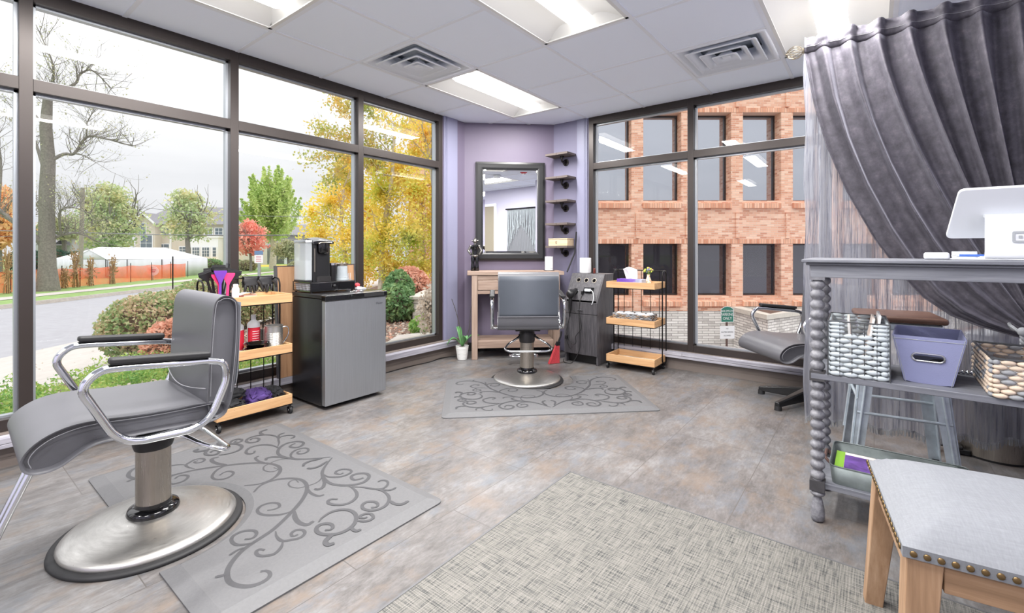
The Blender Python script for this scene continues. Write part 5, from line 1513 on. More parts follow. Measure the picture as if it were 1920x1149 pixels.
# upholstered bench
t = thing('upholstered_bench','long pale blue-grey linen bench on light wood legs with nailheads','bench',(1.310,-.055,.0),.129)
LW, LD = .82, .459
for x in (.0,LD-.062):
    for y in (-.062,-LW):
        fx = .075 if x > 0 else -.018; fy = .028 if y > -.1 else -.028
        b = MB(); b.hexa([(x+.006+fx,y+.006+fy,0),(x+.050+fx,y+.006+fy,0),(x+.050+fx,y+.050+fy,0),(x+.006+fx,y+.050+fy,0)],[(x,y,.425),(x+.062,y,.425),(x+.062,y+.062,.425),(x,y+.062,.425)])
        b.build('leg','wood_bench',t,bevel=.003)
for q in ((.006,.030),(LD-.030,LD-.006)): MB().box(q[0],-LW+.062,.362,q[1],-.062,.425).build('long_rail','wood_bench_h',t,bevel=.002)
for q in ((-.030,-.006),(-LW+.006,-LW+.030)): MB().box(.062,q[0],.362,LD-.062,q[1],.425).build('end_rail','wood_bench_h',t,bevel=.002)
b = MB()
def cush(u, v):
    x = -.008+(LD+.016)*u; y = .008-(LW+.016)*v
    e = min(u*(LD+.016), (1-u)*(LD+.016), v*(LW+.016), (1-v)*(LW+.016)); k = min(1,e/.13)
    return (x, y, .447+.052*(1-(1-k)**2.2)+.010*math.sin(PI*u)*math.sin(PI*v))
b.grid(cush,30,44)
def sk(a, v):   # skirt round the outline
    P = [(-.008,.008),(LD+.008,.008),(LD+.008,-LW-.008),(-.008,-LW-.008)]
    a = a*4; i = int(a)%4; f = a-int(a); p, q = P[i], P[(i+1)%4]
    return (p[0]+(q[0]-p[0])*f, p[1]+(q[1]-p[1])*f, .424+.023*v)
b.grid(sk,4,1); c_ = b.build('cushion','bench_linen',t,ang=70)
nm = MB().ball((0,0,0),(.0068,.0068,.0068),10); first = None
spots = [(-.0095,-.010-.0222*k,.435) for k in range(38)]+[(.014+.0222*k,.0095,.435) for k in range(22)]
for p in spots:
    if first is None: first = nm.build('nailhead','brass_aged',t); o = first
    else: o = first.copy(); COL.objects.link(o); o.parent = t
    o.location = p; o.scale = (.45,1,1) if p[0] < 0 else (1,.45,1)

# metal stool
t = thing('metal_stool','galvanised metal bar stool with a dark wood seat behind the console','stool',(2.985,-.085,0),.12)
MB().box(-.165,-.165,.738,.165,.165,.768).build('seat','wood_seat',t,bevel=.014,seg=3)
MB().box(-.150,-.150,.700,.150,.150,.7375).build('seat_pan','galvanised',t,bevel=.012)
for sx in (-1,1):
    for sy in (-1,1):
        b = MB(); c0 = Vector((sx*.135,sy*.135,.705)); c1 = Vector((sx*.205,sy*.205,0))
        def at_(z): return c1+(c0-c1)*(z/.705)
        for ux, uy in ((-sx,0),(0,-sy)):
            w0, w1 = .042, .060
            for z0, z1 in ((0,.705),):
                a, c = at_(z0), at_(z1)
                e0 = Vector((ux*w0,uy*w0,0)); e1 = Vector((ux*w1,uy*w1,0)); nn = Vector((-sx*.003 if ux == 0 else 0, -sy*.003 if uy == 0 else 0, 0))
                b.hexa([a,a+e0,a+e0+nn,a+nn],[c,c+e1,c+e1+nn,c+nn])
        for ux, uy in ((-sx,0),(0,-sy)):
            a = at_(.12)+Vector((ux*.018,uy*.018,0)); c = at_(.55)+Vector((ux*.026,uy*.026,0)); o_ = Vector((sx*.003 if ux == 0 else 0, sy*.003 if uy == 0 else 0,0))
            b.cyl(a+o_,c+o_,.005,.007,n=8)
        b.build('leg','galvanised',t,ang=50)
        MB().box(c1.x-(.030 if sx > 0 else 0),c1.y-(.030 if sy > 0 else 0),0.0,c1.x+(.030 if sx < 0 else 0),c1.y+(.030 if sy < 0 else 0),.012).build('foot_cap','black_rubber',t)
for q in (-.166,.166): MB().cyl((-.166,q,.36),(.166,q,.36),.007,n=8).build('side_rung','galvanised',t)
for q in (-.172,.172): MB().cyl((q,-.172,.30),(q,.172,.30),.007,n=8).build('front_rung','galvanised',t)
# steel bin and black castor base behind the curtain
t = thing('steel_bin','tall brushed steel bin standing behind the curtain hem','bin',(3.51,-.50,0))
MB().lathe([(.15,0),(.15,.60),(.153,.605)],44).build('bin_body','steel_column',t,ang=40)
MB().lathe([(.151,0),(.151,.010)],44).build('base_band','black_plastic',t)
MB().lathe([(.153,.605),(.145,.64),(.08,.665),(.001,.67)],44,cap=False).build('lid','steel_plain',t,ang=40)
b = MB(); b.box(-.13,.13,.03,-.05,.26,.045); b.box(-.12,.10,.0,-.06,.16,.03); b.build('pedal','black_plastic',t,bevel=.006)

# curtain rod with lattice finial
t = thing('curtain_rod','brushed metal curtain rod with a caged ball finial','curtain rod',(3.285,0,2.275))
MB().cyl((0,-.89,0),(0,.335,0),.0125,n=16).build('pole','nickel',t)
b = MB(); b.lathe([(.013,.30),(.019,.305),(.019,.312),(.014,.316),(.020,.322),(.020,.332),(.015,.338)],20,M=Matrix.Rotation(-PI/2,4,'X')); f = b.build('finial_collar','nickel',t,ang=30)
b = MB()
for k in range(14):
    a = 2*PI*k/14; pp = []
    for j in range(11):
        u = j/10; rr_ = .008+.034*math.sin(PI*u)**.75*(1-.25*u); tw = a+.9*u; pp.append((rr_*math.cos(tw),.336+.088*u,rr_*math.sin(tw)))
    b.tube(pp,.0021,5)
b.ball((0,.426,0),.006,8); b.build('finial_cage','nickel',f)
for q in (-.45,.20): MB().cyl((0,q,.0),(0,q,CH-2.275-.005),.006,n=10).build('ceiling_bracket','nickel',t)

# sheer crinkled curtain
t = thing('sheer_curtain','crinkled semi-sheer grey curtain hanging behind the velvet drape','curtain',(3.325,-.28,0))
def sheer(u, v):
    y = .615-1.225*u
    n = math.sin(u*46)*.016+math.sin(u*113+2*math.sin(v*4))*.008+math.sin(u*271+v*3)*.003
    hem = .055+.05*min(1,u*2.2)+.018*math.sin(u*37)+.02*math.sin(u*11)
    y += .006*math.sin(v*23+u*3)*(1 if u < .05 else .3)
    return (n*(.35+.65*v)+.0, y, 2.30-(2.30-hem)*v)
MB().grid(sheer,300,40).build('sheer_panel','sheer',t,ang=180)
b = MB(); r = random.Random(12)
for k in range(400):
    u = (k+.5)/400; x, y, z = sheer(u,1.0); b.tube([(x,y,z+.01),(x+r.uniform(-.004,.004),y+r.uniform(-.006,.006),z-.02-r.random()*.012)],.0016,3)
b.build('hem_fringe','weave_blue',t)

# velvet drape swept to a tieback
t = thing('velvet_drape','dark grey velvet drape swept aside and tied back with a cord','curtain',(3.235,0,0))
TH = [0,.197,.352,.53,.695,.816,.889,.942,.969,.992,1.0]; TG = [0,.058,.129,.238,.368,.49,.583,.694,.80,.93,1.0]
def drape(s, v):
    ytop = .325-1.205*s
    # threads: edge follows the sampled swag, inner ones hang straighter
    vv = v*(len(TH)-1); i = min(int(vv), len(TH)-2); f = vv-i
    h0 = TH[i]+(TH[i+1]-TH[i])*f; g0 = TG[i]+(TG[i+1]-TG[i])*f
    h1 = 1-(1-v)**1.15; g1 = h1**1.28
    k = min(1, s/.42); k = k*k*(3-2*k)
    h = h0*(1-k)+h1*k; g = g0*(1-k)+g1*k
    if s > .72: g = g*(1-.0)
    ztie = .655+.10*s; ytie = -.600-.05*s
    z = 2.245-(2.245-ztie)*h; y = ytop+(ytie-ytop)*g
    N = 9.5; ph = 2*PI*N*s+.5*math.sin(6*s)
    A = (.030+.022*math.sin(PI*min(1,v*1.15)))*(1-.55*v)
    w = math.sin(ph)+.30*math.sin(2*ph+1.1)+.12*math.sin(3.1*ph+5*v)
    x = A*w-.012*math.sin(PI*v)
    y += .018*math.sin(ph+1.2)*(1-v)**.5*min(1,v*4)
    return (x, y, z)
b = MB(); b.grid(drape,300,60)
b.build('drape_cloth','velvet',t,ang=180,solid=.004)
b = MB()    # rod pocket and ruffled heading
def head(s, v):
    x, y, z = drape(s, 0.0); ph = 2*PI*9.5*s+.5*math.sin(6*s)
    up = 2.245+v*.088; sq = 1-.62*math.exp(-((v-.38)/.22)**2)
    return (x*sq-.018*math.sin(PI*min(1,v*1.2))-(.0), y+.006*math.sin(ph*2)*v, up+.006*math.sin(ph+1)*v)
b.grid(head,300,8); b.build('heading','velvet',t,ang=180,solid=.004)
b = MB()
b.tube([(head(k/150,.30)[0]-.0035,head(k/150,.30)[1],head(k/150,.30)[2]) for k in range(151)],.0014,4); b.build('pocket_stitch','stitch',t)
b = MB()    # tail below the tie
def tail(s, v):
    e = .35+.65*min(1,v*2.5)
    ph = 2*PI*5*s; w = (s-.5)*(.10+.24*v)
    return (.03*math.sin(ph)*e-.01, -.70-.02*v+w*.72, .68-.60*v)
b.grid(tail,90,20); b.build('drape_tail','velvet',t,ang=180,solid=.004)
t = thing('tieback_cord','twisted silver-grey tieback cord with a tassel round the drape','tieback',(3.235,-.60,.69))
b = MB(); ring = [(.065*math.cos(a*PI/20)-.0,.085*math.sin(a*PI/20),.035*math.sin(a*PI/20+.6)) for a in range(40)]
for q in range(2): b.tube([(p[0]+.006*math.cos(k*.9+q*PI),p[1]+.006*math.sin(k*.9+q*PI)*.5,p[2]+.006*math.sin(k*.9+q*PI)) for k, p in enumerate(ring)],.0075,7,closed=True)
b.build('cord_loop','weave_blue',t)
b = MB()
for q in range(2):
    b.tube([(-.075+.005*math.cos(k*1.0+q*PI),.055+.006*math.sin(k*1.0+q*PI),.0-.0065*k) for k in range(22)],.0065,7)
b.ball((-.075,.055,.01),(.016,.02,.022),10); b.ball((-.075,.055,-.15),(.014,.014,.02),10); b.build('tassel_rope','weave_blue',t)
b = MB(); r = random.Random(3)
for k in range(30): a = 2*PI*k/30; b.tube([(-.075+.010*math.cos(a),.055+.010*math.sin(a),-.155),(-.075+.02*math.cos(a),.055+.02*math.sin(a),-.25)],.002,4)
b.build('tassel_fringe','weave_blue',t)
# =========================================================== OUTSIDE
E_ = (.765,.644); N_V = (-.644,.765)
HP = [(-40,-2.5),(-6,-2.5),(-3.5,-2.2),(-1.2,-.5),(0,-.22),(1.5,-.18),(4,-.22),(5,-.45),(9,-1.0),(10,-1.10),(18.1,-1.10),(18.2,-.97),(22.8,-.95),(40,-1.0),(160,-1.0)]
def hgt(o):
    for (a, za), (b, zb) in zip(HP, HP[1:]):
        if o <= b: return za+(zb-za)*(o-a)/(b-a)
    return HP[-1][1]
def oa(o, a, dz=0.0): return (N_V[0]*o+E_[0]*a, N_V[1]*o+E_[1]*a, hgt(o)+dz)
def gz(p): return hgt(N_V[0]*p[0]+N_V[1]*p[1])
def strip(name, os_, a0, a1, mat, dz=0.0, n=1):
    b = MB(); k = len(os_); vs = []; fs = []
    for j in range(n+1):
        a = a0+(a1-a0)*j/n; vs += [oa(o,a,dz) for o in os_]
    for j in range(n):
        for i in range(k-1): fs.append((j*k+i,(j+1)*k+i,(j+1)*k+i+1,j*k+i+1))
    b.add(vs, fs); return struct(b.build(name, mat, smooth=False))
strip('planting_bed',[-3.5,-1.2,0,1.5,4,4.7],-12,60,'mulch')
strip('parking_lot',[-40,-6,-3.5],-30,60,'asphalt')
strip('sidewalk',[4.7,5,9,9.85],-40,80,'concrete')
strip('road',[9.85,10,18.1],-40,70,'asphalt',.002)
strip('far_kerb',[18.05,18.1,18.2,18.35],-40,70,'kerb',.012)
strip('far_lawn',[18.3,22.8,40,160],-120,140,'grass')
strip('far_sidewalk',[19.9,21.0],-40,60,'concrete',.015)
b = MB()
b.add([far(48,-45,-.98),far(48,4,-.98),far(57,6,-.98),far(57,-50,-.98)],[(0,1,2,3)]); struct(b.build('cross_street','concrete',smooth=False))
b = MB(); b.add([far(57,-50,-.97),far(57,6,-.97),far(57.15,6,-.80),far(57.15,-50,-.80),far(59,6,-.80),far(59,-50,-.80)],[(0,1,2,3),(3,2,4,5)]); struct(b.build('yellow_kerb','yellow_kerb',smooth=False))
b = MB(); b.add([(2.6,3.62,-.10),(5.2,3.62,-.10),(5.2,5.0,-.12),(4.2,5.3,-.12),(2.9,4.35,-.10)],[(0,1,2,3,4)]); b.add([(2.6,3.62,-.4),(5.2,3.62,-.4),(5.2,5.0,-.4),(4.2,5.3,-.4),(2.9,4.35,-.4)],[(4,3,2,1,0)])
struct(b.build('walkway','concrete',smooth=False))
# our own building above the salon
b = MB(); b.box(-14,-14,2.76,4.44,3.62,4.3); b.box(-14,-14,-2.5,-3.2,3.62,2.76); b.box(-14,-14,-2.5,4.44,-1.1,2.76)
struct(b.build('building_shell','shell_dark',smooth=False))
b = MB(); b.box(-3.1,3.47,-.4,3.9,3.58,.165); b.box(4.3,-1.1,-2.5,4.42,3.3,.165); struct(b.build('foundation','ledgestone',smooth=False))

# ---------------------------------------------------------------- foliage tools
def leaf_mesh(name, pts, size, mats, parent, mi=None, flat=.0, seed=1, asp=.62):
    g = np.random.default_rng(seed); n = len(pts); P = np.asarray(pts, float)
    a = g.normal(size=(n,3)); a[:,2] *= (1-flat); a /= np.linalg.norm(a,axis=1)[:,None]
    c = g.normal(size=(n,3)); c -= (c*a).sum(1)[:,None]*a; c /= np.linalg.norm(c,axis=1)[:,None]
    s = size*g.uniform(.65,1.3,n)[:,None]
    V = np.empty((n,4,3)); V[:,0] = P-a*s; V[:,1] = P+c*s*asp+a*s*.1; V[:,2] = P+a*s; V[:,3] = P-c*s*asp+a*s*.1
    me = bpy.data.meshes.new(name); me.vertices.add(4*n); me.vertices.foreach_set('co', V.ravel())
    me.loops.add(4*n); me.loops.foreach_set('vertex_index', np.arange(4*n)); me.polygons.add(n)
    me.polygons.foreach_set('loop_start', np.arange(n)*4)
    if not isinstance(mats,(list,tuple)): mats = [mats]
    for m_ in mats: me.materials.append(MAT[m_])
    if mi is not None: me.polygons.foreach_set('material_index', np.asarray(mi, dtype=np.int32))
    me.update(); me.validate()
    o = bpy.data.objects.new(name, me); COL.objects.link(o)
    if parent is not None: o.parent = parent
    return o

def blob_pts(c, r, n, g, shell=.45, low=-1.0):
    d = g.normal(size=(n*2,3)); d /= np.linalg.norm(d,axis=1)[:,None]; d = d[d[:,2] > low][:n]
    rad = (shell+(1-shell)*g.random(len(d)))[:,None]
    return np.array(c)+d*rad*np.array(r)

def bush(name, label, cat, loc, blobs, n, size, mat, seed, group=None, stems=6, shell=.8, mats=None):
    t = thing(name, label, cat, loc, 0, group); g = np.random.default_rng(seed)
    P = []; tot = sum(b_[1][0]*b_[1][1]+b_[1][0]*b_[1][2] for b_ in blobs)
    for c, r in blobs:
        k = int(n*(r[0]*r[1]+r[0]*r[2])/tot); P.append(blob_pts(c, r, k, g, shell, -.75))
    P = np.concatenate(P); P = P[P[:,2] > .02]
    leaf_mesh('foliage', P, size, mat, t, seed=seed)
    b = MB(); r_ = random.Random(seed)
    for c, r in blobs:
        for k in range(stems):
            a = r_.uniform(0,2*PI); b.tube([(c[0]+.1*math.cos(a)*r[0],c[1]+.1*math.sin(a)*r[1],-.05),(c[0]+.4*math.cos(a)*r[0],c[1]+.4*math.sin(a)*r[1],c[2]),(c[0]+.7*math.cos(a)*r[0],c[1]+.7*math.sin(a)*r[1],c[2]+r[2]*.45)],[.02,.014,.006],5)
    b.build('stems','bark',t,smooth=True)
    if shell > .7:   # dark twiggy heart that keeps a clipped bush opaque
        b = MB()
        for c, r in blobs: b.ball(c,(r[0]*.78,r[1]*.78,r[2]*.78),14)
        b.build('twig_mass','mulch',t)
    return t

def branchy(b, p, d, L, r, lev, rnd, tips, up=.12, spread=.6, nseg=4, kids=3):
    P = [p]; q = Vector(p); dd = Vector(d).normalized()
    for k in range(nseg):
        dd = (dd+Vector((rnd.uniform(-1,1),rnd.uniform(-1,1),rnd.uniform(-.7,1)))*.20+Vector((0,0,up*.35))).normalized()
        q = q+dd*(L/nseg); P.append(q.copy())
    b.tube(P,[r*(1-.55*k/nseg) for k in range(nseg+1)], 6 if r > .05 else (4 if r > .02 else 3))
    tips.append(P[-1])
    if lev <= 0: tips += P[1:]; return
    for k in range(kids):
        i = rnd.randint(max(1,nseg//2-1), nseg); f = Vector((rnd.uniform(-1,1),rnd.uniform(-1,1),rnd.uniform(-.35,.9)))
        nd = (dd*.55+f*spread).normalized()
        branchy(b, P[i], nd, L*rnd.uniform(.5,.75), r*.45*(1 if i == nseg else .85), lev-1, rnd, tips, up, spread, 3, kids)

# --- bare tree by the fence
T1 = 23.2; S1 = T1/873.65
def v1(px, py, dt=0.0):
    return Vector(far(T1+dt, (px-960)*S1, 1.08+(468.5-py)*S1))
base1 = Vector(far(T1, (88-960)*S1, -.96))
t = thing('bare_tree','tall nearly bare tree with a grey trunk across the road','tree',tuple(base1))
b = MB(); tips = []; rnd = random.Random(21); L0 = lambda p: p-base1
trunk = [(90,547,0),(89,500,0),(88,430,0),(88,360,0),(87,300,.1),(86,240,0),(86,180,.1)]
b.tube([L0(v1(*q)) for q in trunk],[.48,.34,.31,.30,.27,.24,.18],12)
limbs = [([(88,455,0),(100,442,.3),(126,437,.6),(150,452,1.)],.12),([(104,440,.3),(112,420,0),(125,396,-.3),(152,390,-.5),(190,402,-.6)],.09),([(88,305,0),(105,286,.4),(118,283,.6),(135,250,.8),(160,250,1.),(205,262,1.4)],.13),
 ([(118,283,.6),(150,290,.2),(180,305,0)],.06),([(86,185,0),(104,183,-.3),(130,189,-.6)],.09),([(87,215,0),(72,196,.3),(66,190,.5),(80,172,.4),(92,120,.2),(74,60,0)],.12),([(86,180,0),(118,150,.6),(122,128,.8),(140,118,1),(170,150,1.2)],.11),
 ([(88,470,0),(76,440,-.4),(36,400,-.8),(0,335,-1.2),(-30,260,-1.4)],.20),([(86,330,0),(50,270,.5),(20,235,.9),(-10,180,1.)],.12),([(86,240,0),(40,175,-.4),(10,165,-.6),(-20,170,-.8)],.09),([(30,395,-.8),(10,300,-.2),(-15,230,0)],.09),([(135,250,.8),(150,225,.4),(170,205,.2)],.05),([(88,420,0),(60,400,.6),(20,370,1.)],.07)]
for pts, r0 in limbs:
    Q = spline([L0(v1(*q)) for q in pts], 4); n = len(Q)
    r0 *= .72; b.tube(Q,[r0*(1-.7*k/(n-1)) for k in range(n)],7)
    for k in range(int(n*.35), n):
        for rep in range(2 if k % 2 else 3):
            f = Vector((rnd.uniform(-1,1),rnd.uniform(-1,1),rnd.uniform(-.4,1))); dd = (Q[min(k+1,n-1)]-Q[k-1]).normalized()
            branchy(b, Q[k], dd*.5+f*.8, rnd.uniform(.7,1.5), r0*.13+.008, 2, rnd, tips, .1, .75, 4, 3)
b.build('trunk_and_branches','bark',t)
tp = np.array([tuple(p) for p in tips]); g = np.random.default_rng(3); tp = tp[g.random(len(tp)) < .22]
leaf_mesh('last_leaves', tp+g.normal(size=tp.shape)*.05, .045, 'leaf_dull', t, seed=4)

def crown_tree(name, label, t_, px, ybase, ytop, hw, mat, n, size, seed, trunk_r=.15, group=None, ycrown=None, shell=.35, zb=None, squash=1.0, cat='tree', bark='bark'):
    """crown between ytop and ycrown (photo heights at distance t_) around px, half width hw pixels"""
    S = t_/873.65; z = lambda y: 1.08+(468.5-y)*S
    loc = far(t_, (px-960)*S, 0); zb = gz(loc) if zb is None else zb
    t = thing(name, label, cat, (loc[0],loc[1],zb), 0, group); g = np.random.default_rng(seed); rnd = random.Random(seed)
    z0, z1 = z(ycrown)-zb, z(ytop)-zb; R = hw*S; H = z1-z0
    b = MB(); tips = []
    b.tube([(0,0,-.1),(.02*R,0,z0*.5),(0,.02*R,z0),(0,0,z0+H*.35)],[trunk_r*1.2,trunk_r,trunk_r*.9,trunk_r*.6],9)
    for k in range(9):
        a = rnd.uniform(0,2*PI); zz = z0*rnd.uniform(.85,1.0)+H*.3*rnd.random()
        branchy(b,(0,0,zz),(math.cos(a)*.7,math.sin(a)*.7,.75),H*.55,trunk_r*.5,2,rnd,tips,.2,.55,4,3)
    b.build('trunk','%s' % bark,t)
    P = []
    cl = 26
    for k in range(cl):
        u = (k+.5)/cl; zz = z0+H*(.06+.88*u); prof = math.sin(PI*(u*.86+.10))**.7
        a = k*2.4; rr = R*prof*rnd.uniform(.25,.72); c = (rr*math.cos(a), rr*math.sin(a), zz); q = R*.42*(.6+.6*prof)
        P.append(blob_pts(c,(q,q,q*.75*squash),n//cl,g,shell))
    P = np.concatenate(P)
    leaf_mesh('crown', P, size, mat, t, seed=seed)
    return t
crown_tree('autumn_tree','broad green and rust tree behind the white tent, beside the utility pole',43,205,480,346,66,'leaf_green',5200,.16,31,.28,ycrown=470,shell=.2)
crown_tree('autumn_tree','small rounded green tree in front of the beige house',40,352,500,358,56,'leaf_green',3600,.13,32,.20,ycrown=448,shell=.1)
crown_tree('autumn_tree','orange leaved tree at the far left edge of the windows',42,-5,500,345,52,'leaf_orange',3200,.22,34,.3,ycrown=462,shell=.2)
crown_tree('autumn_tree','low red leaved tree right of the window mullion',44,470,500,414,36,'leaf_red',1500,.16,35,.12,ycrown=478,shell=.2)
crown_tree('autumn_tree','dull green shrub like tree right of the ginkgo trunk',46,540,500,452,30,'leaf_dull',1500,.13,36,.10,ycrown=482,shell=.3)
crown_tree('autumn_tree','pale leaved tree behind the tent gable roofs',48,120,480,410,40,'leaf_dull',1300,.2,41,.2,ycrown=445,shell=.2)

# --- ginkgo: fan of rising leafy wands
tg = 50.0; S = tg/873.65; loc = far(tg,(511-960)*S,-1.0)
t = thing('ginkgo_tree','bright green upright tree with spiky top between the left mullions','tree',loc); g = np.random.default_rng(51); rnd = random.Random(51)
b = MB(); P = []
z_ = lambda y: 1.08+(468.5-y)*S+1.0
b.tube([(0,0,-.1),(.1,0,z_(470)),(0,0,z_(430)),(0,0,z_(350))],[.38,.30,.24,.1],10)
for k in range(120):
    a = rnd.uniform(0,2*PI); u = rnd.random(); z0 = z_(455)+(z_(340)-z_(455))*u*.7; out = rnd.uniform(.25,1)*(3.3-1.2*u)
    z1 = z0+rnd.uniform(1.2,3.0)+(1.6 if out < 1.3 else 0)+.3*out; z1 = min(z1, z_(302)-.9*out)
    p0, p1 = Vector((0,0,z0)), Vector((out*math.cos(a),out*math.sin(a),z1)); pm = p0*.45+p1*.55+Vector((.15*out*math.cos(a),.15*out*math.sin(a),-.3))
    Q = spline([p0,pm,p1],6); b.tube(Q,[.07*(1-.8*i/(len(Q)-1)) for i in range(len(Q))],4)
    for i, q in enumerate(Q):
        f = i/(len(Q)-1); w = .34*(1-f)**.6+.07
        if f < .12: continue
        P.append(np.array(q)+g.normal(size=(22,3))*w*np.array([.6,.6,.8]))
b.build('trunk','bark_pale',t); P = np.concatenate(P)
leaf_mesh('crown',P,.14,'leaf_ginkgo',t,seed=9)

# --- yellow trees close to the corner
def yellow_tree(label, t_, px, blobs, mats, n, size, seed, trunks, twigs=()):
    S = t_/873.65; loc = far(t_,(px-960)*S,0); zb = gz(loc)
    t = thing('yellow_tree', label, 'tree', (loc[0],loc[1],zb), 0, 'yellow trees outside the corner'); g = np.random.default_rng(seed); rnd = random.Random(seed)
    def w(px_, py_, dt=0): p = far(t_+dt,(px_-960)*(t_+dt)/873.65,1.08+(468.5-py_)*(t_+dt)/873.65); return (p[0]-loc[0],p[1]-loc[1],p[2]-zb)
    P = []; MI = []
    tot = sum(q[2]*q[3] for q in blobs)
    for (bx, by, rx, ry, dt, mi) in blobs:
        k = int(n*rx*ry/tot); pts = blob_pts(w(bx,by,dt),(rx*S,rx*S*.8,ry*S),k,g,.05); P.append(pts); MI += [mi]*len(pts)
    b = MB(); tips = []
    for pts, r0 in trunks:
        Q = spline([Vector(w(*q)) for q in pts],5); m = len(Q)
        b.tube(Q,[r0*(1-.7*k/(m-1)) for k in range(m)],8)
        for k in range(m//3, m, 2):
            for e in range(2): branchy(b,Q[k],(rnd.uniform(-1,1),rnd.uniform(-1,1),rnd.uniform(.0,.9)),S*rnd.uniform(30,60),r0*.25,2,rnd,tips,.1,.6,3,2)
    for pts, dens, mi in twigs:
        Q = spline([Vector(w(*q)) for q in pts],8); m = len(Q); b.tube(Q,[.022*(1-.8*k/(m-1)) for k in range(m)],4)
        for q in Q[3:]:
            k = dens; c = np.array(q)+g.normal(size=(k,3))*S*np.array([11,11,9]); P.append(c); MI += [mi]*k
            branchy(b,q,(rnd.uniform(-1,1),rnd.uniform(-1,1),rnd.uniform(-.6,.8)),S*rnd.uniform(12,26),.006,1,rnd,tips,.0,.7,3,2)
    b.build('trunk','bark_pale',t)
    leaf_mesh('crown',np.concatenate(P),size,mats,t,mi=MI,seed=seed)
    return t
yellow_tree('golden yellow tree behind the coffee maker, left of the window mullion',19,640,
    [(620,380,40,50,0,0),(650,350,45,55,1,0),(600,440,45,45,0,0),(660,440,50,60,-.5,0),(625,500,50,40,0,0),(690,400,45,70,1,0),(640,320,25,25,.5,1),(585,400,22,25,0,0),(690,490,40,40,0,0),(655,300,30,30,0,0),(670,520,40,30,.5,0)],
    ['leaf_yellow','leaf_birch'],13500,.062,61,[([(655,560,0),(650,500,0),(640,430,0),(645,350,0)],.14),([(655,560,0),(672,480,.3),(690,400,.5)],.10)])
yellow_tree('tall yellow and green tree filling the window right of the mullion',13,752,
    [(715,360,40,60,0,0),(745,330,40,50,.6,0),(780,360,50,60,0,0),(720,440,45,55,0,0),(770,440,50,55,-.4,0),(820,420,40,70,.3,0),(735,500,45,35,0,0),(790,500,45,30,0,0),(825,340,35,60,.4,0),(700,300,25,30,0,1),(700,470,35,40,.3,0),(760,300,45,25,.3,0)],
    ['leaf_yellow','leaf_birch'],19000,.045,62,[([(712,585,0),(716,520,0),(720,430,0),(735,330,0),(740,230,0)],.11),([(800,560,.4),(797,500,.4),(790,420,.3),(800,300,.3)],.10)],
    [([(720,330,0),(690,270,0),(655,215,-.3),(628,180,-.4)],55,1),([(700,290,0),(660,262,0),(620,250,.2),(592,238,.3)],34,1),([(705,330,0),(665,296,.2),(620,292,.3),(566,300,.4)],34,1),([(735,300,0),(715,240,0),(690,200,0),(684,190,0)],30,1),([(650,310,.2),(630,325,.2),(612,350,.2)],20,1)])
yellow_tree('orange yellow tree crown rising at the corner by the mauve wall',11,800,
    [(800,250,42,35,0,0),(780,285,45,28,.2,0),(825,290,35,50,0,0),(760,240,25,20,.1,0),(815,215,30,25,0,0)],
    ['leaf_yellow'],3000,.036,63,[([(818,600,0),(822,500,0),(818,400,0),(806,300,0),(790,240,0)],.09)],
    [([(806,300,0),(770,260,0),(735,230,0),(712,205,0)],16,0),([(800,260,0),(775,225,0),(740,205,0)],16,0)])

# --- bushes
def ub(px, t_): return far(t_,(px-960)*t_/873.65,0)
def place(px, t_): p = ub(px,t_); return (p[0],p[1],gz(p))
bush('round_bush','large clipped bush with green and rust leaves outside the left window','bush',place(283,6.6),[((0,0,.40),(.62,.60,.50)),((.42,.30,.42),(.55,.55,.50))],9500,.030,'leaf_hedge',71)
bush('round_bush','clipped bush behind the left chair back, joining the large round bush','bush',place(392,7.9),[((0,0,.48),(.72,.62,.54)),((.6,.3,.52),(.6,.6,.52))],7600,.030,'leaf_hedge',72)
bush('low_hedge','low pinkish hedge seen between the brushes and the brown board','bush',place(505,9.5),[((-.3,0,.40),(.62,.5,.50)),((.45,.2,.40),(.6,.5,.46))],4600,.032,'leaf_hedge',73)
bush('red_shrub','pink and red leaved shrub in front of the large clipped bush','bush',place(322,5.0),[((0,0,.26),(.27,.27,.30))],2600,.022,'leaf_pink',74)
bush('evergreen_shrub','glossy green shrub behind the right end of the fridge','bush',place(742,8.3),[((0,0,.30),(.38,.38,.36)),((.3,.3,.45),(.3,.3,.45))],3600,.040,'leaf_shrub',75)
bush('orange_shrub','orange red shrub beyond the green shrub right of the fridge','bush',place(765,9.6),[((0,0,.55),(.45,.4,.38))],2400,.035,'leaf_pink',76)
bush('dry_shrub','silvery dry twiggy shrub by the corner window jamb','bush',place(816,6.3),[((0,0,.42),(.26,.26,.42))],2600,.022,'leaf_dry',77,stems=24,shell=.1)
bush('ornamental_grass','small grassy clump in front of the stone pier','bush',place(800,7.0),[((0,0,.14),(.28,.25,.17))],1800,.030,'leaf_ground',78,shell=.1)
bush('dark_hedge','dark green trimmed hedge behind the bare tree trunk','bush',place(95,46),[((-1.6,0,1.0),(1.5,1,1.2)),((.3,0,1.0),(1.4,1,1.2)),((2.0,0,.9),(1.4,1,1.1))],3000,.12,'leaf_hedge_dark',79)
for k, (px, t_, s) in enumerate(((462,46,.9),(440,50,.9),(560,44,.9),(395,50,1.0))):
    bush('foundation_shrub',['tan rounded shrub right of the window mullion','green rounded shrub hidden by the window mullion','tan rounded shrub near the right porch house','green shrub at the foot of the beige house'][k],'bush',place(px,t_),[((0,0,.5*s),(1.2*s,.8*s,.65*s))],900,.09,'leaf_dull' if k%2 == 0 else 'leaf_shrub',80+k)
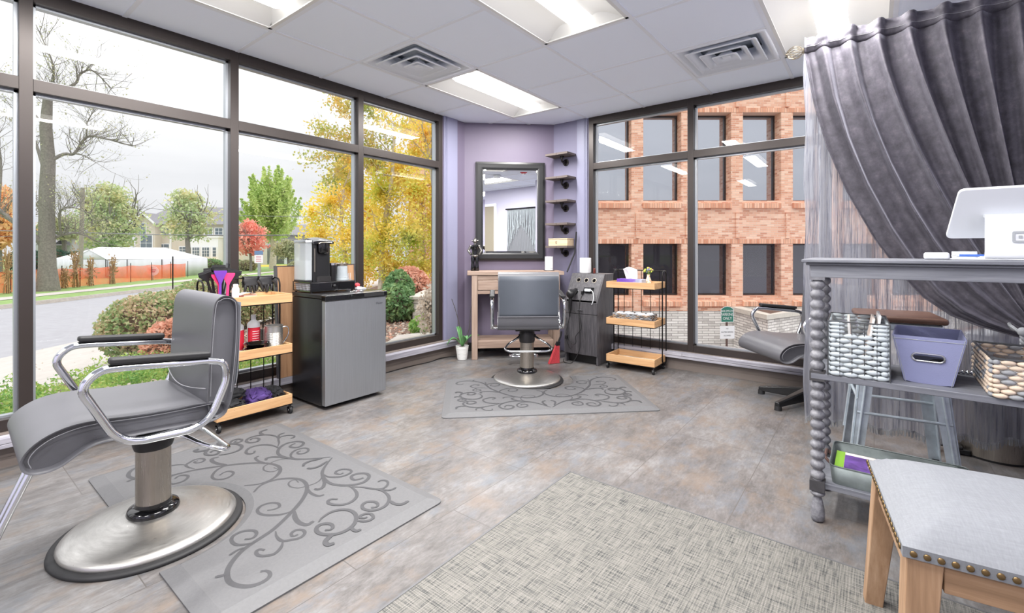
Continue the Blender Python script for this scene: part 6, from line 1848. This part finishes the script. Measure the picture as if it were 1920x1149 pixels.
# ground cover: countless small leaves
g = np.random.default_rng(90)
def patch(x0, x1, y0, y1, n, amp, thr, seed, hmax=.16):
    g = np.random.default_rng(seed); P = np.column_stack([g.uniform(x0,x1,n),g.uniform(y0,y1,n),np.zeros(n)])
    f = np.sin(P[:,0]*4.1+seed)*np.cos(P[:,1]*3.3+seed*2)+.6*np.sin(P[:,0]*9+P[:,1]*7)
    P = P[f > thr]; f = f[f > thr]
    gzv = np.array([gz((p[0],p[1])) for p in P]); P[:,2] = gzv+g.random(len(P))*hmax*np.clip(f-thr+.3,0,1)+.01
    return P
o = leaf_mesh('ground_cover',np.concatenate([patch(-.6,2.6,3.95,5.9,46000,0,-.55,5,.26),patch(-2.0,1.2,4.9,6.2,14000,0,.1,7,.15)]),.014,'leaf_ground',None,seed=91); tag(o,'low green ground cover plants outside the left window','ground cover',kind='stuff')
o = leaf_mesh('dry_grass',patch(.55,2.6,3.75,4.7,9000,0,.0,9,.28),.020,'leaf_dry',None,seed=92); tag(o,'dry tan grass tufts close to the left window glass','dry grass',kind='stuff')
P = np.column_stack([g.uniform(1.0,6.5,5200),g.uniform(3.7,8.0,5200),np.zeros(5200)]); P[:,2] = [gz((p[0],p[1]))+.012 for p in P]; keep = [not (2.6 < p[0] < 5.2 and p[1] < 5.3) and N_V[0]*p[0]+N_V[1]*p[1] < 4.7 for p in P]
o = leaf_mesh('fallen_leaves',P[keep],.030,['leaf_dry','leaf_pink'],None,mi=[k%3 == 0 for k in range(int(np.sum(keep)))],flat=.9,seed=93); tag(o,'fallen leaves scattered on the bark mulch beds','fallen leaves',kind='stuff')
P = np.column_stack([g.uniform(-2,9,220),g.uniform(0,1,220)]); Q = np.array([oa(4.8+5*p[1]**1.0,p[0]*1.6,.012) for p in P])
o = leaf_mesh('pavement_leaves',Q,.022,['leaf_dry'],None,flat=.9,seed=94); tag(o,'brown leaves scattered on the pavement by the road','fallen leaves',kind='stuff')

# stone pier by the corner
PYAW = YAW-PI/2
t = thing('stone_pier','pale stone pier with a concrete cap outside the corner window','pier',place(812,8.2),PYAW)
b = MB(); b.box(-.36,0,-.4,.55,2.0,.40); b.build('pier_body','pierstone',t,smooth=False); MB().box(-.41,-.05,.40,.6,2.05,.46).build('cap','concrete_cap',t,bevel=.008)

# tent ----------------------------------------------------------------
tt = 34.0; S = tt/873.65
def w2(px, py, dt=0.0): T_ = tt+dt; return far(T_, (px-960)*tt/873.65, 1.08+(468.5-py)*tt/873.65)
loc = w2(200,533); t = thing('party_tent','white party tent with a gabled front across the road','tent',(loc[0],loc[1],-.96))
def lt(px, py, dt=0.0): p = w2(px,py,dt); return (p[0]-loc[0],p[1]-loc[1],p[2]+.96)
G0 = 534.5
b = MB()
b.add([lt(98,486),lt(305,486),lt(262,464,2.5),lt(128,463,2.5),lt(98,486,5),lt(305,486,5)],[(0,1,2,3),(1,5,2),(5,4,3,2),(4,0,3)])
b.add([lt(138,485,-.05),lt(168,468.5,-.05),lt(202,487,-.05),lt(168,468.5,2.6),lt(138,485,1.5),lt(202,487,1.5)],[(0,1,3,4),(1,2,5,3)])
rf = b.build('roof','tent_white',t,solid=.02,smooth=False)
b = MB()
def wall(p0, p1, ytop, wav=26):
    n = 40; vs = []; fs = []
    for k in range(n+1):
        u = k/n; a, c = Vector(lt(p0[0],0,p0[1])), Vector(lt(p1[0],0,p1[1])); q = a+(c-a)*u; d = (c-a).normalized(); nn = Vector((d.y,-d.x,0))*.05*math.sin(u*wav)
        zt = 1.08+(468.5-(ytop[0]+(ytop[1]-ytop[0])*u))*S+.96
        vs += [(q.x+nn.x,q.y+nn.y,0.01),(q.x,q.y,zt)]
    fs = [(2*k,2*k+2,2*k+3,2*k+1) for k in range(n)]; b.add(vs,fs)
wall((98,0),(138,0),(486,486)); wall((138,-.03),(202,-.03),(486,487)); wall((202,0),(305,0),(487,486),40); wall((98,0),(98,5),(486,486)); wall((305,0),(305,5),(486,486)); wall((98,5),(305,5),(486,486))
b.add([lt(138,485,-.03),lt(202,487,-.03),lt(168,468.5,-.03)],[(0,1,2)])
b.build('side_walls','tent_white',t,solid=.01)
for px in (140,200,305,98,240):
    p = lt(px,0,-.08); MB().cyl((p[0],p[1],0),(p[0],p[1],1.08+(468.5-486)*S+.96),.025,n=8).build('pole','black_metal',t)

# orange barrier fence with corn stalks
def fp(px): k = (px-960)/873.65; d = (FWD[0]+RGT[0]*k, FWD[1]+RGT[1]*k); s = 22.8/(N_V[0]*d[0]+N_V[1]*d[1]); return Vector((d[0]*s,d[1]*s,-.95))
t = thing('barrier_fence','orange plastic mesh fence along the far lawn in front of the tent','fence',tuple(fp(165)))
o0 = fp(165); pxs = [-60,-20,20,70,116,150,170,206,245,284,320,352]; b = MB(); vs = []; fs = []
n_ = 0
for k in range(len(pxs)-1):
    for j in range(8):
        u = j/8; p = fp(pxs[k])*(1-u)+fp(pxs[k+1])*u-o0; sag = .06*math.sin(PI*u); vs += [(p.x,p.y,.03),(p.x+.02*math.sin(j*2+k),p.y,.6),(p.x,p.y,1.06-sag)]; n_ += 1
fs = [q for k in range(n_-1) for q in ((3*k,3*k+3,3*k+4,3*k+1),(3*k+1,3*k+4,3*k+5,3*k+2))]; b.add(vs,fs); b.build('mesh','orange_net',t)
for px in pxs:
    p = fp(px)-o0; MB().cyl((p.x,p.y,0),(p.x,p.y,1.2),.02,n=6).build('post','black_metal',t)
labs = ['corn stalk bundle at the far left of the orange fence','short corn stalk bundle right of the bare tree trunk','tallest corn stalk bundle, at the left of the tent gable','corn stalk bundle in the middle of the tent gable','corn stalk bundle at the right of the tent gable']
for k, (px, h) in enumerate(((8,1.9),(116,1.0),(136,1.9),(165,1.45),(206,1.5))):
    p = fp(px)+Vector((-N_V[0]*.15,-N_V[1]*.15,0)); t = thing('corn_stalks',labs[k],'corn stalks',tuple(p),0,'corn stalk bundles on the orange fence'); r = random.Random(k); b = MB()
    for j in range(16):
        a = r.uniform(0,2*PI); q = r.uniform(.02,.10); b.tube([(q*math.cos(a)*1.6,q*math.sin(a)*1.6,.01),(q*.6*math.cos(a),q*.6*math.sin(a),h*.55),(q*2*math.cos(a+.5),q*2*math.sin(a+.5),h*r.uniform(.85,1.1))],.016,4)
    b.build('stalks','corn_stalk',t)
    g = np.random.default_rng(k); P = g.normal(size=(160,3))*np.array([.10,.10,.28*h])+np.array([0,0,h*.6]); leaf_mesh('husks',P[P[:,2]>.1],.10,'corn_stalk',t,seed=k,asp=.3)
t = thing('pumpkin_sign','round pale sign hanging on the orange fence near its right end','sign',tuple(fp(285)+Vector((-N_V[0]*.06,-N_V[1]*.06,0))),PYAW)
MB().lathe([(.001,0),(.36,0),(.36,.02),(.001,.02)],32,M=Matrix.Translation((0,0,.62))@Matrix.Diagonal((1.1,1,1,1))@Matrix.Rotation(PI/2,4,'X')@Matrix.Diagonal((1,.85,1,1)),cap=False).build('board','pumpkin_label',t)
b = MB(); b.box(-.22,-.03,.68,.22,-.021,.72); b.box(-.17,-.03,.56,.17,-.021,.60); b.build('print','label_red',t)
MB().box(-.02,-.02,0,.02,0,.35).build('stake','pole_wood',t)
t = thing('black_barrier','low black board barrier left of the tent','barrier',w2(97,0,-1.5)[:2]+(-.95,),PYAW); MB().box(-.45,0,.35,.35,.05,.72).build('board','car_dark',t); MB().box(-.4,0,0,-.36,.05,.35).build('leg','car_dark',t); MB().box(.26,0,0,.30,.05,.35).build('leg','car_dark',t)
b = MB()
for k in range(5): b.box(-.40+.15*k,-.006,.42+.16*(k%2),-.30+.15*k,0,.47+.16*(k%2))
b.build('print',"text_white",t)

# houses ---------------------------------------------------------------
def house_frame(name, label, t_, px0, ybase=None):
    S = t_/873.65; loc = far(t_,(px0-960)*S,-1.0); t = thing(name,label,'house',loc,PYAW)
    return t, (lambda px: (px-px0)*S), (lambda y: 1.08+(468.5-y)*S+1.0)
def win(t, x, z0, z1, w, rows=2, cols=2, y=-.06, trim=.10):
    b = MB(); b.box(x-w/2-trim,y-.02,z0-trim,x+w/2+trim,y+.04,z1+trim); f = b.build('window_frame','house_trim',t,smooth=False)
    MB().box(x-w/2,y-.05,z0,x+w/2,y-.015,z1).build('pane','house_glass',f,smooth=False)
    b = MB()
    for k in range(1,rows*1+1): zz = z0+(z1-z0)*k/(rows+0.0001) if k < rows else None; b.box(x-w/2,y-.065,(zz or z0)-.02,x+w/2,y-.045,(zz or z0)+.02)
    for k in range(1,cols): xx = x-w/2+w*k/cols; b.box(xx-.02,y-.065,z0,xx+.02,y-.045,z1)
    b.build('glazing_bars','house_trim',f,smooth=False)
t, hx_, hz_ = house_frame('beige_house','large beige house with grey roof behind the small green tree',60,350)
b = MB(); b.box(hx_(262),0,0,hx_(455),6,hz_(420)); b.build('walls','siding_beige',t,smooth=False)
b = MB(); e0, e1, ez, rz_ = hx_(255), hx_(460), hz_(421), hz_(385)
b.add([(e0,-.5,ez),(e1,-.5,ez),(e1,6.5,ez),(e0,6.5,ez),(hx_(286),3,rz_),(e1-.6,3,rz_)],[(0,1,5,4),(1,2,5),(2,3,4,5),(3,0,4),(3,2,1,0)]); b.build('roof','roof_grey',t,smooth=False)
def gable(t, x0, x1, ze, zp, yf, depth, wall_m='siding_beige', z0=0):
    xm = (x0+x1)/2
    b = MB(); b.add([(x0,yf,z0),(x1,yf,z0),(x1,yf,ze),(xm,yf,zp),(x0,yf,ze),(x0,yf+depth,z0),(x1,yf+depth,z0),(x1,yf+depth,ze),(xm,yf+depth,zp),(x0,yf+depth,ze)],[(0,1,2,3,4),(5,9,8,7,6),(0,4,9,5),(1,6,7,2)]); b.build('gable_wall',wall_m,t,smooth=False)
    b = MB(); ov = .35
    for sx, xa in ((-1,x0),(1,x1)):
        dx = (xa-xm); k = ov/abs(dx); xe, zz = xa+dx*k, ze-(zp-ze)*k
        b.hexa([(xe,yf-.35,zz),(xm,yf-.35,zp),(xm,yf+depth,zp),(xe,yf+depth,zz)],[(xe,yf-.35,zz+.14),(xm,yf-.35,zp+.14),(xm,yf+depth,zp+.14),(xe,yf+depth,zz+.14)])
    rf = b.build('gable_roof','roof_grey',t,smooth=False)
    b = MB()
    for xa in (x0,x1):
        dx = (xa-xm); k = ov/abs(dx); xe, zz = xa+dx*k, ze-(zp-ze)*k
        b.hexa([(xe,yf-.42,zz-.12),(xm,yf-.42,zp-.12),(xm,yf-.36,zp-.12),(xe,yf-.36,zz-.12)],[(xe,yf-.42,zz+.16),(xm,yf-.42,zp+.16),(xm,yf-.36,zp+.16),(xe,yf-.36,zz+.16)])
    b.build('bargeboard','house_trim',rf,smooth=False)
gable(t,hx_(268),hx_(304),hz_(418),hz_(402),-1.2,4)
for px, y0, y1, w_ in ((278,440,420,1.3),(289,470,442,1.4),(290,492,474,1.4),(308,440,428,1.3),(308,470,458,1.3),(308,490,476,1.3)): win(t,hx_(px),hz_(y0),hz_(y1),w_,2,2,-1.26 if px < 304 else -.06)
win(t,hx_(343),hz_(472),hz_(463),.75); b = MB(); b.box(hx_(362),-1.0,0,hx_(418),0,hz_(444)); b.box(hx_(360),-1.1,hz_(446),hx_(420),0,hz_(443)); b.build('bay','house_trim',t,smooth=False)
for px in (378,396,366,412): win(t,hx_(px),hz_(481),hz_(464),.85 if px in (378,396) else .4,3,3 if px in (378,396) else 1,-1.06)
for px in (372,392,411): win(t,hx_(px),hz_(440),hz_(428),.9,2,2)
MB().box(hx_(302),2.8,rz_-.5,hx_(310),3.6,rz_+.55).build('chimney','bricks' if 'bricks' in MAT else 'brick',t,smooth=False)
MB().box(hx_(319),-.1,0,hx_(322),.05,hz_(425)).build('downpipe','house_trim',t)
t, hx_, hz_ = house_frame('grey_house','grey sided house with a gable behind the tent and the bare tree',55,110)
b = MB(); b.box(hx_(82),0,0,hx_(136),7,hz_(442)); b.build('walls','siding_grey',t,smooth=False)
b = MB(); b.add([(hx_(92),-.4,hz_(444)),(hx_(145),-.4,hz_(444)),(hx_(138),4,hz_(413)),(hx_(97),4,hz_(413)),(hx_(92),8,hz_(444)),(hx_(145),8,hz_(444))],[(0,1,2,3),(1,5,2),(5,4,3,2),(4,0,3)]); b.build('roof','roof_grey',t,smooth=False)
gable(t,hx_(80),hx_(112),hz_(438),hz_(417),-1.0,4,'siding_grey')
b = MB(); b.add([(hx_(100),-2,hz_(458)),(hx_(132),-2,hz_(458)),(hx_(130),0,hz_(438)),(hx_(108),0,hz_(438))],[(0,1,2,3)]); b.box(hx_(100),-2,hz_(460),hx_(132),-.0,hz_(457.9)); b.build('porch_roof','roof_grey',t,smooth=False)
MB().box(hx_(108),-1.9,0,hx_(110),-1.7,hz_(458)).build('porch_post','house_trim',t); win(t,hx_(80.5),hz_(462),hz_(452),.5,2,1)
t, hx_, hz_ = house_frame('porch_house','pale house with a grey roofed porch behind the ginkgo trunk',71,520)
b = MB(); b.box(hx_(478),0,0,hx_(575),8,hz_(440)); b.build('walls','siding_grey',t,smooth=False)
b = MB(); b.add([(hx_(474),-.5,hz_(440)),(hx_(582),-.5,hz_(440)),(hx_(570),4,hz_(418)),(hx_(480),4,hz_(418)),(hx_(474),8.5,hz_(440)),(hx_(582),8.5,hz_(440))],[(0,1,2,3),(1,5,2),(5,4,3,2),(4,0,3)]); b.build('roof','roof_grey',t,smooth=False)
b = MB(); b.box(hx_(505),-3,hz_(463),hx_(575),0,hz_(461)); b.add([(hx_(505),-3,hz_(461)),(hx_(575),-3,hz_(461)),(hx_(575),0,hz_(450)),(hx_(505),0,hz_(450))],[(0,1,2,3)]); b.build('porch_roof','roof_grey',t,smooth=False)
for px in (508,530,552,573): MB().box(hx_(px)-.15,-2.9,0,hx_(px)+.15,-2.6,hz_(462)).build('porch_post','house_trim',t,smooth=False)
for px in (486,499): win(t,hx_(px),hz_(455),hz_(443),.8)
for px in (480,495): win(t,hx_(px),hz_(488),hz_(470),.9)
win(t,hx_(540),hz_(488),hz_(470),1.4)
# poles, wires, signs
t = thing('utility_pole','pale wooden utility pole beside the rust tinted tree','utility pole',far(33,(150-960)*33/873.65,-1.0))
MB().cyl((0,0,0),(.12,-.2,1.08+(468.5-352)*33/873.65+1.0),.15,.11,n=10).build('pole','pole_wood',t)
def wire(label, pts, r):
    q = [Vector(far(T_,(px-960)*T_/873.65,1.08+(468.5-y)*T_/873.65)) for px, y, T_ in pts]; t = thing('power_line',label,'cable',tuple(q[0]),0,'overhead wires')
    MB().tube([p-q[0] for p in spline(q,8)],r,4).build('wire','wire',t)
wire('thick overhead wire crossing in front of the houses',[(-60,431,33),(150,436,33),(300,440,33),(460,441,33),(660,440,34)],.035)
wire('thin overhead wire above the thick one',[(255,388,36),(360,398,36),(460,404,36),(660,408,37)],.018)
wire('thin overhead wire at the far left, below the thick one',[(-60,446,33),(60,441,33),(150,436,33)],.018)
t = thing('parking_sign','white and blue parking sign on a grey post beyond the hedge','sign',far(17,(485.5-960)*17/873.65,gz(far(17,(485.5-960)*17/873.65))),PYAW)
S = 17/873.65; zz = lambda y: 1.08+(468.5-y)*S-t.location[2]
MB().box(-.05,0,0,.05,.05,zz(478)).build('post','steel_plain',t)
MB().box(-8*S,-.02,zz(493),8*S,-.005,zz(478)).build('white_plate','text_white',t); MB().box(-8*S,-.02,zz(477.5),8*S,-.005,zz(470)).build('blue_plate','sign_blue',t)
b = MB()
for k in range(3): b.box(-5*S,-.024,zz(490-4*k),5*S,-.0205,zz(489-4*k))
b.build('print','label_red',t)
t = thing('thin_post','thin dark metal post in front of the orange fence end','post',far(14.5,(324-960)*14.5/873.65,gz(far(14.5,(324-960)*14.5/873.65)))); MB().cyl((0,0,0),(0,0,1.08-12*14.5/873.65-t.location[2]),.018,n=8).build('rod','black_metal',t)

# brick office building -------------------------------------------------
TB = 16.0; SB = TB/873.65; fr_ = far(TB,0,0)
t = thing('brick_office','orange brick office building with deep set windows across the lot','building',(fr_[0],fr_[1],0),YAW-PI/2)
X_ = lambda px: (px-960)*SB
Z_ = lambda y: 1.08+(468.5-y)*SB
b = MB(); D = .50; pitch = 93.5*SB; ow = 71.5*SB; x0 = X_(1112.6)-pitch*3; nwin = 11; rowz = ((Z_(376),Z_(210.5)),(Z_(555),Z_(456.5)))
xa, xb, zb_, zt_ = x0-1.2, x0+pitch*nwin+.6, -2.9, 9.0
zs = [zb_,rowz[1][0],rowz[1][1],rowz[0][0],rowz[0][1],zt_]
for z0, z1 in ((zs[0],zs[1]),(zs[2],zs[3]),(zs[4],zs[5])): b.box(xa,0,z0,xb,D+.3,z1)
for z0, z1 in ((zs[1],zs[2]),(zs[3],zs[4])):
    xs_l = [xa]+[x0+pitch*k+ow for k in range(nwin)]; xs_r = [x0+pitch*k for k in range(nwin)]+[xb]
    for l_, r_ in zip(xs_l,xs_r): b.box(l_,0,z0,r_,D+.3,z1)
b.box(xa,D+.3,zb_,xb,D+9,zt_)
b.build('brick_walls','brick',t,smooth=False)
b = MB(); b.box(xa,-.02,zb_-.2,xb,0,Z_(583)); b.build('stone_base','ledgestone',t,smooth=False)
b = MB()
for (zlo, zhi) in rowz: b.box(xa,-.012,zhi,xb,-.0005,zhi+.15)
b.build('lintel_course','brick_soldier',t,smooth=False)
for k in range(nwin):
    xl = x0+pitch*k
    for j, (zlo, zhi) in enumerate(rowz):
        if xl+ow < X_(1080) or xl > X_(1560): 
            if j == 0 and k % 2: continue
        f = MB(); fwd_ = D-.10; w = .055
        f.box(xl,fwd_,zlo,xl+w,D,zhi); f.box(xl+ow-w,fwd_,zlo,xl+ow,D,zhi); f.box(xl+w,fwd_,zlo,xl+ow-w,D,zlo+w); f.box(xl+w,fwd_,zhi-w,xl+ow-w,D,zhi)
        fo = f.build('window_frame','bronze',t,smooth=False)
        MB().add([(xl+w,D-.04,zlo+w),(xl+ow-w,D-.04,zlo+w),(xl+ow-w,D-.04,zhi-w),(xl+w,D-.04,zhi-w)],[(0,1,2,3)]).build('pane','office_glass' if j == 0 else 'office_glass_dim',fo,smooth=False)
        s = MB(); h_ = .26 if j == 0 else .34; e = .02
        s.hexa([(xl-e,-.10,zlo-h_),(xl+ow-e,-.10,zlo-h_),(xl+ow-e,D-.1,zlo-h_),(xl-e,D-.1,zlo-h_)],[(xl-e,-.10,zlo-h_+.16),(xl+ow-e,-.10,zlo-h_+.16),(xl+ow-e,D-.1,zlo),(xl-e,D-.1,zlo)])
        s.build('sill','brick_soldier',t,smooth=False)
    xp = xl-(pitch-ow)/2
    for z0, z1 in ((Z_(446),Z_(399)),(Z_(201),zt_-.2)): MB().box(xp-.06,-.06,z0,xp+.06,0,z1).build('rib','brick',t,smooth=False)

# stone planter at the right, under the curtain edge
t = thing('stone_planter','pale stone planter with a wide cap in front of the brick office','planter',(fr_[0],fr_[1],0),YAW-PI/2)
def pl(tz, r): return (r, tz-TB)
out = [pl(15.96,7.58),pl(13.95,7.66),pl(15.0,9.3),pl(15.5,11.2),pl(15.96,11.2)]
b = MB(); b.prism(out,2.0,Matrix.Translation((0,0,-3.0))); b.build('planter_wall','ledgestone',t,smooth=False)
b = MB(); n = len(out); cen = Vector((9.2,-.3)); O = [Vector(p)+(Vector(p)-cen).normalized()*.10 for p in out]; I = [Vector(p)-(Vector(p)-cen).normalized()*.30 for p in out]
vs = [(p.x,min(p.y,-.03),-1.0) for p in O]+[(p.x,min(p.y,-.03),-.86) for p in O]+[(p.x,p.y,-.86) for p in I]+[(p.x,p.y,-1.0) for p in I]
b.add(vs,[q for i in range(n) for q in ((i,(i+1)%n,n+(i+1)%n,n+i),(n+i,n+(i+1)%n,2*n+(i+1)%n,2*n+i),(2*n+i,2*n+(i+1)%n,3*n+(i+1)%n,3*n+i))]); b.build('cap','concrete_cap',t,smooth=False)
b = MB(); b.prism([tuple(p) for p in I],.05,Matrix.Translation((0,0,-.98))); b.build('bark_fill','mulch',t,smooth=False)
# sign post
TS = 9.5; SS = TS/873.65; p = far(TS,(1363.5-960)*SS,0)
t = thing('parking_sign','green and white parking signs on a rusty post in front of the stone wall','sign',(p[0],p[1],gz(p)),YAW-PI/2+.10); z0 = gz(p)
zz = lambda y: 1.08+(468.5-y)*SS-z0
MB().box(-.016,.004,0,.016,.034,zz(577)).build('post','rust_handle',t)
w_ = 12.6*SS; zt, zm, zb2 = zz(574), zz(579), zz(604)
def shield(e): return [(-w_+e,zb2+e),(w_-e,zb2+e),(w_-e,zm-e*.6),(w_*.5,zt-.012-e),(0,zt-e),(-w_*.5,zt-.012-e),(-w_+e,zm-e*.6)]
Ms = Matrix.Rotation(PI/2,4,'X')
pb = MB().prism(shield(0),.003,Ms).build('white_border','text_white',t,smooth=False); MB().prism(shield(.010),.002,Matrix.Translation((0,-.003,0))@Ms).build('green_plate','sign_green',pb,smooth=False)
for s_, y, sz, sx in (('BANK EMPLOYEE',583,.058,.62),('PARKING',589.5,.080,.86),('ONLY',597,.080,.9)): text('sign_text',s_,sz,'text_white',pb,Matrix.Translation((0,-.0065,zz(y)))@Ms,.0004,sx=sx)
wb = MB().box(-w_-.02,-.003,zz(635),w_+.02,0,zz(611)).build('white_plate','text_white',t,bevel=.001)
for s_, y, sz in (('NO',616,.036),('SKATEBOARDING',622.5,.038),('ALLOWED',629,.038)): text('sign_text',s_,sz,'text_dark',wb,Matrix.Translation((0,-.0045,zz(y)))@Ms,.0003,sx=.85)
# =========================================================== CAMERA, SKY, EXPOSURE
cam = bpy.data.cameras.new('camera'); co = bpy.data.objects.new('camera', cam); COL.objects.link(co)
cam.sensor_width = 36; cam.sensor_fit = 'HORIZONTAL'; cam.lens = 36*873.65/1920
cam.shift_y = -(574.5-468.5)/1920
cam.clip_start = .05; cam.clip_end = 400
co.location = (0,0,CAMZ); co.rotation_euler = (PI/2, 0, YAW-PI/2)
SC.camera = co
wd = bpy.data.worlds.new('overcast sky'); SC.world = wd; wd.use_nodes = True
nt = wd.node_tree; nt.nodes.clear()
ou = nt.nodes.new('ShaderNodeOutputWorld'); bg = nt.nodes.new('ShaderNodeBackground')
tc = nt.nodes.new('ShaderNodeTexCoord'); mp = nt.nodes.new('ShaderNodeMapping'); mp.inputs['Scale'].default_value = (1.2,1.2,7)
nz = nt.nodes.new('ShaderNodeTexNoise'); nz.inputs['Scale'].default_value = 1.6; nz.inputs['Detail'].default_value = 5
rp = nt.nodes.new('ShaderNodeValToRGB'); e = rp.color_ramp.elements
e[0].position = .3; e[0].color = (.80,.82,.85,1); e[1].position = .62; e[1].color = (.97,.98,1.0,1)
sp = nt.nodes.new('ShaderNodeSeparateXYZ'); r2 = nt.nodes.new('ShaderNodeValToRGB'); e = r2.color_ramp.elements
e[0].position = .12; e[0].color = (0,0,0,1); e[1].position = .42; e[1].color = (1,1,1,1)
mx = nt.nodes.new('ShaderNodeMix'); mx.data_type = 'RGBA'; mx.inputs[7].default_value = (1.0,1.0,1.02,1)
L = nt.links.new
L(tc.outputs['Generated'], mp.inputs[0]); L(mp.outputs[0], nz.inputs['Vector']); L(nz.outputs['Fac'], rp.inputs[0])
L(tc.outputs['Generated'], sp.inputs[0]); L(sp.outputs['Z'], r2.inputs[0]); L(r2.outputs[0], mx.inputs[0])
L(rp.outputs[0], mx.inputs[6])
# overcast sky: the zenith is about three times as bright as the horizon
zr = nt.nodes.new('ShaderNodeMapRange'); zr.inputs['From Min'].default_value = 0; zr.inputs['From Max'].default_value = 1
zr.inputs['To Min'].default_value = .53; zr.inputs['To Max'].default_value = 1.9
pw = nt.nodes.new('ShaderNodeMath'); pw.operation = 'POWER'; pw.use_clamp = True; pw.inputs[1].default_value = 1.5
L(sp.outputs['Z'], pw.inputs[0]); L(pw.outputs[0], zr.inputs['Value'])
vm = nt.nodes.new('ShaderNodeVectorMath'); vm.operation = 'SCALE'; L(mx.outputs[2], vm.inputs[0]); L(zr.outputs[0], vm.inputs['Scale'])
L(vm.outputs[0], bg.inputs[0]); bg.inputs[1].default_value = WORLD
L(bg.outputs[0], ou.inputs[0])
vs = SC.view_settings; vs.view_transform = 'Standard'; vs.look = 'None'; vs.gamma = 1; vs.use_curve_mapping = False; vs.exposure = EXPO
SC.cycles.use_denoising = True
SC.cycles.max_bounces = 10; SC.cycles.transparent_max_bounces = 24; SC.cycles.diffuse_bounces = 8; SC.cycles.glossy_bounces = 4
SC.cycles.sample_clamp_indirect = 10
SC.cycles.caustics_reflective = True; SC.cycles.caustics_refractive = False
